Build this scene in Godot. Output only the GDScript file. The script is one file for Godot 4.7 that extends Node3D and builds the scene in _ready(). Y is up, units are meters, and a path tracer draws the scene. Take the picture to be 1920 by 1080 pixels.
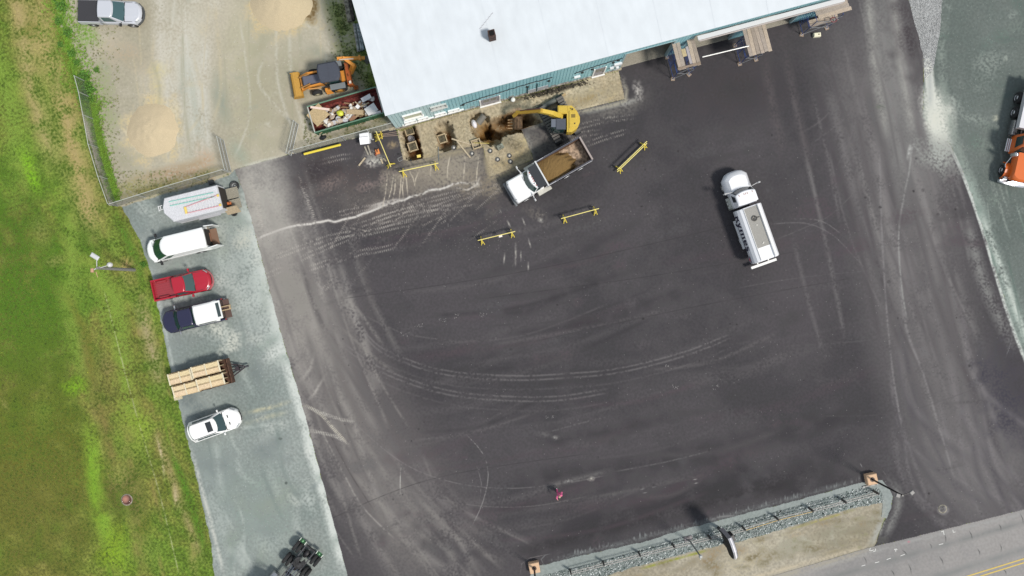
extends Node3D
# ---------------------------------------------------------------- scale: photo map, 21 px per metre on the ground, camera 70 m up
const S := 21.0
const H := 70.0
const E := 1.36         # light that a level white surface returns; the ground map below holds lit tones and is divided by it
var counts := {}
var rng := RandomNumberGenerator.new()
var mats := {}

func _ready():
	rng.seed = 7
	setup_view()
	make_noises()
	make_ground_map()
	build_ground()
	build_building()
	build_fences()
	build_island()
	build_vehicles()
	build_machines()
	build_site()
	build_scaffolds()
	build_plants()
	build_person()

func setup_view():
	var cam := Camera3D.new(); cam.name = "camera"; add_child(cam)
	cam.position = Vector3(0, H, 0); cam.rotation_degrees = Vector3(-90, 0, 0)
	cam.fov = rad_to_deg(2.0 * atan(540.0 / S / H)); cam.near = 0.5; cam.far = 900.0; cam.current = true
	var env := Environment.new()
	env.background_mode = Environment.BG_SKY
	var sm := ProceduralSkyMaterial.new()
	sm.sky_top_color = Color(0.74, 0.78, 0.83); sm.sky_horizon_color = Color(0.84, 0.86, 0.88); sm.sky_curve = 0.2
	sm.ground_horizon_color = Color(0.62, 0.62, 0.6); sm.ground_bottom_color = Color(0.3, 0.3, 0.28)
	var sky := Sky.new(); sky.sky_material = sm
	env.sky = sky; env.ambient_light_source = Environment.AMBIENT_SOURCE_SKY
	env.background_energy_multiplier = 0.88
	env.tonemap_mode = Environment.TONE_MAPPER_LINEAR; env.tonemap_exposure = 1.0
	env.sdfgi_enabled = true; env.ssao_enabled = true; env.ssil_enabled = true
	var we := WorldEnvironment.new(); we.name = "world_environment"; we.environment = env; add_child(we)
	var sun := DirectionalLight3D.new(); sun.name = "sun"; add_child(sun)
	sun.light_energy = 1.1; sun.light_color = Color(1.0, 0.975, 0.94); sun.light_angular_distance = 10.0; sun.shadow_enabled = true
	sun.look_at_from_position(Vector3(0, 0, 0), Vector3(-0.623, -1.0, -0.374), Vector3.UP)

# ---------------------------------------------------------------- naming
func numbered(n: String, parent: Node = null) -> String:
	var key = n if parent == null or parent == self else str(parent.get_instance_id()) + n
	if not counts.has(key):
		counts[key] = 0
		return n
	counts[key] += 1
	return "%s_%03d" % [n, counts[key]]

func tag(o, label: String, category: String, group := "") -> Node:
	o.set_meta("label", label); o.set_meta("category", category)
	if group != "": o.set_meta("group", group)
	return o

func thing(called: String, label: String, category: String, at := Vector3.ZERO, turn := 0.0, group := "") -> Node3D:
	var o := Node3D.new(); o.name = numbered(called); add_child(o, true)
	o.position = at; o.rotation.y = turn
	tag(o, label, category, group)
	return o

func mesh_node(called: String, mesh: Mesh, m: Material, parent: Node) -> MeshInstance3D:
	var o := MeshInstance3D.new(); o.name = numbered(called, parent); o.mesh = mesh
	for i in mesh.get_surface_count(): o.set_surface_override_material(i, m)
	parent.add_child(o, true)
	return o

func obj(called: String, st: SurfaceTool, m: Material, parent: Node = self) -> MeshInstance3D:
	st.generate_normals()
	return mesh_node(called, st.commit(), m, parent)

func struct(called: String, st: SurfaceTool, m: Material) -> MeshInstance3D:
	var o := obj(called, st, m); o.set_meta("kind", "structure"); return o

func copy_of(root: Node3D, at: Vector3, turn: float, label: String, group := "", base := "") -> Node3D:
	var r = root.duplicate(); r.name = numbered(base if base != "" else String(root.name)); add_child(r, true)
	r.position = at; r.rotation = Vector3(0, turn, 0)
	r.set_meta("label", label)
	if group != "": r.set_meta("group", group)
	return r

# ---------------------------------------------------------------- photo map to metres
func P(px: float, py: float, h := 0.0) -> Vector3:
	var k = (H - h) / H
	return Vector3((px - 960.0) / S * k, h, (py - 540.0) / S * k)
func heading(dx: float, dy: float) -> float: return atan2(-dy, dx)

# ---------------------------------------------------------------- materials (linear base colours)
func M(r: float, g: float, b: float, rough := 0.7, metal := 0.0) -> StandardMaterial3D:
	var key = "%f %f %f %f %f" % [r, g, b, rough, metal]
	if mats.has(key): return mats[key]
	var m := StandardMaterial3D.new()
	m.albedo_color = Color(r, g, b).linear_to_srgb(); m.roughness = rough; m.metallic = metal
	mats[key] = m
	return m
func paint(r: float, g: float, b: float) -> StandardMaterial3D:
	var m := M(r, g, b, 0.35); m.clearcoat_enabled = true; m.clearcoat = 0.6; m.clearcoat_roughness = 0.12; return m
func glass_dark(r := 0.02, g := 0.045, b := 0.045) -> StandardMaterial3D:
	var m := M(r, g, b, 0.06); m.metallic_specular = 0.7; return m
func textured(key: String, r: float, g: float, b: float, tex: Texture2D, scale := 1.0, rough := 0.85, metal := 0.0) -> StandardMaterial3D:
	if mats.has(key): return mats[key]
	var m := StandardMaterial3D.new()
	m.albedo_color = Color(r, g, b).linear_to_srgb(); m.albedo_texture = tex
	m.uv1_triplanar = true; m.uv1_scale = Vector3(scale, scale, scale); m.roughness = rough; m.metallic = metal
	mats[key] = m
	return m
var grain_tex: ImageTexture
var mottle_tex: ImageTexture
var wood_tex: ImageTexture
var roof_tex: ImageTexture
func gray_noise(freq: float, lo: float, hi: float, sd: int, sx := 1.0, oct := 4) -> ImageTexture:
	var n := FastNoiseLite.new(); n.noise_type = FastNoiseLite.TYPE_SIMPLEX_SMOOTH; n.frequency = freq; n.seed = sd; n.fractal_octaves = oct
	var im := Image.create(256, 256, false, Image.FORMAT_RGB8)
	for y in 256:
		for x in 256:
			var a = n.get_noise_3d(cos(x * TAU / 256.0) * 40.7, sin(x * TAU / 256.0) * 40.7, y * sx)
			var b = n.get_noise_3d(cos(x * TAU / 256.0) * 40.7, sin(x * TAU / 256.0) * 40.7, (y - 256.0) * sx)
			var v = lerpf(a, b, smoothstep(192.0, 255.0, float(y)))
			v = clampf(lerpf(lo, hi, 0.5 + v * 0.9), 0, 1)
			im.set_pixel(x, y, Color(v, v, v))
	im.generate_mipmaps()
	return ImageTexture.create_from_image(im)
func make_noises():
	grain_tex = gray_noise(0.16, 0.72, 1.0, 3)
	mottle_tex = gray_noise(0.035, 0.55, 1.0, 5)
	roof_tex = gray_noise(0.03, 0.955, 1.0, 11, 0.5)
	wood_tex = gray_noise(0.05, 0.62, 1.0, 9, 8.0, 3)
func rough_mat(r, g, b, rough := 0.9) -> StandardMaterial3D: return textured("r%f %f %f" % [r, g, b], r, g, b, mottle_tex, 0.35, rough)
func wood(r := 0.5, g := 0.38, b := 0.22) -> StandardMaterial3D: return textured("w%f %f %f" % [r, g, b], r, g, b, wood_tex, 0.6, 0.85)

# ---------------------------------------------------------------- mesh helpers
func mb() -> SurfaceTool:
	var st := SurfaceTool.new(); st.begin(Mesh.PRIMITIVE_TRIANGLES); st.set_smooth_group(-1); return st
func tri(st: SurfaceTool, a: Vector3, b: Vector3, c: Vector3):
	st.add_vertex(a); st.add_vertex(b); st.add_vertex(c)
func outtri(st: SurfaceTool, a: Vector3, b: Vector3, c: Vector3, ctr: Vector3):
	if (b - a).cross(c - a).dot(a - ctr) > 0: tri(st, a, c, b)
	else: tri(st, a, b, c)
func outq(st: SurfaceTool, a: Vector3, b: Vector3, c: Vector3, d: Vector3, ctr: Vector3):
	outtri(st, a, b, c, ctr); outtri(st, a, c, d, ctr)
func hexa(st: SurfaceTool, p: Array):      # 8 corners: bottom 4 in order, top 4 in order
	var c := Vector3.ZERO
	for v in p: c += v
	c /= 8.0
	outq(st, p[0], p[1], p[2], p[3], c); outq(st, p[4], p[5], p[6], p[7], c)
	for i in 4:
		var j = (i + 1) % 4
		outq(st, p[i], p[j], p[j + 4], p[i + 4], c)
func box(st: SurfaceTool, c: Vector3, s: Vector3, b := Basis()):
	var p := []
	for y in [-0.5, 0.5]:
		for q in [[-0.5, -0.5], [0.5, -0.5], [0.5, 0.5], [-0.5, 0.5]]:
			p.append(c + b * Vector3(q[0] * s.x, y * s.y, q[1] * s.z))
	hexa(st, p)
func cbox(st: SurfaceTool, c: Vector3, s: Vector3, ch := 0.02, b := Basis()):   # box with chamfered top edges
	var y0 = -s.y * 0.5
	var rs := []
	for k in [[y0, 0.0], [s.y * 0.5 - ch, 0.0], [s.y * 0.5, ch]]:
		var r := PackedVector3Array()
		var x = s.x * 0.5 - k[1]; var z = s.z * 0.5 - k[1]
		for q in [[-1, -1], [1, -1], [1, 1], [-1, 1]]: r.append(c + b * Vector3(q[0] * x, k[0], q[1] * z))
		rs.append(r)
	loft(st, rs, true, true, false)
func bar(st: SurfaceTool, a: Vector3, b: Vector3, w: float, h := -1.0):
	if h < 0: h = w
	var d = (b - a); var l = d.length(); d = d / l
	var up = Vector3.UP if absf(d.y) < 0.95 else Vector3.RIGHT
	var z = d.cross(up).normalized(); var y = z.cross(d)
	box(st, (a + b) * 0.5, Vector3(l, h, w), Basis(d, y, z))
func loft(st: SurfaceTool, rings: Array, cap_a := true, cap_b := true, smooth := true):
	if smooth: st.set_smooth_group(1)
	else: st.set_smooth_group(-1)
	var n = rings[0].size()
	var cs := []
	for r in rings:
		var c := Vector3.ZERO
		for v in r: c += v
		cs.append(c / n)
	for i in rings.size() - 1:
		var c = (cs[i] + cs[i + 1]) * 0.5
		for k in n:
			var j = (k + 1) % n
			outq(st, rings[i][k], rings[i][j], rings[i + 1][j], rings[i + 1][k], c)
	st.set_smooth_group(-1)
	for e in [0, 1]:
		if (e == 0 and not cap_a) or (e == 1 and not cap_b): continue
		var ri = 0 if e == 0 else rings.size() - 1
		var inner = cs[1] if e == 0 else cs[ri - 1]
		for k in n: outtri(st, rings[ri][k], rings[ri][(k + 1) % n], cs[ri], inner)
func cyl(st: SurfaceTool, a: Vector3, b: Vector3, r0: float, r1 := -1.0, n := 10, caps := true):
	if r1 < 0: r1 = r0
	var d = (b - a).normalized()
	var u = d.cross(Vector3.UP if absf(d.y) < 0.9 else Vector3.RIGHT).normalized(); var v = d.cross(u)
	var ra := PackedVector3Array(); var rb := PackedVector3Array()
	for k in n:
		var w = u * cos(TAU * k / n) + v * sin(TAU * k / n)
		ra.append(a + w * r0); rb.append(b + w * r1)
	loft(st, [ra, rb], caps, caps)
func lathe(st: SurfaceTool, o: Vector3, axis: Vector3, prof: Array, n := 16, caps := true):   # prof: [radius, along]
	var d = axis.normalized()
	var u = d.cross(Vector3.UP if absf(d.y) < 0.9 else Vector3.RIGHT).normalized(); var v = d.cross(u)
	var rs := []
	for p in prof:
		var r := PackedVector3Array()
		for k in n: r.append(o + d * p[1] + (u * cos(TAU * k / n) + v * sin(TAU * k / n)) * p[0])
		rs.append(r)
	loft(st, rs, caps, caps)
func prism(st: SurfaceTool, poly: PackedVector2Array, z0: float, z1: float, taper := 1.0):    # x-y outline, pushed along z
	var a := PackedVector3Array(); var b := PackedVector3Array()
	for p in poly: a.append(Vector3(p.x, p.y, z0)); b.append(Vector3(p.x * taper, p.y, z1))
	var idx = Geometry2D.triangulate_polygon(poly)
	var c := Vector3(0, 0, (z0 + z1) * 0.5)
	for i in range(0, idx.size(), 3):
		var cc = (a[idx[i]] + a[idx[i + 1]] + a[idx[i + 2]]) / 3.0 + Vector3(0, 0, z1 - z0)
		outtri(st, a[idx[i]], a[idx[i + 1]], a[idx[i + 2]], cc)
		var cb = (b[idx[i]] + b[idx[i + 1]] + b[idx[i + 2]]) / 3.0 - Vector3(0, 0, z1 - z0)
		outtri(st, b[idx[i]], b[idx[i + 1]], b[idx[i + 2]], cb)
	var cw = Geometry2D.is_polygon_clockwise(poly)
	for i in poly.size():
		var j = (i + 1) % poly.size()
		var nrm = Vector3(poly[j].y - poly[i].y, -(poly[j].x - poly[i].x), 0) * (-1.0 if cw else 1.0)
		outq(st, a[i], a[j], b[j], b[i], (a[i] + b[j]) * 0.5 - nrm)
func patch(st: SurfaceTool, f: Callable, nu: int, nv: int):     # open sheet f(u, v)
	st.set_smooth_group(1)
	for i in nu:
		for j in nv:
			var a = f.call(float(i) / nu, float(j) / nv); var b = f.call(float(i + 1) / nu, float(j) / nv)
			var c = f.call(float(i + 1) / nu, float(j + 1) / nv); var d = f.call(float(i) / nu, float(j + 1) / nv)
			if (b - a).cross(d - a).y > 0: tri(st, a, c, b); tri(st, a, d, c)
			else: tri(st, a, b, c); tri(st, a, c, d)
	st.set_smooth_group(-1)
func multi(called: String, mesh: Mesh, xf: Array, m: Material, cols: Array = []) -> MultiMeshInstance3D:
	var mm := MultiMesh.new(); mm.transform_format = MultiMesh.TRANSFORM_3D
	mm.use_colors = cols.size() > 0; mm.mesh = mesh; mm.instance_count = xf.size()
	for i in xf.size():
		mm.set_instance_transform(i, xf[i])
		if cols.size() > 0: mm.set_instance_color(i, cols[i])
	var o := MultiMeshInstance3D.new(); o.name = numbered(called); o.multimesh = mm; o.material_override = m
	add_child(o, true); o.set_meta("kind", "stuff")
	return o

# ---------------------------------------------------------------- the ground map: what lies on the ground, 2240 x 1260 map pixels
const CW := 2048
const CH := 1152
const F := 2048.0 / 2240.0
const OX := -160.0
const OY := -90.0
var cr := PackedFloat32Array()
var cg := PackedFloat32Array()
var cb := PackedFloat32Array()
var mask := PackedByteArray()
var na := PackedByteArray()
var nb := PackedByteArray()
var nc := PackedByteArray()
var ground_mat: StandardMaterial3D
var polys := {}
var edge_noise := FastNoiseLite.new()

func V(a: Array) -> PackedVector2Array:
	var r := PackedVector2Array()
	for i in range(0, a.size(), 2): r.append(Vector2(a[i], a[i + 1]))
	return r
func ragged(p: PackedVector2Array, amp: float) -> PackedVector2Array:    # short steps with a small wander, so that no border is ruled
	var r := PackedVector2Array()
	for i in p.size():
		var a = p[i]; var b = p[(i + 1) % p.size()]
		var n = int(maxf(1.0, a.distance_to(b) / 9.0))
		for k in n:
			var q = a.lerp(b, float(k) / n)
			if q.x < -100 or q.x > 2020 or q.y < -60 or q.y > 1140: r.append(q)
			else: r.append(q + Vector2(edge_noise.get_noise_2d(q.x, q.y), edge_noise.get_noise_2d(q.y + 700, q.x)) * amp)
	return r
func fill_poly(p: PackedVector2Array, id: int):
	var ymin = 1e9; var ymax = -1e9
	for q in p: ymin = minf(ymin, q.y); ymax = maxf(ymax, q.y)
	var y0 = maxi(0, int((ymin - OY) * F)); var y1 = mini(CH - 1, int((ymax - OY) * F))
	var n = p.size()
	for y in range(y0, y1 + 1):
		var py = (y + 0.5) / F + OY
		var xs := []
		for i in n:
			var a = p[i]; var b = p[(i + 1) % n]
			if (a.y <= py) != (b.y <= py): xs.append(a.x + (py - a.y) / (b.y - a.y) * (b.x - a.x))
		xs.sort()
		for i in range(0, xs.size() - 1, 2):
			var x0 = maxi(0, int(ceil((xs[i] - OX) * F - 0.5))); var x1 = mini(CW - 1, int(floor((xs[i + 1] - OX) * F - 0.5)))
			for x in range(x0, x1 + 1): mask[y * CW + x] = id
func curve(a: Array) -> PackedVector2Array:      # smooth line through the given points, in map cells
	var p = V(a)
	var r := PackedVector2Array()
	for i in p.size() - 1:
		var p0 = p[maxi(0, i - 1)]; var p3 = p[mini(p.size() - 1, i + 2)]
		var n = maxi(1, int(p[i].distance_to(p[i + 1]) / 14.0))
		if p.size() == 2: n = 1
		for k in n: r.append((p[i].cubic_interpolate(p[i + 1], p0, p3, float(k) / n) - Vector2(OX, OY)) * F)
	r.append((p[p.size() - 1] - Vector2(OX, OY)) * F)
	return r
# a smear along a line: width in map px, colour 0..255; grainy 0..1 breaks it up; tread > 0 leaves bars every so many px
func stroke(a: Array, w: float, c: Color, alpha: float, only := -1, grainy := 0.6, soft := 1.0, tread := 0.0):
	var p = curve(a)
	var hw = w * 0.5 * F
	var x0 = 1e9; var x1 = -1e9; var y0 = 1e9; var y1 = -1e9
	for q in p: x0 = minf(x0, q.x); x1 = maxf(x1, q.x); y0 = minf(y0, q.y); y1 = maxf(y1, q.y)
	var bx0 = maxi(0, int(x0 - hw) - 1); var bx1 = mini(CW - 1, int(x1 + hw) + 1)
	var by0 = maxi(0, int(y0 - hw) - 1); var by1 = mini(CH - 1, int(y1 + hw) + 1)
	if bx1 < bx0 or by1 < by0: return
	var bw = bx1 - bx0 + 1
	var cov := PackedFloat32Array(); cov.resize(bw * (by1 - by0 + 1))
	var run = 0.0
	var total = 0.0
	for i in p.size() - 1: total += p[i].distance_to(p[i + 1])
	for i in p.size() - 1:
		var q0 = p[i]; var q1 = p[i + 1]
		var d = q1 - q0; var l = d.length()
		if l < 0.001: continue
		d /= l
		var sx0 = maxi(bx0, int(minf(q0.x, q1.x) - hw) - 1); var sx1 = mini(bx1, int(maxf(q0.x, q1.x) + hw) + 1)
		var sy0 = maxi(by0, int(minf(q0.y, q1.y) - hw) - 1); var sy1 = mini(by1, int(maxf(q0.y, q1.y) + hw) + 1)
		for y in range(sy0, sy1 + 1):
			for x in range(sx0, sx1 + 1):
				var ex = x - q0.x; var ey = y - q0.y
				var t = ex * d.x + ey * d.y
				var o = absf(ex * d.y - ey * d.x)
				if t < 0: o = sqrt(ex * ex + ey * ey)
				elif t > l: o = Vector2(x - q1.x, y - q1.y).length()
				if o >= hw: continue
				var v = 1.0 - o / hw
				v = minf(1.0, v / maxf(soft, 0.02))
				var s = run + t
				var fade = minf(s, total - s) / maxf(1.0, minf(total * 0.5, hw * 2.0 + 20.0 * soft))
				v *= clampf(fade + 0.15, 0.0, 1.0)
				if tread > 0.0 and fposmod(s, tread * F) > tread * F * 0.5: v *= 0.12
				var k = (y - by0) * bw + x - bx0
				if v > cov[k]: cov[k] = v
		run += l
	var r = c.r * 255.0; var g = c.g * 255.0; var b = c.b * 255.0
	for y in range(by0, by1 + 1):
		for x in range(bx0, bx1 + 1):
			var v = cov[(y - by0) * bw + x - bx0]
			if v <= 0.0: continue
			var k = y * CW + x
			if only >= 0 and mask[k] != only: continue
			v *= alpha * clampf(1.0 - grainy + grainy * (nb[k] * 0.010 + nc[k] * 0.009 - 1.42) , 0.0, 1.3)
			v = minf(v, 1.0)
			cr[k] += (r - cr[k]) * v; cg[k] += (g - cg[k]) * v; cb[k] += (b - cb[k]) * v
func blob(px: float, py: float, rx: float, ry: float, deg: float, c: Color, alpha: float, only := -1, grainy := 0.7, hard := 0.0):
	var cx = (px - OX) * F; var cy = (py - OY) * F
	rx *= F; ry *= F
	var R = maxf(rx, ry) * 1.25
	var ca = cos(deg_to_rad(deg)); var sa = sin(deg_to_rad(deg))
	var r = c.r * 255.0; var g = c.g * 255.0; var b = c.b * 255.0
	for y in range(maxi(0, int(cy - R)), mini(CH - 1, int(cy + R)) + 1):
		for x in range(maxi(0, int(cx - R)), mini(CW - 1, int(cx + R)) + 1):
			var ex = x - cx; var ey = y - cy
			var u = (ex * ca + ey * sa) / rx; var w = (-ex * sa + ey * ca) / ry
			var k = y * CW + x
			if only >= 0 and mask[k] != only: continue
			var d = sqrt(u * u + w * w) + (nb[k] - 128.0) * 0.0045 * grainy + (na[k] - 128.0) * 0.003 * grainy
			if d >= 1.0: continue
			var v = minf(1.0, (1.0 - d) / maxf(0.05, 1.0 - hard)) * alpha * clampf(1.0 - grainy * 0.5 + grainy * (nc[k] - 100.0) * 0.011, 0.0, 1.2)
			v = clampf(v, 0.0, 1.0)
			cr[k] += (r - cr[k]) * v; cg[k] += (g - cg[k]) * v; cb[k] += (b - cb[k]) * v
func C(r: float, g: float, b: float) -> Color: return Color(r / 255.0, g / 255.0, b / 255.0)
func specks(n: int, x0: float, y0: float, x1: float, y1: float, c: Color, only: int, alpha := 0.7):
	for i in n:
		var k = int((rng.randf_range(y0, y1) - OY) * F) * CW + int((rng.randf_range(x0, x1) - OX) * F)
		if k < 0 or k >= CW * CH or (only >= 0 and mask[k] != only): continue
		var a = alpha * rng.randf_range(0.3, 1.0)
		cr[k] = lerpf(cr[k], c.r * 255.0, a); cg[k] = lerpf(cg[k], c.g * 255.0, a); cb[k] = lerpf(cb[k], c.b * 255.0, a)
func noise_bytes(freq: float, sd: int, oct: int, sx := 1.0) -> PackedByteArray:
	var n := FastNoiseLite.new(); n.noise_type = FastNoiseLite.TYPE_SIMPLEX_SMOOTH; n.frequency = freq; n.seed = sd; n.fractal_octaves = oct
	return n.get_image(CW, CH, false, false, true).get_data()

func make_ground_map():
	edge_noise.frequency = 0.05; edge_noise.seed = 21; edge_noise.fractal_octaves = 3
	cr.resize(CW * CH); cg.resize(CW * CH); cb.resize(CW * CH); mask.resize(CW * CH)
	na = noise_bytes(0.004, 1, 4); nb = noise_bytes(0.022, 2, 4); nc = noise_bytes(0.16, 3, 3)
	polys.field = ragged(V([-160,-90, 95,-90, 108,30, 150,190, 160,245, 205,385, 228,388, 240,410, 262,450, 285,520, 305,620, 325,720, 345,800, 370,900, 395,1020, 412,1170, -160,1170]), 5.0)
	polys.yard = ragged(V([95,-90, 108,30, 150,190, 160,245, 205,385, 228,388, 430,330, 440,318, 538,291, 742,240, 654,-90]), 3.0)
	polys.park = ragged(V([228,388, 430,330, 440,318, 455,355, 485,460, 520,600, 560,735, 590,845, 620,960, 655,1090, 677,1170, 412,1170, 395,1020, 370,900, 345,800, 325,720, 305,620, 285,520, 262,450, 240,410]), 3.0)
	polys.dust = ragged(V([1733,105, 1730,220, 1780,270, 1810,330, 1840,420, 1870,520, 1895,600, 1925,680, 1990,860, 2080,900, 2080,-90, 1764,-90, 1764,0, 1762,60, 1750,130, 1735,150]), 3.0)
	polys.stone = ragged(V([1690,-90, 1703,0, 1720,60, 1732,108, 1733,150, 1750,130, 1762,60, 1766,0, 1766,-90]), 2.0)
	polys.lot = ragged(V([440,318, 538,291, 742,240, 748,262, 756,300, 770,303, 800,297, 838,284, 848,281, 905,272, 908,283, 918,332, 945,322, 1000,298, 978,243, 985,240, 1085,207, 1172,185, 1160,133, 1146,96, 1540,-12, 1518,-90, 1690,-90, 1703,0, 1720,60, 1732,108, 1730,220, 1780,270, 1810,330, 1840,420, 1870,520, 1895,600, 1925,680, 1990,860, 2080,880, 2080,912, 1920,955, 1800,985, 1690,1012, 1640,1024, 1657,980, 1671,952, 1674,932, 1667,915, 1652,900, 1615,904, 1540,925, 1440,952, 1322,982, 1272,995, 1210,1015, 1110,1037, 1012,1060, 1000,1066, 990,1090, 965,1170, 677,1170, 655,1090, 620,960, 590,845, 560,735, 520,600, 485,460, 455,355]), 1.6)
	polys.road = ragged(V([1060,1180, 1440,1082, 1550,1050, 1627,1027, 1690,1012, 1800,985, 1920,955, 2080,912, 2080,1170, 1900,1180]), 1.2)
	polys.verge = ragged(V([965,1170, 990,1090, 1132,1080, 1212,1057, 1272,1041, 1315,1030, 1385,1015, 1440,1000, 1480,988, 1550,967, 1600,952, 1655,942, 1660,960, 1640,1024, 1627,1027, 1550,1050, 1440,1082, 1060,1180]), 2.5)
	polys.bed = ragged(V([1000,1083, 1015,1079, 1135,1050, 1272,1009, 1370,982, 1440,963, 1540,935, 1615,914, 1647,915, 1656,932, 1655,942, 1600,952, 1550,967, 1480,988, 1440,1000, 1385,1015, 1315,1030, 1272,1041, 1212,1057, 1132,1080, 1020,1110, 985,1105]), 2.0)
	polys.strip = ragged(V([985,1105, 990,1085, 1000,1066, 1012,1060, 1110,1037, 1210,1015, 1272,995, 1322,982, 1440,952, 1540,925, 1615,904, 1652,900, 1667,915, 1674,932, 1671,952, 1662,972, 1652,970, 1655,942, 1656,932, 1647,915, 1615,914, 1540,935, 1440,963, 1370,982, 1272,1009, 1135,1050, 1015,1079, 1000,1083]), 2.0)
	polys.dig = V([745,243, 1160,133, 1172,185, 1085,207, 978,243, 1000,298, 945,322, 918,332, 908,283, 905,272, 848,281, 838,284, 800,297, 770,303, 756,300, 748,262])
	var k = 0
	for n in ["field", "yard", "park", "lot", "dust", "stone", "bed", "verge", "road", "dig", "strip"]:
		if k > 0: fill_poly(polys[n], k)
		k += 1
	fill_poly(V([730,246, 1166,131, 1155,88, 722,200]), 9)
	# 0 field 1 yard 2 park 3 lot 4 dust 5 stone 6 bed 7 verge 8 road 9 dig 10 strip
	var A := [C(112,139,54), C(200,193,174), C(158,166,162), C(87,84,87), C(119,127,123), C(182,184,184), C(142,152,150), C(184,177,160), C(166,163,161), C(200,188,162), C(162,170,168)]
	var B := [C(128,128,66), C(180,174,154), C(138,148,144), C(75,73,76), C(107,116,112), C(166,168,168), C(124,134,132), C(160,152,133), C(152,150,149), C(180,167,141), C(150,159,156)]
	var fine := [0.30, 0.055, 0.11, 0.065, 0.08, 0.2, 0.2, 0.13, 0.05, 0.17, 0.07]
	for i in CW * CH:
		var m = mask[i]
		var t = clampf((na[i] - 128.0) * 0.008 + (nb[i] - 128.0) * 0.005 + 0.5, 0.0, 1.0)
		var a: Color = A[m]; var b: Color = B[m]
		var f = (1.0 + (nc[i] - 128.0) * 0.0078 * fine[m] + (nb[i] - 128.0) * 0.004 * fine[m]) * 255.0
		cr[i] = (a.r + (b.r - a.r) * t) * f; cg[i] = (a.g + (b.g - a.g) * t) * f; cb[i] = (a.b + (b.b - a.b) * t) * f
	paint_field(); paint_yard(); paint_park(); paint_lot(); paint_rest()
	var lut := PackedByteArray(); lut.resize(256)
	for i in 256: lut[i] = clampi(int(round(Color(Color(i / 255.0, 0, 0).srgb_to_linear().r / E, 0, 0).linear_to_srgb().r * 255.0)), 0, 255)
	var bytes := PackedByteArray(); bytes.resize(CW * CH * 3)
	for i in CW * CH:
		bytes[i * 3] = lut[clampi(int(cr[i]), 0, 255)]; bytes[i * 3 + 1] = lut[clampi(int(cg[i]), 0, 255)]; bytes[i * 3 + 2] = lut[clampi(int(cb[i]), 0, 255)]
	var im := Image.create_from_data(CW, CH, false, Image.FORMAT_RGB8, bytes)
	im.generate_mipmaps()
	ground_mat = StandardMaterial3D.new(); ground_mat.albedo_texture = ImageTexture.create_from_image(im)
	ground_mat.roughness = 0.95; ground_mat.metallic_specular = 0.25

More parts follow.
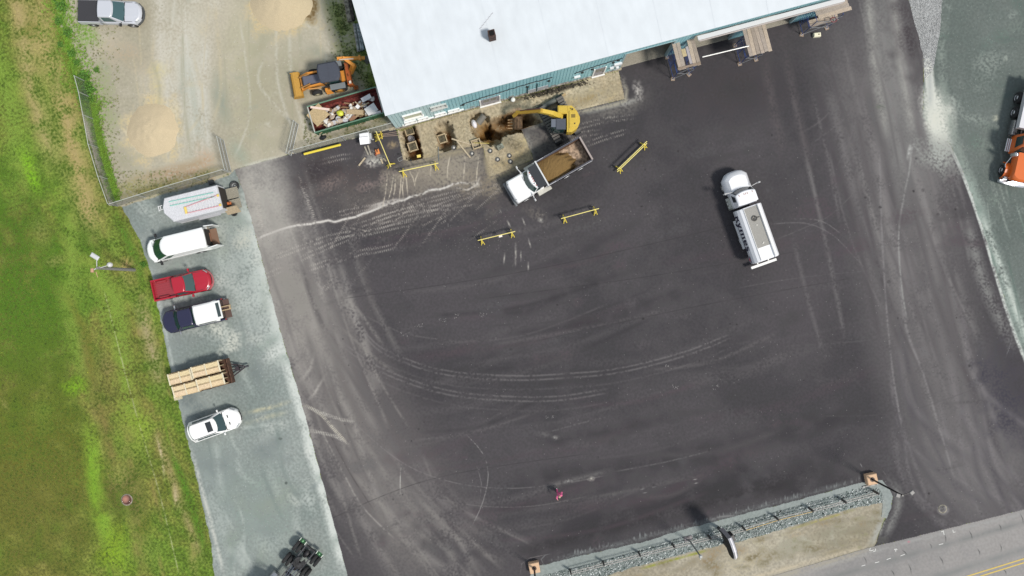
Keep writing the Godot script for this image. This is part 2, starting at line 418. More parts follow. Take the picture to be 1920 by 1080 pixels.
func paint_field():
	# mown bands run along the lot; olive and straw patches between
	var straw := C(186,168,116); var bright := C(136,164,70); var deep := C(92,132,42); var olive := C(122,122,54)
	for i in 90:
		var y = rng.randf_range(-60, 1100); var x = rng.randf_range(60 + y * 0.10, 170 + y * 0.2); var l = rng.randf_range(30, 120)
		stroke([x, y, x + l * 0.1, y + l * 0.5, x + l * 0.26, y + l], rng.randf_range(6, 22), [bright, C(156,142,88), straw, C(112,150,50)][i % 4], rng.randf_range(0.25, 0.6), 0, 1.2)
	blob(40, 560, 150, 330, -14, C(88,122,40), 0.8, 0, 0.6, 0.3)
	blob(30, 860, 180, 330, -12, C(114,113,50), 0.85, 0, 0.8, 0.3)
	stroke([150,470, 205,560, 225,660, 240,760, 262,860], 64, C(142,168,70), 0.7, 0, 1.0)
	stroke([168,780, 178,880, 204,1000, 240,1090], 50, C(142,172,66), 0.8, 0, 0.8, 0.8)
	blob(262, 800, 50, 60, 0, C(158,172,82), 0.7, 0, 0.8)
	blob(-20, 620, 150, 260, -10, deep, 0.55, 0, 0.9)
	blob(80, 990, 130, 150, 10, C(122,122,62), 0.6, 0, 0.9)
	blob(40, 560, 120, 130, 0, deep, 0.5, 0, 1.0)
	stroke([60,-60, 75,60, 110,160, 150,330, 180,470], 90, straw, 0.75, 0, 0.9)
	stroke([15,-60, 40,60, 60,180, 110,330], 60, C(190,170,125), 0.6, 0, 1.0)
	stroke([-60,-20, -10,90, 30,240, 50,380], 70, bright, 0.7, 0, 0.9)
	blob(20, 215, 40, 90, -10, bright, 0.8, 0, 0.8)
	blob(55, 320, 16, 50, -20, C(140,190,50), 0.9, 0, 0.7)
	stroke([110,360, 135,460, 130,560, 150,660, 190,760], 60, bright, 0.75, 0, 0.9)
	stroke([150,480, 215,560, 230,640, 240,720], 46, bright, 0.6, 0, 0.9)
	blob(190, 590, 60, 90, -20, bright, 0.6, 0, 1.0)
	blob(145, 725, 32, 26, 0, C(138,184,50), 0.85, 0, 0.8)
	blob(255, 790, 46, 50, 0, C(150,176,66), 0.8, 0, 0.8)
	stroke([160,800, 172,880, 182,960, 195,1010], 44, C(134,174,56), 0.6, 0, 0.8)
	blob(215, 1030, 46, 60, 0, C(146,178,52), 0.8, 0, 0.8)
	blob(270, 1030, 50, 40, 0, bright, 0.6, 0, 0.8)
	blob(240, 930, 60, 60, 0, C(104,104,56), 0.6, 0, 0.9)
	stroke([230,780, 250,900, 262,1000, 275,1090], 50, C(150,138,84), 0.5, 0, 1.0)
	stroke([150,600, 170,700, 205,830, 215,900], 36, C(140,126,76), 0.55, 0, 1.0)
	stroke([120,540, 165,640, 170,730], 28, olive, 0.5, 0, 1.0)
	blob(205, 690, 30, 55, -15, C(156,140,92), 0.6, 0, 1.0)
	blob(165, 390, 18, 40, -10, straw, 0.7, 0, 1.0)
	blob(235, 500, 34, 20, 15, C(190,164,112), 0.8, 0, 0.9)
	stroke([195,545, 232,690, 262,800, 300,930, 335,1075], 3, C(196,196,160), 0.5, 0, 1.1, 0.6)
	# bare straggly edge beside the gravel
	stroke([262,545, 272,610, 290,680, 305,740], 40, C(182,168,132), 0.7, -1, 1.0)
	stroke([290,800, 318,880, 345,960, 385,1060], 26, C(176,162,118), 0.55, 0, 1.1)
	stroke([318,840, 360,950, 385,1040], 22, C(92,140,44), 0.7, 0, 1.0)
	stroke([215,395, 250,480, 272,540], 26, C(98,140,50), 0.7, 0, 1.0)
	stroke([292,815, 303,855, 308,900], 8, C(205,190,155), 0.8, 0, 0.9)
	stroke([326,905, 332,960], 14, C(200,184,148), 0.8, 0, 0.9)
	# weeds and bare earth along the old fence
	stroke([100,-40, 120,60, 150,170, 175,235, 215,380], 26, C(104,160,36), 0.85, -1, 0.8)
	stroke([105,40, 135,130, 150,190], 30, C(112,118,48), 0.7, 0, 0.8)
	stroke([168,205, 178,270, 196,330, 206,372], 17, C(150,146,128), 0.85, -1, 0.5)
	stroke([178,205, 188,265, 204,320, 216,365], 9, C(100,160,30), 0.9, -1, 0.6)
	for i in 60:
		blob(rng.randf_range(-60, 330), rng.randf_range(-40, 1120), rng.randf_range(8, 30), rng.randf_range(10, 40), rng.randf_range(-30, 10), [bright, olive, straw, deep][i % 4], 0.4, 0, 1.0)
	specks(900, 0, 400, 340, 1080, C(190,190,60), 0, 0.6)
	specks(1600, 0, 0, 400, 1080, C(60,90,30), 0, 0.6)

func paint_yard():
	var pale := C(216,214,202); var tan := C(206,194,164); var green := C(150,166,110); var grey := C(158,164,150)
	stroke([330,-60, 350,120, 360,260, 350,330], 120, pale, 0.6, 1, 0.7)
	stroke([470,-40, 460,120, 470,220, 500,300], 130, C(192,188,160), 0.6, 1, 0.7)
	stroke([405,130, 412,180, 430,240], 40, grey, 0.75, 1, 0.5)
	stroke([425,255, 450,290, 470,318], 44, C(166,176,160), 0.6, 1, 0.6)
	stroke([345,80, 356,160, 372,230, 378,300], 50, C(190,194,182), 0.6, 1, 0.7)
	stroke([530,60, 545,130, 520,200], 60, C(176,174,150), 0.55, 1, 0.9)
	stroke([560,80, 610,110, 620,150], 40, grey, 0.5, 1, 0.9)
	stroke([500,-60, 490,80, 480,200, 500,310], 90, C(176,172,148), 0.6, 1, 0.5)
	stroke([590,90, 560,170, 530,240, 520,300], 60, C(178,172,150), 0.6, 1, 0.7)
	stroke([300,-60, 300,90, 310,200], 40, C(216,212,200), 0.6, 1, 0.7)
	stroke([390,60, 380,170, 395,300], 30, C(214,212,202), 0.6, 1, 0.7)
	blob(235, 105, 60, 36, 10, C(188,172,146), 0.7, 1, 0.8)
	blob(330, 330, 80, 26, -14, C(176,150,124), 0.8, 1, 0.9)
	blob(380, 300, 26, 50, 10, C(204,176,150), 0.7, 1, 0.8)
	blob(240, 350, 60, 24, -18, C(150,150,84), 0.75, 1, 0.9)
	stroke([215,372, 300,350, 425,318], 34, C(158,152,100), 0.85, 1, 0.9)
	stroke([230,340, 320,320, 420,290], 30, C(180,160,130), 0.6, 1, 1.0)
	blob(195, 190, 30, 110, -8, green, 0.7, 1, 0.9)
	blob(165, 60, 26, 50, 0, C(130,166,80), 0.8, 1, 0.9)
	blob(230, 300, 40, 40, 0, C(160,158,130), 0.6, 1, 0.9)
	blob(295, 130, 22, 20, 0, C(214,200,140), 0.6, 1, 0.6)
	blob(295, 160, 18, 22, 0, C(214,200,150), 0.6, 1, 0.6)
	# beaten sand round the two heaps
	blob(287, 244, 64, 68, 0, C(218,200,158), 0.95, 1, 0.7, 0.6)
	blob(528, 8, 70, 66, 0, C(214,196,156), 0.9, 1, 0.7, 0.6)
	blob(583, 14, 16, 34, 0, C(128,108,74), 0.9, 1, 0.5, 0.4)
	stroke([298,170, 292,205], 26, C(222,206,160), 0.7, 1, 0.5)
	# rough weeds at the end wall of the shop
	stroke([612,-60, 640,60, 655,120, 690,165], 56, C(150,160,96), 0.85, 1, 0.8)
	stroke([650,-60, 672,60, 700,150, 720,225], 50, C(122,142,66), 0.9, 1, 0.7)
	stroke([590,240, 650,235, 730,215], 16, C(150,136,100), 0.7, 1, 0.9)
	stroke([572,272, 640,250, 725,228], 16, C(158,150,118), 0.7, 1, 0.8)
	for i in 26:
		var x = rng.randf_range(240, 640)
		stroke([x, rng.randf_range(-40, 120), x + rng.randf_range(-20, 30), rng.randf_range(140, 220), x + rng.randf_range(-30, 60), rng.randf_range(230, 310)], rng.randf_range(4, 12), [pale, tan, C(170,168,146)][i % 3], 0.4, 1, 1.1)
	for i in 40: blob(rng.randf_range(180, 640), rng.randf_range(-30, 310), rng.randf_range(6, 26), rng.randf_range(5, 16), rng.randf_range(-40, 40), [pale, tan, grey][i % 3], 0.4, 1, 1.1)
	stroke([440,320, 480,305, 540,291], 12, C(212,212,198), 0.8, -1, 0.4)
	specks(900, 160, 0, 700, 330, C(235,232,222), 1, 0.7)
	specks(500, 160, 0, 700, 330, C(120,115,95), 1, 0.6)

func paint_park():
	var pale := C(194,202,196); var white := C(222,226,220); var dark := C(124,134,134)
	stroke([300,400, 330,520, 360,640], 120, C(168,174,172), 0.6, 2, 0.5)
	stroke([420,400, 440,520, 470,640], 90, C(180,187,182), 0.7, 2, 0.7)
	stroke([350,780, 420,900, 480,1080], 150, C(152,163,158), 0.6, 2, 0.5)
	stroke([452,350, 485,455, 520,595, 558,725, 588,835, 620,950, 655,1080], 44, C(214,220,214), 1.0, 2, 0.4, 0.6)
	stroke([440,380, 470,480, 500,600, 530,690], 60, pale, 0.75, 2, 0.8)
	blob(412, 620, 36, 26, 20, C(208,212,202), 0.9, 2, 0.8, 0.3)
	blob(430, 645, 40, 22, -30, C(214,216,204), 0.8, 2, 0.8, 0.3)
	blob(455, 445, 26, 30, 0, C(206,206,192), 0.85, 2, 0.8)
	blob(405, 520, 30, 20, 10, C(200,206,200), 0.7, 2, 0.9)
	blob(510, 560, 18, 60, -18, white, 0.6, 2, 0.8)
	blob(515, 665, 26, 24, 0, white, 0.8, 2, 0.8)
	blob(578, 845, 10, 22, -12, white, 0.85, 2, 0.6)
	stroke([455,775, 500,765, 545,752], 12, C(206,200,168), 0.7, 2, 0.8)
	stroke([455,795, 505,780, 545,772], 14, C(196,194,170), 0.6, 2, 0.9)
	stroke([390,810, 470,800, 550,790], 10, pale, 0.5, 2, 0.9)
	blob(345, 690, 40, 70, -14, dark, 0.55, 2, 0.9)
	blob(400, 880, 60, 70, -10, dark, 0.5, 2, 0.9)
	blob(440, 700, 50, 40, 0, dark, 0.35, 2, 1.0)
	blob(500, 960, 60, 110, -14, C(138,154,146), 0.6, 2, 0.9)
	stroke([380,880, 420,1000, 450,1080], 40, pale, 0.35, 2, 1.0)
	stroke([420,960, 450,1020, 480,1075], 12, pale, 0.5, 2, 0.9)
	stroke([360,850, 395,980, 420,1080], 12, C(206,208,200), 0.8, -1, 0.7)
	stroke([282,500, 310,620, 340,770], 10, C(196,204,200), 0.6, 2, 0.9)
	for i in 130: blob(rng.randf_range(250, 640), rng.randf_range(360, 1080), rng.randf_range(10, 56), rng.randf_range(6, 26), rng.randf_range(-90, 90), [pale, dark, C(146,160,152), C(208,213,205), C(150,160,150)][i % 5], 0.55, 2, 0.9)
	for i in 30:
		var y = rng.randf_range(380, 1040); var x = 290 + (y - 400) * 0.2 + rng.randf_range(0, 160)
		stroke([x, y, x + rng.randf_range(-10, 20), y + 40, x + rng.randf_range(0, 50), y + rng.randf_range(60, 140)], rng.randf_range(6, 24), [pale, C(128,140,136)][i % 2], 0.4, 2, 0.8)
	blob(536, 905, 3.2, 3.2, 0, C(90,98,94), 0.9, 2, 0.2, 0.6)
	blob(525, 822, 5, 3, 0, C(100,108,104), 0.8, 2, 0.2, 0.5)
	specks(2600, 240, 330, 660, 1080, C(216,222,218), 2, 0.6)
	specks(1800, 240, 330, 660, 1080, C(96,104,104), 2, 0.5)

func paint_lot():
	var dust := C(148,144,140); var pale := C(176,172,166); var dim := C(112,108,109); var dark := C(64,62,65); var white := C(214,210,204); var plum := C(92,80,86)
	# broad cover: the trodden entrance, the west lane and the east lane
	stroke([470,250, 500,420, 570,580, 640,740, 700,880, 790,1120], 250, C(116,112,112), 0.95, 3, 0.2, 0.6)
	stroke([455,240, 490,380, 530,520, 590,640, 610,760], 165, C(156,152,147), 0.92, 3, 0.25, 0.7)
	stroke([470,240, 492,400, 515,500], 130, C(180,177,170), 0.9, 3, 0.25, 0.7)
	stroke([500,470, 560,560, 600,640], 90, C(150,146,141), 0.7, 3, 0.4)
	stroke([600,640, 640,760, 700,900, 760,1020, 800,1120], 130, C(126,122,120), 0.85, 3, 0.3, 0.8)
	stroke([640,560, 690,680, 760,800, 860,960, 960,1120], 150, C(100,96,97), 0.7, 3, 0.35)
	stroke([560,900, 610,1000, 660,1120], 44, C(86,82,84), 0.7, 3, 0.3)
	stroke([1600,-80, 1625,90, 1668,260, 1700,420, 1730,600, 1775,760, 1850,900, 1960,1000], 270, C(111,108,109), 0.95, 3, 0.2, 0.6)
	stroke([1660,-80, 1670,120, 1695,260, 1720,420], 120, C(130,129,128), 0.85, 3, 0.25, 0.8)
	stroke([1622,-60, 1640,120, 1662,260], 30, C(156,155,151), 0.9, 3, 0.4)
	stroke([1668,-60, 1690,120, 1712,260], 28, C(158,157,153), 0.9, 3, 0.4)
	stroke([1640,240, 1664,420, 1690,560], 30, C(130,127,127), 0.7, 3, 0.6)
	stroke([1712,260, 1735,420, 1760,560], 34, C(126,123,123), 0.6, 3, 0.6)
	stroke([1740,760, 1820,870, 1960,930], 260, C(116,113,114), 0.9, 3, 0.2, 0.6)
	stroke([560,330, 700,380, 860,340, 1000,330], 130, C(110,104,101), 0.8, 3, 0.4, 0.8)
	stroke([740,330, 820,312, 900,310], 70, C(158,149,136), 0.85, 3, 0.6, 0.8)
	stroke([720,350, 830,330, 940,345], 60, C(136,128,120), 0.6, 3, 0.6)
	stroke([1290,440, 1420,420, 1500,560, 1560,700], 200, C(92,88,91), 0.6, 3, 0.4)
	stroke([1300,840, 1500,920, 1640,870], 60, dark, 0.55, 3, 0.8)
	stroke([960,905, 1200,870, 1400,830, 1620,770], 60, dark, 0.5, 3, 0.9)
	stroke([1000,1010, 1200,950, 1420,900, 1600,870], 80, dark, 0.6, 3, 0.8)
	stroke([960,1040, 1200,975, 1500,900], 40, C(60,58,60), 0.6, 3, 0.8)
	blob(1880, 740, 60, 130, -18, C(70,68,78), 0.75, 3, 0.8)
	blob(1700, 60, 40, 110, -10, C(68,62,66), 0.6, 3, 0.8)
	blob(1380, 170, 150, 70, -10, C(68,63,65), 0.5, 3, 0.8)
	blob(600, 325, 60, 30, -10, C(74,68,70), 0.9, 3, 0.7, 0.3)
	blob(665, 330, 110, 40, -14, C(88,80,80), 0.8, 3, 0.8)
	blob(760, 400, 200, 60, -15, C(104,99,98), 0.6, 3, 0.9)
	blob(850, 310, 70, 50, -10, C(146,138,128), 0.8, 3, 0.8)
	blob(835, 318, 135, 46, -12, C(158,150,137), 0.95, 3, 0.6, 0.5)
	blob(930, 345, 60, 30, -14, C(146,138,126), 0.8, 3, 0.7, 0.3)
	stroke([990,240, 1000,270, 1010,300], 40, C(140,136,130), 0.7, 3, 0.7, 0.7)
	stroke([1085,225, 1180,200, 1220,170], 44, C(128,124,120), 0.7, 3, 0.7)
	blob(770, 345, 70, 26, -14, C(132,125,117), 0.7, 3, 0.6, 0.3)
	blob(1040, 262, 70, 40, -14, C(120,116,112), 0.7, 3, 0.7, 0.3)
	blob(905, 350, 60, 50, -10, C(136,126,112), 0.7, 3, 0.9)
	blob(1010, 280, 60, 60, 0, C(112,108,104), 0.6, 3, 0.9)
	blob(600, 320, 30, 16, 0, C(70,66,70), 0.6, 3, 0.9)
	blob(690, 345, 40, 12, -18, C(150,134,130), 0.6, 3, 1.0)
	blob(620, 345, 50, 14, -18, C(140,126,122), 0.6, 3, 1.0)
	# long sweeping scrub marks of the paver and of turning lorries
	for i in 70:
		var y = rng.randf_range(430, 1020); var x = rng.randf_range(640, 1300); var l = rng.randf_range(120, 420)
		stroke([x, y + rng.randf_range(-4, 8), x + l * 0.5, y - l * 0.07 + rng.randf_range(0, 8), x + l, y - l * rng.randf_range(0.18, 0.3)], rng.randf_range(6, 34), [dim, dark, C(98,95,97), plum][i % 4], rng.randf_range(0.2, 0.42), 3, 1.0)
	for i in 60:
		var x = rng.randf_range(1480, 1790); var y = rng.randf_range(-60, 500); var l = rng.randf_range(150, 460)
		stroke([x, y, x + l * 0.12, y + l * 0.5, x + l * rng.randf_range(0.2, 0.36), y + l], rng.randf_range(6, 26), [C(128,124,125), C(142,139,138), C(82,78,81)][i % 3], rng.randf_range(0.2, 0.4), 3, 1.0)
	for i in 60:
		var x = rng.randf_range(450, 650); var y = rng.randf_range(310, 760); var l = rng.randf_range(120, 330)
		stroke([x, y, x + l * 0.16, y + l * 0.5, x + l * rng.randf_range(0.28, 0.5), y + l], rng.randf_range(6, 26), [pale, dust, C(98,94,95)][i % 3], rng.randf_range(0.2, 0.42), 3, 0.9)
	for i in 26:     # fans running out to the south
		var x = rng.randf_range(620, 800); var y = rng.randf_range(800, 940)
		stroke([x, y, x + rng.randf_range(40, 90), y + 90, x + rng.randf_range(90, 240), y + rng.randf_range(160, 260)], rng.randf_range(6, 26), [dust, C(124,120,120)][i % 2], 0.3, 3, 0.9)
	for i in 24:
		var x = rng.randf_range(1640, 1860); var y = rng.randf_range(560, 840)
		stroke([x, y, x + 30, y + 120, x + rng.randf_range(80, 200), y + rng.randf_range(200, 300)], rng.randf_range(5, 24), [C(132,128,130), C(86,83,88)][i % 2], 0.35, 3, 0.9)
	# two pairs of wheel lines swinging from the west lane across the lot
	var sweep := C(136,132,132)
	for o in [[0, 0], [6, 8], [0, 26]]:
		stroke([650,570 + o[1], 700,640 + o[1], 760,672 + o[1], 840,695 + o[1], 960,704 + o[1], 1060,700 + o[1], 1160,690 + o[1], 1280,660 + o[1], 1370,625 + o[1]], 5.5, sweep, 0.45 if absf(o[1]) < 9 else 0.16, 3, 1.0)
		stroke([640,640 + o[1], 700,682 + o[1], 780,715 + o[1], 860,735 + o[1], 960,743 + o[1], 1050,742 + o[1], 1140,728 + o[1]], 5.5, sweep, 0.42 if absf(o[1]) < 9 else 0.14, 3, 1.0)
	stroke([650,780, 730,850, 790,885, 870,908, 960,915, 1060,905, 1140,890], 3, sweep, 0.55, 3, 0.9)
	stroke([720,905, 800,930, 900,948, 1000,948, 1100,930], 3, C(126,122,122), 0.5, 3, 1.0)
	stroke([872,812, 905,850, 915,890, 905,940, 885,985], 2.5, C(170,168,166), 0.6, 3, 1.0)
	stroke([892,870, 902,905, 898,940], 2, C(150,148,146), 0.5, 3, 1.0)
	stroke([752,870, 750,890, 750,930], 2.5, C(200,198,192), 0.75, 3, 0.8)
	stroke([602,805, 640,880, 680,950, 740,1010], 5, pale, 0.5, 3, 0.8)
	stroke([612,800, 652,880, 700,955], 4, C(90,86,86), 0.6, 3, 0.8)
	stroke([588,660, 582,690, 560,715], 9, C(176,172,166), 0.7, 3, 0.5)
	stroke([608,705, 590,735, 574,756], 9, C(178,174,168), 0.75, 3, 0.5)
	stroke([570,758, 600,775, 622,800, 655,835], 8, C(206,200,184), 0.85, 3, 0.5, 0.5, 3.2)
	stroke([575,762, 620,780, 665,792], 8, C(190,186,178), 0.8, 3, 0.5, 0.5, 3.2)
	stroke([580,806, 630,818, 655,835], 8, C(190,186,178), 0.8, 3, 0.5, 0.5, 3.2)
	stroke([655,560, 685,600, 720,650], 10, C(150,146,142), 0.5, 3, 0.9)
	stroke([635,610, 690,660, 740,700], 9, C(140,136,132), 0.5, 3, 0.9)
	stroke([680,590, 760,625, 860,640], 5, C(118,114,114), 0.4, 3, 1.1)
	# the washed-out white runnel from the dig to the gravel edge
	var run := [482, 448]
	var kn = [520,432, 575,420, 600,416, 640,412, 680,400, 720,385, 745,376, 780,366, 815,355, 850,344, 885,342]
	for i in range(0, kn.size(), 2):
		var px0 = run[run.size() - 2]; var py0 = run[run.size() - 1]
		for k in [0.35, 0.7]: run += [lerpf(px0, kn[i], k) + rng.randf_range(-2, 2), lerpf(py0, kn[i + 1], k) + rng.randf_range(-3.2, 3.2)]
		run += [kn[i], kn[i + 1]]
	stroke(run, 10, C(172,166,160), 0.6, 3, 0.8, 0.9)
	stroke(run, 4.8, C(214,210,204), 0.95, 3, 0.7, 0.5)
	stroke([690,392, 720,380, 760,374], 12, C(196,190,184), 0.7, 3, 0.6, 0.6)
	stroke([850,350, 875,356, 893,346, 900,330], 5, C(206,200,190), 0.8, 3, 0.7, 0.6)
	stroke([485,445, 500,440, 560,425], 20, C(178,174,168), 0.6, 3, 0.7)
	for q in [[738,322,724,386], [741,330,735,378], [752,324,748,374], [760,322,764,366], [766,318,778,350], [786,318,776,352], [812,290,806,330], [845,285,838,340], [898,290,892,345], [726,326,716,392], [757,330,756,372], [872,282,868,338]]:
		stroke([q[0], q[1], lerpf(q[0], q[2], 0.5) + rng.randf_range(-3, 3), (q[1] + q[3]) * 0.5, q[2], q[3]], 3, C(206,196,178), 0.85, 3, 0.7, 0.7)
	blob(757, 330, 14, 9, 0, C(196,184,164), 0.8, 3, 0.7)
	blob(893, 345, 12, 10, 0, C(210,204,194), 0.8, 3, 0.7)
	# tyre tread prints
	for q in [[510,480,620,440,700,430], [560,482,660,440,780,412], [575,500,640,480,700,462], [640,430,720,402,790,380], [620,400,690,385,760,372], [680,470,720,462,745,455], [820,415,835,405,842,400], [700,425,760,405,830,390], [690,412,770,388,860,385], [720,395,800,372,880,352], [790,395,850,372,900,355], [600,545,615,530,625,522], [480,520,510,508,530,500], [1095,268,1130,255,1180,240], [1040,272,1080,250,1130,242], [1080,235,1130,222,1190,214], [560,330,580,380,595,420], [480,340,488,400,495,440], [470,320,480,380,488,430], [600,300,640,290,660,288]]:
		for o in [0.0, 8.0]:
			stroke([q[0], q[1] + o, q[2], q[3] + o, q[4], q[5] + o], 5.5, C(190,184,176), 0.42, 3, 1.1, 0.6, 4.0)
	for i in 14:
		var x = rng.randf_range(600, 900)
		stroke([x, 470 - x * 0.08 + rng.randf_range(-40, 60), x + 60, 448 - x * 0.08 + rng.randf_range(-40, 50)], 5, C(180,172,164), 0.4, 3, 1.0, 0.5, 3.6)
	stroke([700,480, 640,560, 600,640], 6, C(128,124,122), 0.4, 3, 1.1, 0.6, 4.0)
	# plaster and saw dust by the stand
	blob(700, 302, 22, 16, 0, C(222,218,208), 0.95, 3, 0.9, 0.2)
	blob(712, 300, 24, 14, 20, C(180,182,172), 0.7, 3, 0.9)
	blob(735, 270, 12, 10, 0, C(206,180,136), 0.8, 3, 0.7)
	blob(1195, 172, 12, 24, -20, C(206,202,196), 0.9, 3, 0.8)
	blob(1180, 190, 26, 12, -14, C(188,184,178), 0.8, 3, 0.9)
	blob(1170, 160, 10, 26, -16, C(172,166,158), 0.7, 3, 0.9)
	stroke([1085,214, 1130,202, 1200,186], 14, C(168,168,164), 0.7, 3, 0.8)
	stroke([985,245, 1000,300], 16, C(168,166,160), 0.7, 3, 0.7)
	stroke([920,335, 960,322, 1005,305], 18, C(150,142,124), 0.7, 3, 0.8)
	# scuffs below the stands
	for q in [[936,392,940,398], [950,412,957,426], [978,407,985,424], [966,452,966,500], [946,473,944,495], [976,468,976,490], [990,446,995,465], [990,490,990,508]]:
		stroke([q[0], q[1], q[2], q[3]], 4, C(176,172,166), 0.7, 3, 0.6, 0.6)
	stroke([968,455, 968,480, 960,500], 3, C(160,156,150), 0.6, 3, 0.6)
	blob(1013, 412, 8, 5, 20, C(200,198,190), 0.9, 3, 0.6)
	blob(1005, 400, 30, 14, 25, C(126,120,114), 0.6, 3, 1.1)
	# pale bars and puffs near the walker
	stroke([1000,920, 1060,903, 1110,890, 1150,880], 15, C(110,108,108), 0.7, 3, 0.8)
	blob(1108, 897, 9, 5, -10, C(196,192,182), 0.9, 3, 0.7)
	blob(1066, 902, 10, 4, -10, C(150,148,146), 0.8, 3, 0.8)
	stroke([1150,884, 1250,865, 1330,845], 4, C(126,124,124), 0.5, 3, 1.1)
	stroke([1090,935, 1200,915, 1320,890], 8, C(100,98,98), 0.5, 3, 1.1)
	for q in [[1200,917], [1204,924], [1298,899], [1300,906], [1222,913]]: stroke([q[0], q[1], q[0] + 9, q[1] - 1.5], 2.4, C(190,190,186), 0.8, 3, 0.4)
	blob(1040, 820, 9, 6, 0, C(166,164,160), 0.8, 3, 0.8)
	blob(1022, 815, 18, 7, 5, C(110,108,108), 0.7, 3, 0.9)
	stroke([1020,812, 1080,795, 1140,780], 4, C(118,116,116), 0.6, 3, 1.1)
	blob(1150, 925, 8, 6, 0, C(108,106,106), 0.8, 3, 0.8)
	# east side: runnel, wheel lines and pale drift along the stone dust
	stroke([1732,300, 1712,270, 1704,320, 1690,390, 1684,450, 1690,540, 1700,600], 6, C(160,160,158), 0.7, 3, 0.7)
	stroke([1708,265, 1700,300], 9, C(196,198,194), 0.8, 3, 0.6)
	stroke([1648,280, 1652,420, 1660,560, 1672,690, 1690,800], 6, C(140,137,138), 0.65, 3, 0.8)
	stroke([1684,520, 1700,620, 1730,700, 1760,800, 1790,900], 7, C(142,139,140), 0.6, 3, 0.8)
	stroke([1612,120, 1600,200, 1560,240, 1520,270], 5, C(112,108,110), 0.6, 3, 1.0)
	stroke([1600,60, 1585,160, 1545,220, 1500,250], 5, C(108,104,106), 0.55, 3, 1.0)
	stroke([1622,130, 1600,240, 1570,310], 5, C(116,112,114), 0.5, 3, 1.0)
	stroke([1432,100, 1448,200, 1470,300], 28, C(98,92,94), 0.7, 3, 0.9)
	stroke([1470,90, 1490,190, 1520,320], 24, C(96,91,93), 0.6, 3, 0.9)
	stroke([1440,420, 1510,418, 1560,440, 1600,480, 1620,500], 3.5, C(122,118,120), 0.6, 3, 0.9)
	stroke([1480,410, 1540,414, 1590,450], 3, C(136,132,132), 0.5, 3, 1.0)
	stroke([1450,450, 1500,430, 1560,400, 1620,340], 3, C(112,109,110), 0.5, 3, 1.0)
	stroke([1380,540, 1500,520, 1650,505], 2.5, C(104,101,103), 0.6, 3, 0.8)
	stroke([1530,780, 1700,770, 1900,700], 3, C(96,93,95), 0.4, 3, 1.0)
	stroke([1810,400, 1840,520, 1880,610, 1905,660], 36, C(140,140,138), 0.7, 3, 0.9)
	stroke([1778,270, 1806,330, 1838,420, 1868,520, 1893,600, 1924,682], 9, C(206,212,206), 0.9, -1, 0.5, 0.6)
	stroke([1735,200, 1750,250, 1775,300], 40, C(178,182,176), 0.8, -1, 0.6)
	blob(1775, 290, 40, 70, -25, C(128,128,126), 0.6, 3, 1.0)
	stroke([1895,640, 1885,670], 3, C(160,160,164), 0.6, 3, 0.6)
	stroke([1740,620, 1600,640, 1450,650], 5, C(98,95,97), 0.4, 3, 1.1)
	blob(1650, 388, 5, 4, 0, C(44,42,44), 0.9, 3, 0.6)
	blob(1730, 356, 5, 5, 0, C(48,46,48), 0.8, 3, 0.6)
	blob(1712, 358, 3, 3, 0, C(48,46,48), 0.8, 3, 0.6)
	blob(1650, 200, 9, 5, 0, C(112,116,108), 0.8, 3, 1.0)
	stroke([1640,194, 1662,203], 2, C(80,82,78), 0.7, 3, 0.6)
	stroke([1648,213, 1655,202], 2, C(80,82,78), 0.7, 3, 0.6)
	blob(1665, 528, 5, 4, 0, C(50,48,50), 0.8, 3, 0.7)
	# brushed dust thrown over the north edge of the island, light rings round the light bases
	for i in 110:
		var t = rng.randf()
		var x = lerpf(1030, 1610, t); var y = lerpf(1056, 906, t) - 3
		stroke([x, y, x + rng.randf_range(-1, 1), y - rng.randf_range(3, 13)], rng.randf_range(1.6, 3.4), C(146,150,150), rng.randf_range(0.3, 0.9), 3, 0.5, 0.7)
	stroke([1030,1052, 1300,984, 1600,902], 16, C(126,130,130), 0.5, 3, 0.8)
	stroke([974,1078, 978,1056, 992,1046, 1010,1042, 1030,1038], 1.8, C(150,144,144), 0.8, 3, 0.5)
	stroke([1019,1058, 1014,1048, 1022,1040, 1030,1038], 2, C(160,166,168), 0.8, 3, 0.4)
	stroke([1330,975, 1350,968, 1390,966], 5, C(140,140,140), 0.7, 3, 1.0)
	stroke([1612,868, 1616,876], 2, C(190,190,188), 0.8, 3, 0.5)
	stroke([1652,878, 1660,890, 1664,900], 1.8, C(136,132,132), 0.7, 3, 0.7)
	# paving seams, oil spots, grit
	for q in [[640,560,1000,505,1420,410], [900,560,1200,520,1500,470], [1000,640,1300,575,1600,520], [560,1000,800,900,1100,850]]:
		stroke(q, 2.2, C(60,58,60), 0.5, 3, 0.7)
	for i in 70: blob(rng.randf_range(640, 1850), rng.randf_range(250, 1000), rng.randf_range(1.2, 3.5), rng.randf_range(1.2, 3), 0, C(52,50,52), 0.7, 3, 0.8)
	for i in 150: blob(rng.randf_range(640, 1850), rng.randf_range(250, 1040), rng.randf_range(10, 60), rng.randf_range(4, 16), rng.randf_range(-25, 5), [C(98,94,97), C(70,68,70), plum, C(92,92,94)][i % 4], 0.35, 3, 1.2)
	specks(900, 560, 260, 1900, 1040, C(196,194,190), 3, 0.7)
	specks(900, 560, 290, 960, 470, C(190,184,176), 3, 0.6)
	specks(1500, 450, 260, 1900, 1070, C(48,46,48), 3, 0.5)
	for q in [[905,590], [855,592], [830,600], [785,610], [760,626], [1268,725], [1031,782], [1340,726], [1252,688]]: specks(8, q[0] - 8, q[1] - 4, q[0] + 8, q[1] + 4, C(224,222,216), 3, 0.9)

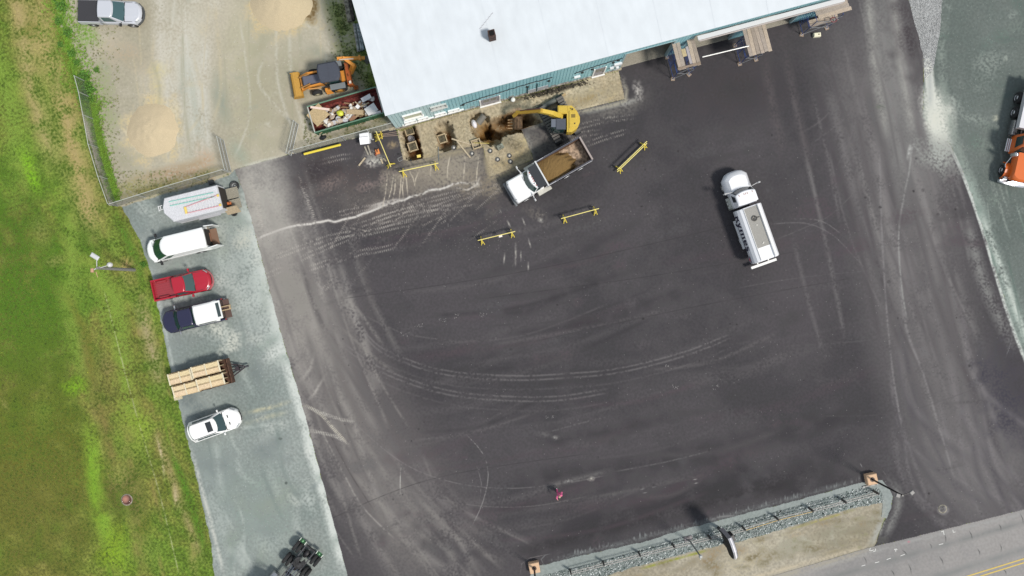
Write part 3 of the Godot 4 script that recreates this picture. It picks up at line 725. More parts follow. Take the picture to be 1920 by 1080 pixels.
func paint_rest():
	# stone-dust yard on the east side
	var pale := C(168,178,170); var dark := C(92,110,103)
	stroke([1738,100, 1745,180, 1752,230, 1762,260], 22, C(222,224,216), 0.95, -1, 0.35, 0.5)
	blob(1758, 215, 36, 80, -12, C(224,226,216), 1.0, -1, 0.4, 0.4)
	blob(1762, 285, 46, 50, -30, C(176,180,174), 0.8, -1, 0.8)
	stroke([1734,60, 1742,140, 1742,220], 18, C(190,194,190), 0.8, 4, 0.5)
	blob(1755, 225, 26, 40, -14, C(222,224,212), 0.9, -1, 0.5)
	stroke([1770,30, 1765,130, 1790,260, 1850,420], 26, C(150,160,152), 0.6, 4, 0.8)
	stroke([1800,300, 1850,450, 1900,580, 1950,700], 46, C(160,174,166), 0.8, 4, 0.7)
	stroke([1840,400, 1890,540, 1925,640], 16, C(206,214,206), 0.8, 4, 0.7)
	for i in 36:
		var x = rng.randf_range(1790, 1960); var y = rng.randf_range(250, 560)
		stroke([x, y, x + rng.randf_range(10, 40), y + rng.randf_range(50, 130)], rng.randf_range(3, 9), [pale, dark][i % 2], 0.4, 4, 1.1)
	for i in 40: blob(rng.randf_range(1770, 2040), rng.randf_range(-40, 600), rng.randf_range(10, 40), rng.randf_range(8, 26), rng.randf_range(-60, 60), [pale, dark, C(132,146,136)][i % 3], 0.4, 4, 1.1)
	blob(1866, 222, 8, 7, 0, C(210,210,190), 0.9, 4, 0.6); blob(1884, 110, 6, 6, 0, C(170,178,168), 0.8, 4, 0.6)
	blob(1850, 130, 40, 60, 20, pale, 0.4, 4, 1.1)
	specks(900, 1760, 0, 1920, 640, C(206,214,206), 4, 0.5); specks(700, 1760, 0, 1920, 640, C(70,84,80), 4, 0.5)
	# verge
	for i in 50: blob(rng.randf_range(1000, 1650), rng.randf_range(950, 1120), rng.randf_range(8, 36), rng.randf_range(4, 12), -15, [C(206,198,172), C(150,140,112), C(138,128,98), C(178,170,146)][i % 4], 0.55, 7, 1.1)
	blob(1600, 1000, 40, 20, -14, C(140,128,100), 0.7, 7, 1.1); blob(1480, 1030, 60, 14, -14, C(166,160,138), 0.5, 7, 1.0)
	stroke([1200,1066, 1272,1046, 1330,1030], 7, C(152,158,66), 0.8, 7, 0.7)
	stroke([1480,992, 1560,968, 1600,956], 6, C(170,164,96), 0.7, 7, 0.9)
	stroke([1120,1150, 1350,1098, 1560,1042, 1630,1022], 14, C(206,194,170), 0.7, 7, 0.7)
	stroke([1655,945, 1650,985, 1634,1020], 18, C(178,182,178), 0.85, -1, 0.5)
	specks(700, 1080, 960, 1650, 1100, C(120,110,80), 7, 0.6)
	stroke([1100,1180, 1440,1086, 1560,1052, 1640,1028], 22, C(178,172,158), 0.75, -1, 0.8)
	stroke([1000,1090, 1135,1066, 1272,1026, 1440,984, 1600,940], 5, C(150,152,146), 0.4, 6, 0.8)
	blob(1570, 1000, 110, 26, -15, C(158,153,134), 0.9, 7, 0.9, 0.3)
	blob(1480, 1025, 70, 18, -15, C(170,168,150), 0.8, 7, 0.9)
	blob(1400, 1050, 60, 22, -15, C(196,186,160), 0.8, 7, 0.9)
	stroke([1500,1000, 1520,1030, 1515,1045], 10, C(190,188,174), 0.7, 7, 0.7)
	stroke([1560,985, 1560,1010, 1575,1030], 12, C(188,186,172), 0.6, 7, 0.7)
	for i in 60:
		var x = rng.randf_range(1120, 1645)
		blob(x, 1000 + (1560 - x) * 0.25 + rng.randf_range(-26, 26), rng.randf_range(6, 40), rng.randf_range(4, 12), rng.randf_range(-30, 5), [C(128,118,92), C(158,140,112), C(200,194,174), C(140,134,112)][i % 4], 0.6, 7, 1.1)
	stroke([1660,892, 1680,915, 1684,945, 1668,985, 1648,1022], 26, C(136,136,134), 0.75, 3, 0.5)
	stroke([1655,935, 1655,970, 1640,1005, 1625,1028], 20, C(176,176,168), 0.8, -1, 0.7)
	for i in 40: blob(rng.randf_range(1480, 1650), rng.randf_range(955, 1030), rng.randf_range(4, 16), rng.randf_range(2, 8), rng.randf_range(-40, 10), [C(132,124,98), C(168,166,146), C(150,148,118)][i % 3], 0.6, 7, 1.1)
	blob(1655, 1012, 16, 9, -14, C(96,96,92), 0.9, 3, 0.5)
	# road: worn wheel paths, cracks
	stroke([1300,1150, 1600,1070, 1800,1012, 2060,940], 18, C(139,140,139), 0.7, 8, 0.6)
	stroke([1500,1160, 1760,1080, 1900,1035, 2060,990], 22, C(140,142,141), 0.6, 8, 0.6)
	stroke([1740,1150, 1900,1098, 2060,1050], 20, C(138,140,139), 0.6, 8, 0.6)
	stroke([1500,1075, 1700,1016, 1920,962], 10, C(172,172,170), 0.5, 8, 0.7)
	for q in [[1618,1042,1624,1056], [1670,1068,1676,1080], [1702,1056,1708,1076], [1742,1018,1746,1028], [1760,1042,1768,1058], [1770,1000,1772,1016], [1816,994,1822,1010], [1832,1028,1836,1040], [1872,982,1876,994], [1874,1018,1876,1034], [1912,962,1918,982], [1880,1066,1886,1076], [1690,1030,1700,1040]]:
		stroke([q[0], q[1], (q[0] + q[2]) * 0.5 + 1.5, (q[1] + q[3]) * 0.5, q[2], q[3]], 2.2, C(92,93,92), 0.9, 8, 0.3, 0.7)
	blob(1768, 955, 12, 11, 0, C(150,147,147), 0.9, 3, 0.4, 0.6)
	blob(1703, 1015, 6, 4, 0, C(214,120,136), 0.85, 8, 0.6)
	stroke([748,300, 770,306, 800,300, 840,288, 905,277], 20, C(158,148,128), 0.85, -1, 0.7)
	stroke([906,278, 912,310, 918,334, 946,324, 1002,300], 14, C(160,149,126), 0.85, -1, 0.8)
	stroke([976,244, 990,272, 1002,300], 10, C(176,168,150), 0.8, -1, 0.7)
	stroke([985,243, 1085,210, 1172,188, 1166,150], 12, C(176,170,154), 0.75, -1, 0.8)
	# dig: moist earth, raked fines, ash along the wall
	stroke([950,190, 1020,170, 1075,155], 16, C(70,64,54), 0.9, 9, 1.0)
	stroke([1000,182, 1060,165, 1095,150], 12, C(50,46,42), 0.8, 9, 0.9)
	stroke([1020,205, 1080,190, 1160,165], 34, C(166,150,118), 0.8, 9, 0.9)
	for q in [[765,240,780,296], [770,238,776,292], [828,240,836,272]]: stroke(q, 30, C(112,70,36), 0.98, 9, 0.4, 0.35)
	stroke([893,225, 903,240, 915,250, 935,240], 44, C(140,104,58), 0.95, 9, 0.5, 0.4)
	stroke([915,242, 950,232, 990,226, 1003,232], 42, C(110,74,38), 0.98, 9, 0.4, 0.4)
	stroke([940,218, 975,212, 990,216], 18, C(84,62,40), 0.8, 9, 0.6)
	blob(1010, 240, 22, 16, 0, C(190,172,130), 0.7, 9, 0.8)
	blob(955, 300, 50, 26, -14, C(178,156,112), 0.8, 9, 0.9)
	blob(985, 262, 22, 26, 0, C(202,186,146), 0.7, 9, 0.8)
	blob(960, 272, 26, 14, 10, C(116,108,88), 0.8, 9, 1.0)
	blob(968, 205, 14, 6, 0, C(206,150,120), 0.6, 9, 0.7)
	for i in 60: blob(rng.randf_range(750, 1165), rng.randf_range(140, 310), rng.randf_range(3, 14), rng.randf_range(2, 8), rng.randf_range(-40, 20), [C(214,198,158), C(150,130,92), C(184,164,122)][i % 3], 0.5, 9, 1.1)
	specks(1500, 745, 135, 1175, 330, C(110,96,70), 9, 0.7); specks(700, 745, 135, 1175, 330, C(230,218,186), 9, 0.6)

# ---------------------------------------------------------------- ground sheets
func uv_of(v: Vector3) -> Vector2: return Vector2((v.x * S + 960.0 - OX) / 2240.0, (v.z * S + 540.0 - OY) / 1260.0)
func sheet(called: String, p: PackedVector2Array, y: float) -> MeshInstance3D:
	var st := SurfaceTool.new(); st.begin(Mesh.PRIMITIVE_TRIANGLES)
	var idx = Geometry2D.triangulate_polygon(p)
	for i in range(0, idx.size(), 3):
		var q := [P(p[idx[i]].x, p[idx[i]].y), P(p[idx[i + 1]].x, p[idx[i + 1]].y), P(p[idx[i + 2]].x, p[idx[i + 2]].y)]
		if (q[1] - q[0]).cross(q[2] - q[0]).y > 0: q = [q[0], q[2], q[1]]
		for v in q:
			st.set_normal(Vector3.UP); st.set_uv(uv_of(v)); st.add_vertex(Vector3(v.x, y, v.z))
	var o := mesh_node(called, st.commit(), ground_mat, self)
	o.set_meta("kind", "structure")
	return o
# frame of the shop: u along the front wall, v out from it, both in map px from the wall's west corner
const EU := Vector2(0.9662, -0.2577)
const EV := Vector2(0.2577, 0.9662)
func UVpx(u: float, v: float) -> Vector2: return Vector2(742, 240) + EU * u + EV * v
func dig_height(px: float, py: float) -> float:
	var p = Vector2(px, py)
	var h = edge_noise.get_noise_2d(px * 0.8, py * 0.8) * 0.05
	for c in [[764,243,776,288,15.0,1.5], [832,244,838,268,17.0,1.4], [899,228,903,240,19.0,1.5], [905,246,925,256,17.0,1.1], [925,240,985,228,18.0,1.6], [985,228,1004,232,12.0,1.0]]:
		var a = Vector2(c[0], c[1]); var b = Vector2(c[2], c[3])
		var q = Geometry2D.get_closest_point_to_segment(p, a, b)
		var d = p.distance_to(q) + edge_noise.get_noise_2d(px * 2.0, py * 2.0) * 5.0
		h = minf(h, -c[5] * (1.0 - smoothstep(c[4] * 0.80, c[4] * 1.08, d)) + h)
	for c in [[1000,187,16,0.35], [1030,176,14,0.3], [1058,166,12,0.25], [975,198,12,0.25], [958,268,14,0.3], [975,276,10,0.25], [1015,196,10,0.25], [882,222,8,0.12]]:
		var d = p.distance_to(Vector2(c[0], c[1])) / c[2]
		if d < 1.0: h += c[3] * (1.0 - d * d) * (0.7 + 0.9 * edge_noise.get_noise_2d(px * 3.0, py * 3.0))
	return h
func build_ground():
	# one big ground with the excavation left open
	var hole := [UVpx(-8, 0.5), UVpx(444, 0.5), UVpx(444, 142), UVpx(-8, 142)]
	var rim := [Vector2(-160, -90), Vector2(2080, -90), Vector2(2080, 1170), Vector2(-160, 1170)]
	var st := SurfaceTool.new(); st.begin(Mesh.PRIMITIVE_TRIANGLES)
	for i in 4:
		var j = (i + 1) % 4
		var q := []
		for w in [rim[i], rim[j], hole[j], hole[i]]: q.append(P(w.x, w.y))
		for t in [[0, 1, 2], [0, 2, 3]]:
			var a = q[t[0]]; var b = q[t[1]]; var c = q[t[2]]
			if (b - a).cross(c - a).y > 0: var z = b; b = c; c = z
			for v in [a, b, c]: st.set_normal(Vector3.UP); st.set_uv(uv_of(v)); st.add_vertex(v)
	mesh_node("ground", st.commit(), ground_mat, self).set_meta("kind", "structure")
	# country beyond the mapped part
	var far := mb()
	var ri := [P(-160, -90), P(2080, -90), P(2080, 1170), P(-160, 1170)]
	var ro := [Vector3(-420, -0.01, -420), Vector3(420, -0.01, -420), Vector3(420, -0.01, 420), Vector3(-420, -0.01, 420)]
	for i in 4:
		var j = (i + 1) % 4
		outq(far, ro[i], ro[j], ri[j], ri[i], Vector3(0, -50, 0))
	struct("terrain", far, textured("terrain", 0.11, 0.12, 0.05, mottle_tex, 0.05, 1.0))
	sheet("grass_field", polys.field, 0.006)
	sheet("dirt_yard", polys.yard, 0.010)
	sheet("verge", polys.verge, 0.014)
	sheet("gravel_parking", polys.park, 0.014)
	sheet("stone_dust_yard", polys.dust, 0.018)
	sheet("gravel_apron", polys.stone, 0.022)
	sheet("asphalt_lot", polys.lot, 0.028)
	sheet("road", polys.road, 0.034)
	sheet("gravel_bed", polys.bed, 0.020)
	sheet("footpath_strip", polys.strip, 0.040)
	# excavation: a modelled surface with real pits
	var g := SurfaceTool.new(); g.begin(Mesh.PRIMITIVE_TRIANGLES); g.set_smooth_group(1)
	var nu := 226; var nv := 71
	var pts := PackedVector3Array()
	for j in nv + 1:
		for i in nu + 1:
			var m = UVpx(-8 + 452.0 * i / nu, 0.5 + 141.5 * j / nv)
			var edge = minf(minf(i, nu - i), minf(j, nv - j))
			var hh = dig_height(m.x, m.y) * clampf(edge / 3.0, 0.0, 1.0)
			if edge > 0: hh -= 0.004 if not Geometry2D.is_point_in_polygon(m, polys.dig) else 0.0
			if not Geometry2D.is_point_in_polygon(m, polys.dig): hh = minf(hh, 0.0)
			var v = P(m.x, m.y); v.y = hh
			pts.append(v)
	for j in nv:
		for i in nu:
			var a = j * (nu + 1) + i
			for k in [a, a + 1, a + nu + 2, a, a + nu + 2, a + nu + 1]:
				g.set_uv(uv_of(pts[k])); g.add_vertex(pts[k])
	g.generate_normals()
	mesh_node("excavated_ground", g.commit(), ground_mat, self).set_meta("kind", "structure")
	# painted lines on the road
	var line := M(0.56, 0.42, 0.12, 0.9)
	for k in [0.0, 7.5]:
		var l := mb()
		var a = P(1790, 1087.5 + k, 0); var b = P(2075, 999 + k, 0)
		box(l, (a + b) * 0.5 + Vector3(0, 0.0395, 0), Vector3(a.distance_to(b), 0.003, 0.11), Basis(Vector3.UP, heading(285, -88.5)))
		struct("road_line", l, line)
	var wm := mb()
	for q in [[1640,1033,1641.5,1028.5], [1641.5,1032.5,1637,1034], [1630,1032.5,1631.5,1027], [1631.5,1032.5,1638,1030.5], [1679,1028,1679,1034], [1679,1028,1676,1031], [1679,1028,1682,1031], [1615,1061,1622,1059], [1640,1055,1648,1053], [1662,1049,1670,1046], [1688,1042,1696,1039], [1760,1021,1768,1019], [1768,996,1770,1003], [1786,993,1787,998], [1787,998,1791,997], [1769,995,1764,997]]:
		bar(wm, P(q[0], q[1]) + Vector3(0, 0.04, 0), P(q[2], q[3]) + Vector3(0, 0.04, 0), 0.055, 0.004)
	struct("utility_mark", wm, M(0.62, 0.62, 0.6, 0.9))
	# loose stone: the apron at the east side and the island bed
	var rock := SurfaceTool.new(); rock.begin(Mesh.PRIMITIVE_TRIANGLES); rock.set_smooth_group(-1)
	var rr := []
	for k in 3:
		var ring := PackedVector3Array()
		for i in 6: ring.append(Vector3(cos(TAU * i / 6.0 + k * 0.4) * [0.5, 0.46, 0.2][k] * (0.8 + 0.3 * sin(i * 2.4 + k)), [0.0, 0.3, 0.55][k], sin(TAU * i / 6.0 + k * 0.4) * [0.42, 0.4, 0.18][k]))
		rr.append(ring)
	loft(rock, rr, true, true, false); rock.generate_normals()
	var rmesh = rock.commit()
	var vm := StandardMaterial3D.new(); vm.vertex_color_use_as_albedo = true; vm.roughness = 0.9
	for spec in [["crushed_stone", polys.stone, 1690, -80, 1768, 152, 9000, 0.05, 0.10, Color(0.37, 0.375, 0.375), 0.12, 0.018], ["bed_stone", polys.bed, 985, 905, 1660, 1100, 22000, 0.08, 0.17, Color(0.29, 0.32, 0.31), 0.2, 0.016]]:
		var xf := []; var cols := []
		for i in spec[6]:
			var m := Vector2(rng.randf_range(spec[2], spec[4]), rng.randf_range(spec[3], spec[5]))
			if not Geometry2D.is_point_in_polygon(m, spec[1]): continue
			var s = rng.randf_range(spec[7], spec[8])
			var b = Basis.from_euler(Vector3(rng.randf_range(-0.5, 0.5), rng.randf() * TAU, rng.randf_range(-0.5, 0.5))).scaled(Vector3(s, s * rng.randf_range(0.4, 0.8), s))
			xf.append(Transform3D(b, P(m.x, m.y) + Vector3(0, spec[11] + rng.randf_range(-0.01, 0.03), 0)))
			var c: Color = spec[9]; var t = rng.randf_range(-1, 1)
			t = t * absf(t) * spec[10] * 1.6 + rng.randf_range(-0.03, 0.03)
			cols.append(Color(maxf(0.03, c.r + t), maxf(0.03, c.g + t), maxf(0.03, c.b + t)))
		tag(multi(spec[0], rmesh, xf, vm, cols), "loose pale grey crushed stone tapering along the asphalt edge" if spec[0] == "crushed_stone" else "grey green stone bed between the fine gravel strip and the tan verge", "gravel")
	# clods and grit in the dig
	var xf2 := []; var col2 := []
	for i in 1100:
		var m = UVpx(rng.randf_range(0, 436), rng.randf_range(2, 136))
		if not Geometry2D.is_point_in_polygon(m, polys.dig): continue
		var s = rng.randf_range(0.03, 0.1)
		if rng.randf() < 0.06: s *= 2.2
		xf2.append(Transform3D(Basis.from_euler(Vector3(rng.randf(), rng.randf() * TAU, rng.randf())).scaled(Vector3(s, s, s)), P(m.x, m.y) + Vector3(0, dig_height(m.x, m.y) - 0.01, 0)))
		var w = rng.randf_range(0.6, 1.2); col2.append(Color(0.42 * w, 0.35 * w, 0.23 * w))
	tag(multi("dirt_clod", rmesh, xf2, vm, col2), "scattered clods of tan earth over the dug ground by the shop wall", "earth")
	var xf3 := []; var col3 := []
	for i in 300:
		var t = rng.randf(); var m = Vector2(lerpf(985, 1100, t), lerpf(188, 155, t)) + Vector2(rng.randfn() * 4, rng.randfn() * 2.2 - 2.0)
		var s = rng.randf_range(0.05, 0.16)
		xf3.append(Transform3D(Basis.from_euler(Vector3(rng.randf(), rng.randf() * TAU, rng.randf())).scaled(Vector3(s * 1.4, s, s)), P(m.x, m.y) + Vector3(0, dig_height(m.x, m.y), 0)))
		var w = rng.randf_range(0.3, 1.3); col3.append(Color(0.06 * w, 0.05 * w, 0.035 * w))
	tag(multi("dark_rubble", rmesh, xf3, vm, col3), "dark broken bark and rubble heaped along the foot of the teal wall", "rubble")

# ---------------------------------------------------------------- the shop building
var shop: Node3D
func Lb(px: float, py: float, h := 0.0) -> Vector3: return shop.transform.affine_inverse() * P(px, py, h)
func siding(x0: float, x1: float, y0: float, y1: float, m: Material, place := Transform3D()):
	var n = maxi(1, int(round((x1 - x0) / 0.9)))
	var w = (x1 - x0) / n
	for i in n:
		var st := mb()
		var a = x0 + i * w
		box(st, place * Vector3(a + w * 0.5, (y0 + y1) * 0.5, -0.075), Vector3(w, y1 - y0, 0.09), place.basis)
		for k in 3:
			var rx = a + w * (k + 0.5) / 3.0
			box(st, place * Vector3(rx, (y0 + y1) * 0.5, 0.0), Vector3(w / 3.0 - 0.036, y1 - y0 - 0.004, 0.06), place.basis)
		obj("siding_panel", st, m, shop)
func build_building():
	shop = thing("shop_building", "long teal ribbed metal shop with a bright white metal roof", "building", P(742, 240), heading(EU.x, EU.y))
	var L := 38.8; var D := 25.0; var EH := 5.5; var SL := 0.19; var RH = EH + D * 0.5 * SL
	var teal := textured("teal", 0.40, 0.76, 0.84, grain_tex, 0.4, 0.5)
	var teal2 := textured("teal_pale", 0.66, 0.9, 0.92, grain_tex, 0.4, 0.5)
	var white := M(0.82, 0.84, 0.86, 0.5)
	var slab := mb(); box(slab, Vector3(L * 0.5, 0.02, -D * 0.5), Vector3(L - 0.02, 0.12, D - 0.02))
	obj("floor_slab", slab, textured("slab", 0.42, 0.39, 0.32, grain_tex, 0.3, 0.9), shop)
	# front wall: office part, three door bays, piers
	siding(0, 4.6, 0.0, EH, teal2); siding(4.6, 20.6, 0.0, EH, teal)
	for b in [[24.9, 26.6], [30.75, 32.2], [36.4, L]]: siding(b[0], b[1], 0.0, EH, teal)
	for b in [[20.6, 24.9], [26.6, 30.75], [32.2, 36.4]]:
		siding(b[0], b[1], 4.55, EH, teal)
		var j := mb()
		for x in [b[0] - 0.02, b[1] + 0.02]: box(j, Vector3(x, 2.27, -0.05), Vector3(0.16, 4.5, 0.24))
		box(j, Vector3((b[0] + b[1]) * 0.5, 4.5, -0.05), Vector3(b[1] - b[0], 0.1, 0.24))
		obj("door_frame", j, M(0.3, 0.42, 0.44, 0.5), shop)
		for x in [b[0] + 0.15, b[1] - 0.15]:
			var rail := mb(); bar(rail, Vector3(x, 4.3, -0.3), Vector3(x, 4.35, -4.0), 0.06); obj("door_track", rail, M(0.4, 0.4, 0.4, 0.4, 0.6), shop)
	# end and rear walls, gables
	var west := Transform3D(Basis(Vector3.UP, -PI / 2), Vector3(0, 0, -0.125)); siding(0, 0.01, 0, EH, teal, Transform3D(Basis(), Vector3(0, 0, -40))) if false else siding(-(D - 0.25), 0, 0, EH, teal, Transform3D(Basis(Vector3.UP, -PI / 2), Vector3(0, 0, -0.125)))
	siding(0, D - 0.25, 0, EH, teal, Transform3D(Basis(Vector3.UP, PI / 2), Vector3(L, 0, -0.125)))
	siding(0, L, 0, EH, teal, Transform3D(Basis(Vector3.UP, PI), Vector3(L, 0, -D)))
	for x in [0.06, L - 0.06]:
		var g := mb()
		var pr := [Vector3(x - 0.055, EH, -0.1), Vector3(x - 0.055, RH - 0.05, -D * 0.5), Vector3(x - 0.055, EH, -D + 0.1)]
		outtri(g, pr[0], pr[1], pr[2], Vector3(x, EH + 1, -D * 0.5))
		var q := []
		for v in pr: q.append(v + Vector3(0.11, 0, 0))
		outtri(g, q[0], q[1], q[2], Vector3(x, EH + 1, -D * 0.5))
		obj("gable", g, teal, shop)
	# roof: panels with standing seams, two slopes
	var roofm := textured("roof", 0.60, 0.645, 0.685, roof_tex, 0.12, 0.6)
	var n := 43; var w = (L + 0.16) / n
	for side in 2:
		for i in n:
			var st := mb()
			var x0 = -0.08 + i * w
			var e = [0.14, -D * 0.5] if side == 0 else [-D - 0.14, -D * 0.5]
			var ye = EH + 0.03; var yr = RH + 0.03
			hexa(st, [Vector3(x0, ye, e[0]), Vector3(x0 + w, ye, e[0]), Vector3(x0 + w, yr, e[1]), Vector3(x0, yr, e[1]), Vector3(x0, ye + 0.06, e[0]), Vector3(x0 + w, ye + 0.06, e[0]), Vector3(x0 + w, yr + 0.06, e[1]), Vector3(x0, yr + 0.06, e[1])])
			if i % 5 == 1: bar(st, Vector3(x0 + 0.06, ye + 0.066, e[0]), Vector3(x0 + 0.06, yr + 0.066, e[1]), 0.16, 0.012)
			obj("roof_panel", st, roofm, shop)
	var cap := mb(); box(cap, Vector3(L * 0.5, RH + 0.14, -D * 0.5), Vector3(L + 0.2, 0.05, 0.5)); obj("ridge_cap", cap, roofm, shop)
	var ev := mb(); box(ev, Vector3(13.0, EH - 0.02, 0.09), Vector3(26.0, 0.09, 0.08)); obj("eave_trim", ev, teal2, shop)
	# long pale ledge under the eaves at the door end, with the dark gap above it
	var fa := mb(); box(fa, Vector3(32.9, EH - 0.62, 0.42), Vector3(12.6, 0.12, 0.36)); obj("fascia_board", fa, M(0.62, 0.62, 0.62, 0.5), shop)
	var fe := mb(); box(fe, Vector3(32.9, EH - 0.72, 0.66), Vector3(12.4, 0.08, 0.08)); obj("fascia_edge", fe, M(0.42, 0.38, 0.36, 0.7), shop)
	# chimney and the loose cable on the roof
	var cx = Lb(922, 63, 7.3); var rz = EH - cx.z * SL
	var ch := mb(); box(ch, Vector3(cx.x, rz + 0.6, cx.z), Vector3(0.56, 1.3, 0.56)); 
	var cn := obj("chimney", ch, rough_mat(0.10, 0.055, 0.045), shop)
	var fl := mb(); box(fl, Vector3(cx.x, rz + 1.26, cx.z), Vector3(0.38, 0.03, 0.38)); obj("flue", fl, M(0.005, 0.005, 0.005, 1.0), cn)
	var cc := mb()
	for k in 6:
		var a = Vector2(898, 48).lerp(Vector2(924, 17), k / 6.0); var b = Vector2(898, 48).lerp(Vector2(924, 17), (k + 1) / 6.0)
		var pa = Lb(a.x, a.y, 7.3); var pb = Lb(b.x, b.y, 7.5)
		pa.y = EH - pa.z * SL + 0.13; pb.y = EH - pb.z * SL + 0.13
		cyl(cc, pa, pb, 0.02, -1, 5)
	obj("roof_cable", cc, M(0.4, 0.4, 0.42, 0.6), shop)
	# windows
	var fr := M(0.78, 0.78, 0.76, 0.5); var pane := M(0.10, 0.12, 0.12, 0.08)
	for wd in [[1.15, 2.75, 2.35, 3.75, 1, 0], [3.65, 4.95, 3.2, 4.15, 1, 1], [1.0, 1.95, 0.75, 1.35, 2, 2], [2.2, 3.05, 0.75, 1.35, 2, 2], [3.75, 4.65, 0.75, 1.35, 2, 2], [4.95, 5.9, 0.75, 1.35, 2, 2]]:
		var f := mb()
		var x0 = wd[0]; var x1 = wd[1]; var y0 = wd[2]; var y1 = wd[3]; var t = 0.10
		box(f, Vector3((x0 + x1) * 0.5, y1, 0.08), Vector3(x1 - x0 + t, t, 0.16)); box(f, Vector3((x0 + x1) * 0.5, y0, 0.11), Vector3(x1 - x0 + t * 2, t, 0.22))
		for x in [x0, x1]: box(f, Vector3(x, (y0 + y1) * 0.5, 0.08), Vector3(t, y1 - y0 - t - 0.004, 0.15))
		if wd[4] == 2: box(f, Vector3((x0 + x1) * 0.5, (y0 + y1) * 0.5, 0.075), Vector3(0.07, y1 - y0 - t - 0.004, 0.12))
		var win = obj("window", f, fr if wd[5] != 1 else M(0.5, 0.52, 0.5, 0.5), shop)
		var g := mb(); box(g, Vector3((x0 + x1) * 0.5, (y0 + y1) * 0.5, 0.045), Vector3(x1 - x0 - t, y1 - y0 - t, 0.02)); obj("pane", g, pane, win)
		if wd[5] == 0:
			var bl := mb(); box(bl, Vector3((x0 + x1) * 0.5, y0 + 0.5, 0.060), Vector3(x1 - x0 - t - 0.02, 0.85, 0.008)); obj("blind", bl, M(0.5, 0.52, 0.38, 0.8), win)
		if wd[5] == 1:
			for k in 3:
				var it := mb(); box(it, Vector3(x0 + 0.3 + k * 0.35, y0 + 0.28, 0.062), Vector3(0.24, 0.34, 0.01)); obj("window_sticker", it, M(0.6, 0.6, 0.56, 0.8), win)
	# ledge of white trim under the low windows
	var lt := mb(); box(lt, Vector3(3.5, 0.55, 0.07), Vector3(5.6, 0.16, 0.14)); obj("wall_trim", lt, fr, shop)
	# grey door in white jambs, small boxes and vents further along
	for dd in [[7.9, 9.55, 1.9], [18.2, 19.1, 2.05]]:
		var d := mb(); box(d, Vector3((dd[0] + dd[1]) * 0.5, dd[2] * 0.5 + 0.02, 0.045), Vector3(dd[1] - dd[0], dd[2], 0.06))
		var dn = obj("door", d, M(0.26, 0.25, 0.27, 0.5), shop)
		var jb := mb()
		for x in [dd[0] - 0.06, dd[1] + 0.06]: box(jb, Vector3(x, dd[2] * 0.5 + 0.06, 0.06), Vector3(0.11, dd[2] + 0.12, 0.12))
		box(jb, Vector3((dd[0] + dd[1]) * 0.5, 0.05, 0.12), Vector3(dd[1] - dd[0] + 0.3, 0.07, 0.26))
		obj("door_jamb", jb, fr, dn)
		for k in 2:
			var pn := mb(); box(pn, Vector3(lerpf(dd[0], dd[1], 0.3 + 0.4 * k), dd[2] * 0.72, 0.082), Vector3((dd[1] - dd[0]) * 0.3, dd[2] * 0.34, 0.012)); obj("pane", pn, pane, dn)
		var hd := mb(); box(hd, Vector3(dd[1] - 0.12, 1.0, 0.10), Vector3(0.05, 0.14, 0.06)); obj("handle", hd, M(0.05, 0.05, 0.05, 0.4), dn)
	for q in [[16.6, 1.5, 0.55, 0.22], [19.75, 1.35, 0.34, 0.3], [20.2, 2.1, 0.7, 0.45], [20.3, 0.9, 0.26, 0.5]]:
		var u := mb(); cbox(u, Vector3(q[0], q[1], 0.12), Vector3(q[2], q[3], 0.2)); obj("meter_box", u, M(0.7, 0.71, 0.72, 0.5), shop)
	# torn flashing wandering along the wall
	for seg in [[6.1, 12.9, 2.0, 3.4], [13.0, 14.2, 3.3, 3.3], [16.3, 20.3, 2.5, 3.5]]:
		var fs := mb(); var ps := mb()
		var x = seg[0]; var last := Vector3(x, seg[2], 0.06)
		while x < seg[1]:
			x += rng.randf_range(0.14, 0.26)
			var t = (x - seg[0]) / (seg[1] - seg[0])
			var y = lerpf(seg[2], seg[3], sqrt(clampf(t, 0, 1))) + rng.randf_range(-0.09, 0.09)
			var nx := Vector3(x, y, 0.06)
			bar(fs, last, nx, 0.05, rng.randf_range(0.07, 0.16))
			if rng.randf() < 0.7: bar(ps, last + Vector3(0, -0.17, -0.015), nx + Vector3(0, -0.17, -0.015), 0.04, rng.randf_range(0.06, 0.14))
			last = nx
		obj("torn_flashing", fs, M(0.03, 0.05, 0.055, 0.8), shop)
		obj("flashing_edge", ps, M(0.55, 0.6, 0.6, 0.7), shop)
	for q in [[6.35, 2.2], [14.0, 2.55], [17.0, 2.35], [17.9, 2.5], [19.7, 2.9], [20.1, 3.2], [12.1, 2.45]]:
		var v := mb(); cyl(v, Vector3(q[0], q[1], 0.0), Vector3(q[0], q[1], 0.14), 0.13, -1, 10); obj("wall_vent", v, M(0.02, 0.025, 0.025, 0.7), shop)
	var cd := mb()
	for q in [[12.15, 0.05, 2.4], [13.0, 0.05, 2.6]]: cyl(cd, Vector3(q[0], q[1], 0.07), Vector3(q[0], q[2], 0.07), 0.05, -1, 8)
	obj("downpipe", cd, M(0.03, 0.10, 0.12, 0.5), shop)
	# grey board patched over the lower wall, brown plinth at the foot
	var pb2 := mb(); box(pb2, Vector3(13.1, 0.55, 0.045), Vector3(1.9, 0.95, 0.03)); obj("wall_patch", pb2, M(0.42, 0.44, 0.47, 0.7), shop)
	var pl := mb(); box(pl, Vector3(10.3, 0.06, 0.06), Vector3(20.4, 0.16, 0.13)); obj("plinth", pl, rough_mat(0.40, 0.37, 0.33), shop)
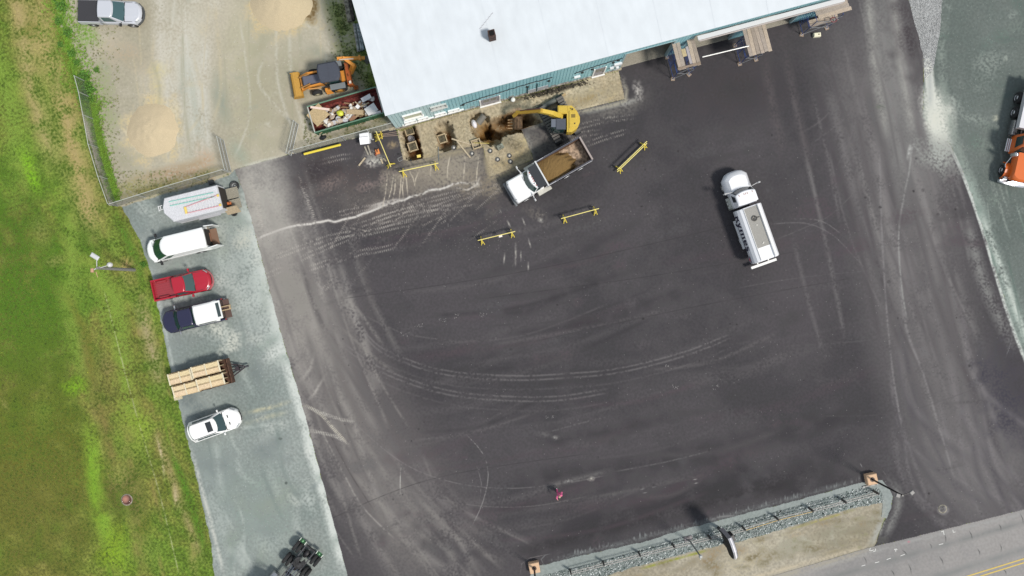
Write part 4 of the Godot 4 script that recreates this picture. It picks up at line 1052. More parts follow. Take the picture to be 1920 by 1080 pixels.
	for k in 8:
		var du := mb(); box(du, Vector3(7.2 + k * 1.2 + rng.randf_range(-0.2, 0.2), rng.randf_range(0.2, 0.5), 0.04), Vector3(rng.randf_range(0.4, 0.9), rng.randf_range(0.15, 0.4), 0.012)); obj("bare_plaster", du, rough_mat(0.5, 0.47, 0.44), shop)

# ---------------------------------------------------------------- chain-link fences and gates
func chain_fabric(a: Vector3, b: Vector3, h: float, st: SurfaceTool):
	var d = b - a; var l = d.length(); d /= l
	var z = d.cross(Vector3.UP)
	var pitch := 0.15
	for sgn in [1.0, -1.0]:
		var s = -h
		while s < l + h:
			var s0 = s; var s1 = s + sgn * h
			var t0 := 0.0; var t1 := 1.0
			if sgn > 0:
				if s0 < 0: t0 = -s0 / h
				if s1 > l: t1 = (l - s0) / h
			else:
				if s0 > l: t0 = (s0 - l) / h
				if s1 < 0: t1 = s0 / h
			s += pitch
			if t1 - t0 < 0.04: continue
			var p = a + d * (s0 + sgn * h * t0) + Vector3(0, h * t0 + 0.04, 0); var q = a + d * (s0 + sgn * h * t1) + Vector3(0, h * t1 + 0.04, 0)
			var r = 0.0044
			var o := [z * r * 1.2, (-z + Vector3.UP * 1.4) * r, (-z - Vector3.UP * 1.4) * r]
			for k in 3: outq(st, p + o[k], p + o[(k + 1) % 3], q + o[(k + 1) % 3], q + o[k], (p + q) * 0.5)
func chain_fence(called: String, label: String, cat: String, railpx: Array, h: float, frame := false):
	var galv := M(0.52, 0.54, 0.54, 0.45, 0.4)
	var pts := []
	for q in railpx:
		var v = P(q[0], q[1], h); v.y = 0; pts.append(v)
	var t = thing(called, label, cat, pts[0])
	var o: Vector3 = pts[0]
	for i in pts.size() - 1:
		var a: Vector3 = pts[i] - o; var b: Vector3 = pts[i + 1] - o
		var n = 1 if frame else maxi(1, int(round(a.distance_to(b) / 3.0)))
		for k in n + (1 if i == pts.size() - 2 else 0):
			var p = a.lerp(b, float(k) / n)
			var ps := mb(); cyl(ps, p + Vector3(0, 0.08 if frame else -0.3, 0), p + Vector3(0, h + 0.05, 0), 0.035, -1, 8); obj("post", ps, galv, t)
		var rl := mb(); cyl(rl, a + Vector3(0, h, 0), b + Vector3(0, h, 0), 0.028, -1, 8)
		obj("top_rail", rl, M(0.46, 0.48, 0.44, 0.5), t)
		if frame:
			for yy in [0.1, h * 0.55]:
				var r2 := mb(); cyl(r2, a + Vector3(0, yy, 0), b + Vector3(0, yy, 0), 0.026, -1, 8); obj("rail", r2, galv, t)
		var fb := mb(); chain_fabric(a, b, h - 0.06, fb)
		obj("wire_mesh", fb, M(0.13, 0.135, 0.125, 0.7), t)
	return t
func build_fences():
	chain_fence("chain_link_fence", "chain-link fence running between the grass field and the dirt yard", "fence", [[139,142], [147,172], [155,215], [165,270], [183,330], [202,383]], 1.75)
	chain_fence("chain_link_fence", "chain-link fence behind the white box trailer at the top of the gravel parking", "fence", [[202,383], [310,349], [416,318]], 1.75)
	chain_fence("chain_link_fence", "chain-link fence between the green dumpster and the white generator", "fence", [[545,282], [640,256], [735,230]], 1.75)
	chain_fence("chain_link_gate", "open chain-link gate leaf standing on the side of the sand heap", "gate", [[421,318], [406,256]], 1.75, true)
	chain_fence("chain_link_gate", "open chain-link gate leaf standing beside the dumpster end", "gate", [[536,286], [550,226]], 1.75, true)
	var yb = thing("gate_bar", "long bright yellow barrier pole lying low in front of the chain-link fence", "barrier pole", P(604, 280))
	var a = P(570, 289, 0.5) - P(604, 280); var b = P(639, 271, 0.5) - P(604, 280)
	var st := mb(); cyl(st, a, b, 0.11, -1, 10); obj("pole", st, M(0.72, 0.58, 0.06, 0.5), yb)
	for f in [0.06, 0.94]:
		var q = a.lerp(b, f); var s2 := mb(); cyl(s2, Vector3(q.x, 0.02, q.z), q + Vector3(0, -0.08, 0), 0.05, -1, 8); obj("leg", s2, M(0.4, 0.4, 0.38, 0.6), yb)

# ---------------------------------------------------------------- island by the road: posts and rails, sign, lights
func build_island():
	var posts := [[1069,1068], [1130,1052], [1197,1035], [1260,1019], [1327,1003], [1391,987], [1452,968], [1516,952], [1577,936], [1637,920]]
	var where := ["first from west", "second from west", "third from west", "left of the lamp standard", "left of the sign", "right of the sign", "amid the yellow rails", "ending the yellow rails", "last but one", "nearest the east light base"]
	for i in posts.size():
		var t = thing("fence_post", "grey wooden rail post in the stone bed, " + where[i], "fence post", P(posts[i][0], posts[i][1]) + Vector3(0, 0.02, 0), heading(1, -0.26), "rail posts in the stone bed")
		var st := mb(); cbox(st, Vector3(0, 0.55, 0), Vector3(0.14, 1.1, 0.14), 0.03); obj("shaft", st, wood(0.10, 0.09, 0.085), t)
	for i in posts.size() - 1:
		var a = P(posts[i][0], posts[i][1]); var b = P(posts[i + 1][0], posts[i + 1][1])
		var yellow = i == 5 or i == 6
		for h in [0.35, 0.85]:
			var bend := mb()
			bar(bend, a + Vector3(0, h, 0.11), b + Vector3(0, h, 0.11), 0.045, 0.08)
			var o = obj("fence_rail", bend, wood(0.85, 0.62, 0.28) if yellow and h > 0.5 else wood(0.66, 0.62, 0.58))
			tag(o, ("new yellow" if yellow and h > 0.5 else "grey") + (" upper" if h > 0.5 else " lower") + " wooden rail reaching east from the post " + where[i], "fence rail", "rails in the stone bed")
	# light standards on square bases
	for q in [[1630, 896, "tall dark light pole with two box heads on a tan base by the exit", 0.55, true], [1001.5, 1061, "dark light pole on a tan base at the west end of the island", 0.55, false]]:
		var t = thing("light_pole", q[2], "light pole", P(q[0], q[1]), heading(1, -0.2))
		var st := mb(); cbox(st, Vector3(0, 0.3, 0), Vector3(0.92, 0.65, 0.92), 0.05); obj("base", st, textured("tanbase", 0.86, 0.58, 0.37, grain_tex, 0.8, 0.9), t)
		var fl := mb(); cyl(fl, Vector3(0, 0.62, 0), Vector3(0, 0.67, 0), 0.2, -1, 12); obj("flange", fl, M(0.05, 0.03, 0.025, 0.6), t)
		var pm := M(0.012, 0.012, 0.014, 0.4)
		var pl := mb(); cyl(pl, Vector3(0, 0.66, 0), Vector3(0, 6.0, 0), 0.085, 0.07, 10); obj("pole", pl, pm, t)
		for k in 2:
			var s = -1.0 if k == 0 else 1.0
			var am := mb(); bar(am, Vector3(0, 5.9, 0), Vector3(s * 0.6 if s > 0 else s * 0.25, 5.98, -0.1), 0.06); obj("arm", am, pm, t)
			var hd := mb(); cbox(hd, Vector3(s * 0.78 if s > 0 else s * 0.4, 6.02, -0.1), Vector3(0.36, 0.14, 0.32), 0.04, Basis(Vector3.UP, 0.5 * s)); obj("lamp_head", hd, M(0.2, 0.195, 0.19, 0.5), t)
	var kb = thing("kerb_stone", "pale concrete kerb stone lying against the tan light base", "kerb", P(1630, 907.5), heading(1, -0.2))
	var ks := mb(); cbox(ks, Vector3(0, 0.1, 0.12), Vector3(1.35, 0.12, 0.12), 0.02); obj("block", ks, rough_mat(0.62, 0.61, 0.58), kb)
	# wooden utility pole with flood lights on the grass
	var u = thing("utility_pole", "grey wooden pole with white flood lights leaning over the grass", "light pole", P(252, 506))
	var up := mb(); cyl(up, Vector3(0, -0.2, 0), Vector3(0, 6.3, 0), 0.15, 0.11, 12); obj("pole", up, wood(0.34, 0.34, 0.32), u)
	var aw := mb(); bar(aw, Vector3(-0.35, 6.1, 0.12), Vector3(0.1, 6.1, -0.1), 0.07); bar(aw, Vector3(-0.1, 6.15, 0), Vector3(-0.05, 6.25, -0.75), 0.05); bar(aw, Vector3(0, 6.0, 0), Vector3(0.8, 5.95, -0.25), 0.05); obj("arm", aw, M(0.5, 0.5, 0.5, 0.5), u)
	var f1 := mb(); lathe(f1, Vector3(0.85, 5.8, -0.28), Vector3.UP, [[0.02, 0.36], [0.16, 0.32], [0.21, 0.15], [0.19, 0.0]], 14); obj("lamp_head", f1, M(0.56, 0.56, 0.56, 0.4), u)
	var f2 := mb(); cbox(f2, Vector3(-0.25, 6.2, -0.95), Vector3(0.72, 0.16, 0.36), 0.06, Basis(Vector3.UP, -0.55)); obj("flood_light", f2, M(0.56, 0.57, 0.58, 0.4), u)
	var f3 := mb(); cbox(f3, Vector3(-0.5, 6.1, 0.18), Vector3(0.22, 0.2, 0.34), 0.04); cyl(f3, Vector3(-0.25, 6.0, 0.3), Vector3(-0.15, 5.9, 0.75), 0.03, 0.02, 6); obj("bracket", f3, M(0.5, 0.3, 0.2, 0.6), u)
	# slim grey standard with a small head
	var g = thing("lamp_standard", "slim grey metal standard rising from the stone bed west of the big sign", "pole", P(1293, 1014))
	var gp := mb(); cyl(gp, Vector3(0, 0, 0), Vector3(0, 4.0, 0), 0.075, 0.06, 10); obj("pole", gp, M(0.26, 0.28, 0.27, 0.5, 0.4), g)
	var gh := mb(); lathe(gh, Vector3(0, 3.95, 0), Vector3.UP, [[0.07, 0.0], [0.14, 0.05], [0.16, 0.18], [0.08, 0.26]], 10); cyl(gh, Vector3(0, 3.9, 0.1), Vector3(0.05, 3.85, 0.34), 0.05, -1, 6); obj("head", gh, M(0.42, 0.43, 0.42, 0.5), g)
	var pad = thing("concrete_pad", "flat pinkish concrete pad set in the stone bed behind the grey standard", "slab", P(1290, 1009), heading(1, -0.27))
	var pd := mb(); cbox(pd, Vector3(0, 0.05, 0), Vector3(0.75, 0.12, 0.42), 0.02); obj("slab", pd, rough_mat(0.36, 0.33, 0.33), pad)
	# the roadside sign, edge on to the road
	var s = thing("roadside_sign", "tall double-faced roadside sign with black faces and a silver curved top", "sign", P(1352, 1003), heading(0.36, 0.93))
	var po := mb(); 
	for x in [-0.7, 0.7]: box(po, Vector3(x, 1.1, 0), Vector3(0.22, 2.2, 0.22))
	obj("post", po, M(0.02, 0.02, 0.022, 0.5), s)
	var outline := PackedVector2Array([Vector2(-1.2, 1.7), Vector2(1.25, 1.7), Vector2(1.3, 2.4), Vector2(1.15, 3.1), Vector2(0.75, 3.8), Vector2(0.1, 4.3), Vector2(-0.6, 4.5), Vector2(-1.2, 4.4)])
	var c1 := mb(); prism(c1, outline, -0.17, 0.17); obj("cabinet", c1, M(0.46, 0.46, 0.49, 0.3, 0.5), s)
	for z in [-1.0, 1.0]:
		var inner := PackedVector2Array()
		for p in outline: inner.append(Vector2(p.x * 0.92, 3.1 + (p.y - 3.1) * 0.92))
		var fc := mb(); prism(fc, inner, z * 0.175, z * 0.21); obj("face", fc, M(0.006, 0.006, 0.008, 0.9), s)
	var br := mb(); box(br, Vector3(-0.95, 3.5, -0.32), Vector3(0.5, 1.2, 0.24)); obj("light_box", br, M(0.01, 0.01, 0.012, 0.4), s)
	var rib := mb()
	for i in range(2, 7):
		var a = outline[i]; var b = outline[i + 1]
		bar(rib, Vector3(a.x, a.y + 0.03, 0), Vector3(b.x, b.y + 0.03, 0), 0.12, 0.06)
	obj("top_trim", rib, M(0.75, 0.73, 0.76, 0.3), s)

# ---------------------------------------------------------------- vehicles: x is forward, z to the right-hand side
func plan(xf: float, xb: float, w: float, bf: float, bb: float, y: float, pw := 2.6) -> PackedVector3Array:
	var r := PackedVector3Array()
	for i in 6:
		var t = -1.0 + i / 3.0
		r.append(Vector3(xf - bf * pow(absf(t), pw), y, w * t))
	for i in 6: r.append(Vector3(lerpf(xf - bf, xb + bb, i / 6.0), y, w))
	for i in 6:
		var t = 1.0 - i / 3.0
		r.append(Vector3(xb + bb * pow(absf(t), pw), y, w * t))
	for i in 6: r.append(Vector3(lerpf(xb + bb, xf - bf, i / 6.0), y, -w))
	return r
func on_ring(r: PackedVector3Array, s: float) -> Vector3:
	var n = r.size(); s = fposmod(s, n)
	var i = int(floor(s)) % n
	return r[i].lerp(r[(i + 1) % n], s - floor(s))
func strip(called: String, parent: Node, r0: PackedVector3Array, r1: PackedVector3Array, s0: float, s1: float, v0: float, v1: float, m: Material, off := 0.012) -> MeshInstance3D:
	var st := mb(); st.set_smooth_group(1)
	var n = maxi(4, int(ceil((s1 - s0) * 3.0)))
	var c := Vector3.ZERO
	for v in r0: c += v
	c /= r0.size()
	var last := []
	for i in n + 1:
		var s = lerpf(s0, s1, float(i) / n)
		var a = on_ring(r0, s); var b = on_ring(r1, s)
		var tn = on_ring(r0, s + 0.2) - on_ring(r0, s - 0.2)
		var nr = tn.cross(b - a).normalized()
		if nr.dot(a - c) < 0: nr = -nr
		var cur := [a.lerp(b, v0) + nr * off, a.lerp(b, v1) + nr * off]
		if i > 0: outq(st, last[0], cur[0], cur[1], last[1], (last[0] + cur[1]) * 0.5 - nr)
		last = cur
	return obj(called, st, m, parent)
func wheel(parent: Node3D, x: float, z: float, r: float, w: float, rimm: Material, dual := false):
	var s = signf(z)
	var st := mb()
	lathe(st, Vector3(x, r, z - s * w), Vector3(0, 0, s), [[r * 0.6, 0.0], [r * 0.93, 0.02], [r, w * 0.2], [r, w * 0.8], [r * 0.94, w * 0.97], [r * 0.62, w]], 18)
	if dual: lathe(st, Vector3(x, r, z - s * (w * 2 + 0.06)), Vector3(0, 0, s), [[r * 0.6, 0.0], [r * 0.93, 0.02], [r, w * 0.2], [r, w * 0.8], [r * 0.94, w * 0.97], [r * 0.62, w]], 18)
	var t = obj("wheel", st, M(0.022, 0.022, 0.023, 0.9), parent)
	var rm := mb()
	lathe(rm, Vector3(x, r, z - s * 0.06), Vector3(0, 0, s), [[r * 0.62, 0.0], [r * 0.6, 0.07], [r * 0.45, 0.05], [r * 0.2, 0.09], [0.01, 0.10]], 14)
	obj("rim", rm, rimm, t)
func lights_front(t: Node3D, a, b, c):
	for q in [[0.15, 1.1], [4.9, 5.85]]: strip("headlight", t, a, b, q[0], q[1], 0.25, 0.95, M(0.4, 0.43, 0.45, 0.15), 0.015)
	strip("grille", t, c, a, 1.6, 4.4, 0.2, 0.95, M(0.03, 0.03, 0.03, 0.5), 0.012)
func lights_rear(t: Node3D, a, b):
	for q in [[12.1, 12.9], [17.1, 17.9]]: strip("tail_light", t, a, b, q[0], q[1], 0.1, 0.9, M(0.35, 0.01, 0.01, 0.2), 0.014)
func mirrors(t: Node3D, x: float, y: float, z: float, m: Material, arm := 0.1, s := 1.0):
	for k in [-1.0, 1.0]:
		var st := mb()
		bar(st, Vector3(x + 0.05, y, k * (z - 0.04)), Vector3(x, y + 0.02, k * (z + arm)), 0.05)
		cbox(st, Vector3(x, y + 0.06, k * (z + arm + 0.1 * s)), Vector3(0.14 * s, 0.22 * s, 0.24 * s), 0.04)
		obj("mirror", st, m, t)
func hood(t: Node3D, x0: float, x1: float, w0: float, w1: float, y: float, crown: float, drop: float, m: Material):
	var st := mb()
	patch(st, func(u, v):
		var q = v * 2.0 - 1.0
		var x = lerpf(x0, x1, u) - 0.16 * pow(absf(q), 2.4) * u * u
		return Vector3(x, y + crown * (1.0 - q * q) * (1.0 - 0.5 * u) - drop * u * u + 0.012 * (1.0 if absf(absf(q) - 0.45) < 0.12 else 0.0), q * lerpf(w0, w1, u)), 10, 16)
	obj("hood", st, m, t)
	var gp := mb()
	for s in [-1.0, 1.0]: bar(gp, Vector3(x0, y + 0.004, s * (w0 + 0.012)), Vector3(x1 - 0.16, y - drop * 0.8 + 0.004, s * (w1 + 0.012)), 0.03, 0.02)
	bar(gp, Vector3(x0 - 0.02, y + 0.02, -w0), Vector3(x0 - 0.02, y + 0.02, w0), 0.07, 0.03)
	obj("hood_gap", gp, M(0.03, 0.03, 0.032, 0.8), t)
func cabin(t: Node3D, g0: PackedVector3Array, g1: PackedVector3Array, m: Material, gl: Material, sides: Array, roof_m: Material, ry := 0.06, rear := true, ws := [0.25, 5.75]):
	var st := mb(); loft(st, [g0, g1], false, true, true); obj("cabin", st, m, t)
	var yy = g1[0].y
	var rf := mb()
	var rs := []
	for k in [[1.02, 0.0], [1.03, 0.02], [0.97, ry], [0.8, ry + 0.02]]:
		var c := Vector3.ZERO
		for v in g1: c += v
		c /= g1.size()
		var ring := PackedVector3Array()
		for v in g1: ring.append(Vector3(c.x + (v.x - c.x) * (1.0 - (1.0 - k[0]) * 0.5), yy + k[1] + 0.001, c.z + (v.z - c.z) * k[0]))
		rs.append(ring)
	loft(rf, rs, false, true, true); obj("roof", rf, roof_m, t)
	strip("windshield", t, g0, g1, ws[0], ws[1], 0.06, 0.93, gl)
	if rear: strip("rear_window", t, g0, g1, 12.6, 17.4, 0.2, 0.85, gl)
	for q in sides:
		strip("side_window", t, g0, g1, 6 + q[0], 6 + q[1], 0.12, 0.88, gl)
		strip("side_window", t, g0, g1, 24 - q[1], 24 - q[0], 0.12, 0.88, gl)
	# wipers
	var wp := mb()
	for z in [-0.35, 0.25]:
		var a = on_ring(g0, 3 + z * 4).lerp(on_ring(g1, 3 + z * 4), 0.1); bar(wp, a + Vector3(0.03, 0.03, 0), a + Vector3(-0.02, 0.06, 0.4), 0.02)
	obj("wiper", wp, M(0.01, 0.01, 0.01, 0.6), t)

func pickup(called: String, label: String, at: Vector3, turn: float, c: Material, o: Dictionary) -> Node3D:
	var t = thing(called, label, "pickup truck", at, turn)
	var L: float = o.get("L", 5.75); var w: float = o.get("W", 1.98) * 0.5
	var cb: float = o.get("cab_back", -0.75); var h := 1.08
	var blk := M(0.02, 0.02, 0.022, 0.6)
	var xf = L * 0.5
	var r0 = plan(xf - 0.14, cb, w - 0.06, 0.4, 0.02, 0.32); var r1 = plan(xf, cb, w, 0.5, 0.02, 0.55); var r2 = plan(xf - 0.03, cb, w, 0.5, 0.02, 0.85)
	var r3 = plan(xf - 0.13, cb, w - 0.04, 0.46, 0.02, h - 0.03); var r4 = plan(xf - 0.28, cb, w - 0.1, 0.42, 0.02, h)
	var st := mb(); loft(st, [r0, r1, r2, r3, r4]); obj("body", st, c, t)
	lights_front(t, r2, r3, r1)
	var bm := mb(); loft(bm, [plan(xf + 0.06, xf - 0.5, w - 0.03, 0.46, 0.02, 0.42), plan(xf + 0.08, xf - 0.5, w - 0.02, 0.48, 0.02, 0.62), plan(xf + 0.04, xf - 0.5, w - 0.04, 0.48, 0.02, 0.68)]); obj("bumper", bm, o.get("bumper", M(0.45, 0.46, 0.48, 0.25, 0.7)), t)
	var cw: float = o.get("cowl", 1.35)
	hood(t, cw + 0.02, xf - 0.26, w - 0.14, w - 0.2, h + 0.012, 0.05, 0.05, c)
	var g0 = plan(cw + 0.12, cb + 0.03, w - 0.07, 0.2, 0.05, h - 0.01); var g1 = plan(o.get("roof_front", 0.55), cb + o.get("rear_rake", 0.12), w - 0.26, 0.12, 0.06, o.get("roof_y", 1.82))
	cabin(t, g0, g1, c, o.get("glass", glass_dark()), o.get("sides", [[1.1, 3.2], [3.4, 5.4]]), c)
	for q in [[1.6, 3.3], [3.36, 5.0]]:
		if q[0] > 3 and o.get("doors", 4) == 2: continue
		strip("door", t, r1, r2, 6 + q[0], 6 + q[1], -0.1, 0.98, c, 0.01); strip("door", t, r1, r2, 24 - q[1], 24 - q[0], -0.1, 0.98, c, 0.01)
	mirrors(t, cw - 0.25, h + 0.08, w, o.get("mirror", c))
	# load bed
	var xb = -xf; var bx = cb - 0.05
	var fl := mb(); box(fl, Vector3((bx + xb) * 0.5, 0.78, 0), Vector3(bx - xb - 0.1, 0.06, w * 2 - 0.14))
	var bf = obj("bed_floor", fl, o.get("bed", c), t)
	for k in 7:
		var rb := mb(); box(rb, Vector3((bx + xb) * 0.5, 0.825, -w + 0.34 + k * (w * 2 - 0.68) / 6.0), Vector3(bx - xb - 0.14, 0.03, 0.09)); obj("bed_rib", rb, o.get("bed", c), bf)
	for z in [-1.0, 1.0]:
		var sd := mb()
		var ring0 := PackedVector3Array(); 
		loft(sd, [side_ring(bx, xb, z * (w - 0.07), 0.07, 0.45), side_ring(bx, xb, z * (w - 0.06), 0.08, 0.8), side_ring(bx, xb, z * (w - 0.08), 0.07, 1.16), side_ring(bx, xb, z * (w - 0.09), 0.045, 1.19)], true, true, false)
		obj("bed_side", sd, c, t)
		if not o.has("cover") and not o.has("cap"):
			var ww := mb(); cbox(ww, Vector3(-1.75, 0.92, z * (w - 0.26)), Vector3(0.9, 0.24, 0.24), 0.08); obj("wheel_housing", ww, o.get("bed", c), t)
		var ar := mb(); cyl(ar, Vector3(1.75, 0.42, z * (w - 0.1)), Vector3(1.75, 0.42, z * (w + 0.012)), 0.46, -1, 18); cyl(ar, Vector3(-1.78, 0.42, z * (w - 0.1)), Vector3(-1.78, 0.42, z * (w + 0.012)), 0.46, -1, 18); obj("wheel_arch", ar, blk, t)
		for x in [1.75, -1.78]: wheel(t, x, z * (w + 0.015), 0.39, 0.26, M(0.5, 0.5, 0.52, 0.3, 0.7))
	if not o.get("gate_down", false):
		var tg := mb(); cbox(tg, Vector3(xb + 0.04, 0.88, 0), Vector3(0.09, 0.6, w * 2 - 0.32), 0.02); obj("tailgate", tg, c, t)
	else:
		var tg := mb(); cbox(tg, Vector3(xb - 0.26, 0.74, 0), Vector3(0.56, 0.08, w * 2 - 0.32), 0.02); obj("tailgate", tg, M(0.10, 0.06, 0.05, 0.8), t)
	for z in [-1.0, 1.0]:
		var tl := mb(); box(tl, Vector3(xb - 0.005, 0.9, z * (w - 0.08)), Vector3(0.03, 0.3, 0.12)); obj("tail_light", tl, M(0.35, 0.01, 0.01, 0.2), t)
	var rb2 := mb(); cbox(rb2, Vector3(xb - 0.08, 0.52, 0), Vector3(0.2, 0.2, w * 2 - 0.1), 0.04); obj("rear_bumper", rb2, o.get("bumper", M(0.45, 0.46, 0.48, 0.25, 0.7)), t)
	if o.has("cover"):
		var cv := mb(); cbox(cv, Vector3((bx + xb) * 0.5, 1.215, 0), Vector3(bx - xb - 0.02, 0.05, w * 2 - 0.12), 0.02); obj("bed_cover", cv, o.cover, t)
	if o.has("cap"):
		var q0 = plan(bx + 0.06, xb + 0.3, w - 0.05, 0.06, 0.1, 1.19); var q1 = plan(bx + 0.04, xb + 0.36, w - 0.16, 0.08, 0.08, 1.78); var q2 = plan(bx - 0.06, xb + 0.44, w - 0.3, 0.08, 0.08, 1.84)
		var cp := mb(); loft(cp, [q0, q1, q2]); obj("bed_cap", cp, o.cap, t)
		for s in [[6.6, 11.4], [18.6, 23.4]]: strip("cap_window", t, q0, q1, s[0], s[1], 0.3, 0.85, glass_dark())
		# rear hatch propped up level with the cap roof
		var ht := mb(); var B := Basis(Vector3(0, 0, 1), -0.12)
		box(ht, Vector3(xb + 0.16, 1.82, 0), Vector3(0.62, 0.05, w * 2 - 0.4), B)
		var hn = obj("cap_hatch", ht, o.cap, t)
		var hg := mb(); box(hg, Vector3(xb + 0.13, 1.852, 0), Vector3(0.3, 0.02, w * 2 - 0.75), B); obj("hatch_glass", hg, glass_dark(0.03, 0.05, 0.05), hn)
	return t
func side_ring(x0: float, x1: float, z: float, hw: float, y: float) -> PackedVector3Array:
	return PackedVector3Array([Vector3(x0, y, z - hw), Vector3(x1, y, z - hw), Vector3(x1, y, z + hw), Vector3(x0, y, z + hw)])

func build_vehicles():
	var blk := M(0.02, 0.02, 0.022, 0.6); var chrome := M(0.6, 0.6, 0.62, 0.15, 0.9)
	# --- silver pickup with grey bed cover
	var silver := paint(0.50, 0.52, 0.57)
	pickup("pickup_truck", "silver pickup with a flat charcoal bed cover parked in the dirt yard", P(207, 22.5, 1.0) * Vector3(1, 0, 1), heading(1, 0.02), silver, {"cover": textured("cover", 0.052, 0.052, 0.06, grain_tex, 1.0, 0.85), "L": 5.5, "cab_back": -0.85, "cowl": 1.28, "roof_front": 0.55, "bumper": M(0.07, 0.075, 0.08, 0.5), "mirror": blk, "glass": M(0.05, 0.10, 0.11, 0.06), "sides": [[1.4, 5.0]], "doors": 2})
	# --- red pickup
	var red := paint(0.38, 0.005, 0.022)
	pickup("pickup_truck", "red pickup with an empty open ribbed bed", P(341, 534, 1.0) * Vector3(1, 0, 1), heading(114, -25), red, {"L": 5.2, "W": 1.9, "bed": paint(0.30, 0.03, 0.04), "cab_back": -0.62, "cowl": 1.12, "roof_front": 0.52, "bumper": paint(0.42, 0.12, 0.13), "glass": M(0.05, 0.09, 0.09, 0.06)})
	# --- dark blue pickup with a white cap
	var blue := paint(0.012, 0.012, 0.045)
	pickup("pickup_truck", "dark blue crew-cab pickup with a white bed cap, tailgate down", P(361, 593.5, 1.0) * Vector3(1, 0, 1), heading(-120, 29), blue, {"L": 5.55, "W": 1.98, "cap": paint(0.80, 0.81, 0.80), "cab_back": -0.38, "cowl": 1.5, "roof_front": 0.98, "gate_down": true, "bed": M(0.06, 0.04, 0.035, 0.8), "mirror": chrome, "glass": M(0.008, 0.05, 0.022, 0.08)})
	var lo = thing("lumber_offcut", "short pale timber frame resting on the blue pickup's lowered tailgate", "lumber", P(421, 578, 0.85), heading(120, -29))
	var l1 := mb(); box(l1, Vector3(0.1, 0.06, -0.16), Vector3(1.0, 0.09, 0.1)); box(l1, Vector3(0.1, 0.06, 0.16), Vector3(1.0, 0.09, 0.1)); box(l1, Vector3(0.5, 0.06, 0), Vector3(0.14, 0.088, 0.22)); obj("frame", l1, wood(0.6, 0.45, 0.27), lo)
	white_van(); box_trailer(); lumber_trailer(); white_wagon(); tractor_unit(); orange_truck(); dump_truck(); fuel_truck()

func white_van():
	var c := paint(0.82, 0.84, 0.83)
	var t = thing("cargo_van", "white cargo van with its rear doors open, green tinted windshield", "van", P(331, 459.5, 1.3) * Vector3(1, 0, 1), heading(-125, 30))
	var L := 5.75; var w := 1.0; var xf = L * 0.5; var h := 1.12
	var r0 = plan(xf - 0.1, -xf, w - 0.05, 0.35, 0.05, 0.32); var r1 = plan(xf, -xf, w, 0.4, 0.05, 0.55); var r2 = plan(xf - 0.05, -xf, w, 0.42, 0.05, 0.9); var r3 = plan(xf - 0.22, -xf, w - 0.02, 0.4, 0.05, h - 0.02); var r4 = plan(xf - 0.32, -xf + 0.02, w - 0.06, 0.4, 0.05, h)
	var st := mb(); loft(st, [r0, r1, r2, r3, r4]); obj("body", st, c, t)
	lights_front(t, r2, r3, r1)
	hood(t, xf - 0.95, xf - 0.28, w - 0.12, w - 0.2, h + 0.01, 0.06, 0.1, c)
	var g0 = plan(xf - 0.66, -xf + 0.01, w - 0.03, 0.42, 0.03, h - 0.01); var g1 = plan(xf - 1.75, -xf + 0.05, w - 0.15, 0.5, 0.05, 2.05)
	cabin(t, g0, g1, c, M(0.012, 0.06, 0.035, 0.08), [[0.15, 1.1]], c, 0.08, false)
	for k in [-1.0, 1.0]:
		var ar := mb()
		for x in [1.9, -1.65]: cyl(ar, Vector3(x, 0.4, k * (w - 0.1)), Vector3(x, 0.4, k * (w + 0.01)), 0.44, -1, 18)
		obj("wheel_arch", ar, blk_m(), t)
		for x in [1.9, -1.65]: wheel(t, x, k * (w + 0.012), 0.37, 0.25, M(0.5, 0.5, 0.5, 0.4, 0.5))
		strip("door", t, r1, r2, 6.8 if k > 0 else 22.2, 7.8 if k > 0 else 23.2, 0.0, 0.98, c, 0.01)
	strip("sliding_door", t, r1, r2, 20.2, 21.9, 0.0, 0.98, c, 0.01)
	mirrors(t, xf - 1.25, h + 0.12, w, blk_m(), 0.16, 1.1)
	# rear doorway and the two open doors
	var hole := mb(); box(hole, Vector3(-xf - 0.005, 1.3, 0), Vector3(0.02, 1.3, 1.5)); obj("doorway", hole, M(0.02, 0.018, 0.016, 0.9), t)
	for k in [-1.0, 1.0]:
		var d := mb(); cbox(d, Vector3(-xf - 0.42, 1.22, k * 0.93), Vector3(0.85, 1.55, 0.07), 0.02, Basis(Vector3.UP, -k * 0.1))
		var dn = obj("rear_door", d, c, t)
		var dw := mb(); box(dw, Vector3(-xf - 0.42, 1.6, k * 0.885), Vector3(0.5, 0.5, 0.02), Basis(Vector3.UP, -k * 0.1)); obj("door_window", dw, M(0.12, 0.14, 0.14, 0.1), dn)
	var fl := mb(); box(fl, Vector3(-xf - 0.32, 0.66, 0), Vector3(0.62, 0.06, 1.5)); obj("load_step", fl, M(0.20, 0.12, 0.08, 0.9), t)
	var p = thing("wooden_plank", "weathered plank leaning across the open back of the white van", "plank", P(400, 445, 0.0) + Vector3(0, 0.02, 0), heading(-125, 30))
	var pl := mb(); box(pl, Vector3(0, 0.9, 0), Vector3(0.06, 0.24, 1.9)); 
	for z in [-0.7, 0.7]: box(pl, Vector3(0, 0.4, z), Vector3(0.05, 0.78, 0.09))
	obj("board", pl, wood(0.42, 0.34, 0.24), p)
	var cr2 = thing("tool_crate", "brown crate of tools in the back of the white van", "crate", P(392, 446, 0.75) * Vector3(1, 0, 1) + Vector3(0, 0.70, 0), heading(-125, 30))
	var cb2 := mb(); cbox(cb2, Vector3(0, 0.15, 0), Vector3(0.4, 0.3, 0.8), 0.03); obj("box", cb2, M(0.24, 0.12, 0.07, 0.8), cr2)
func blk_m() -> StandardMaterial3D: return M(0.02, 0.02, 0.022, 0.6)

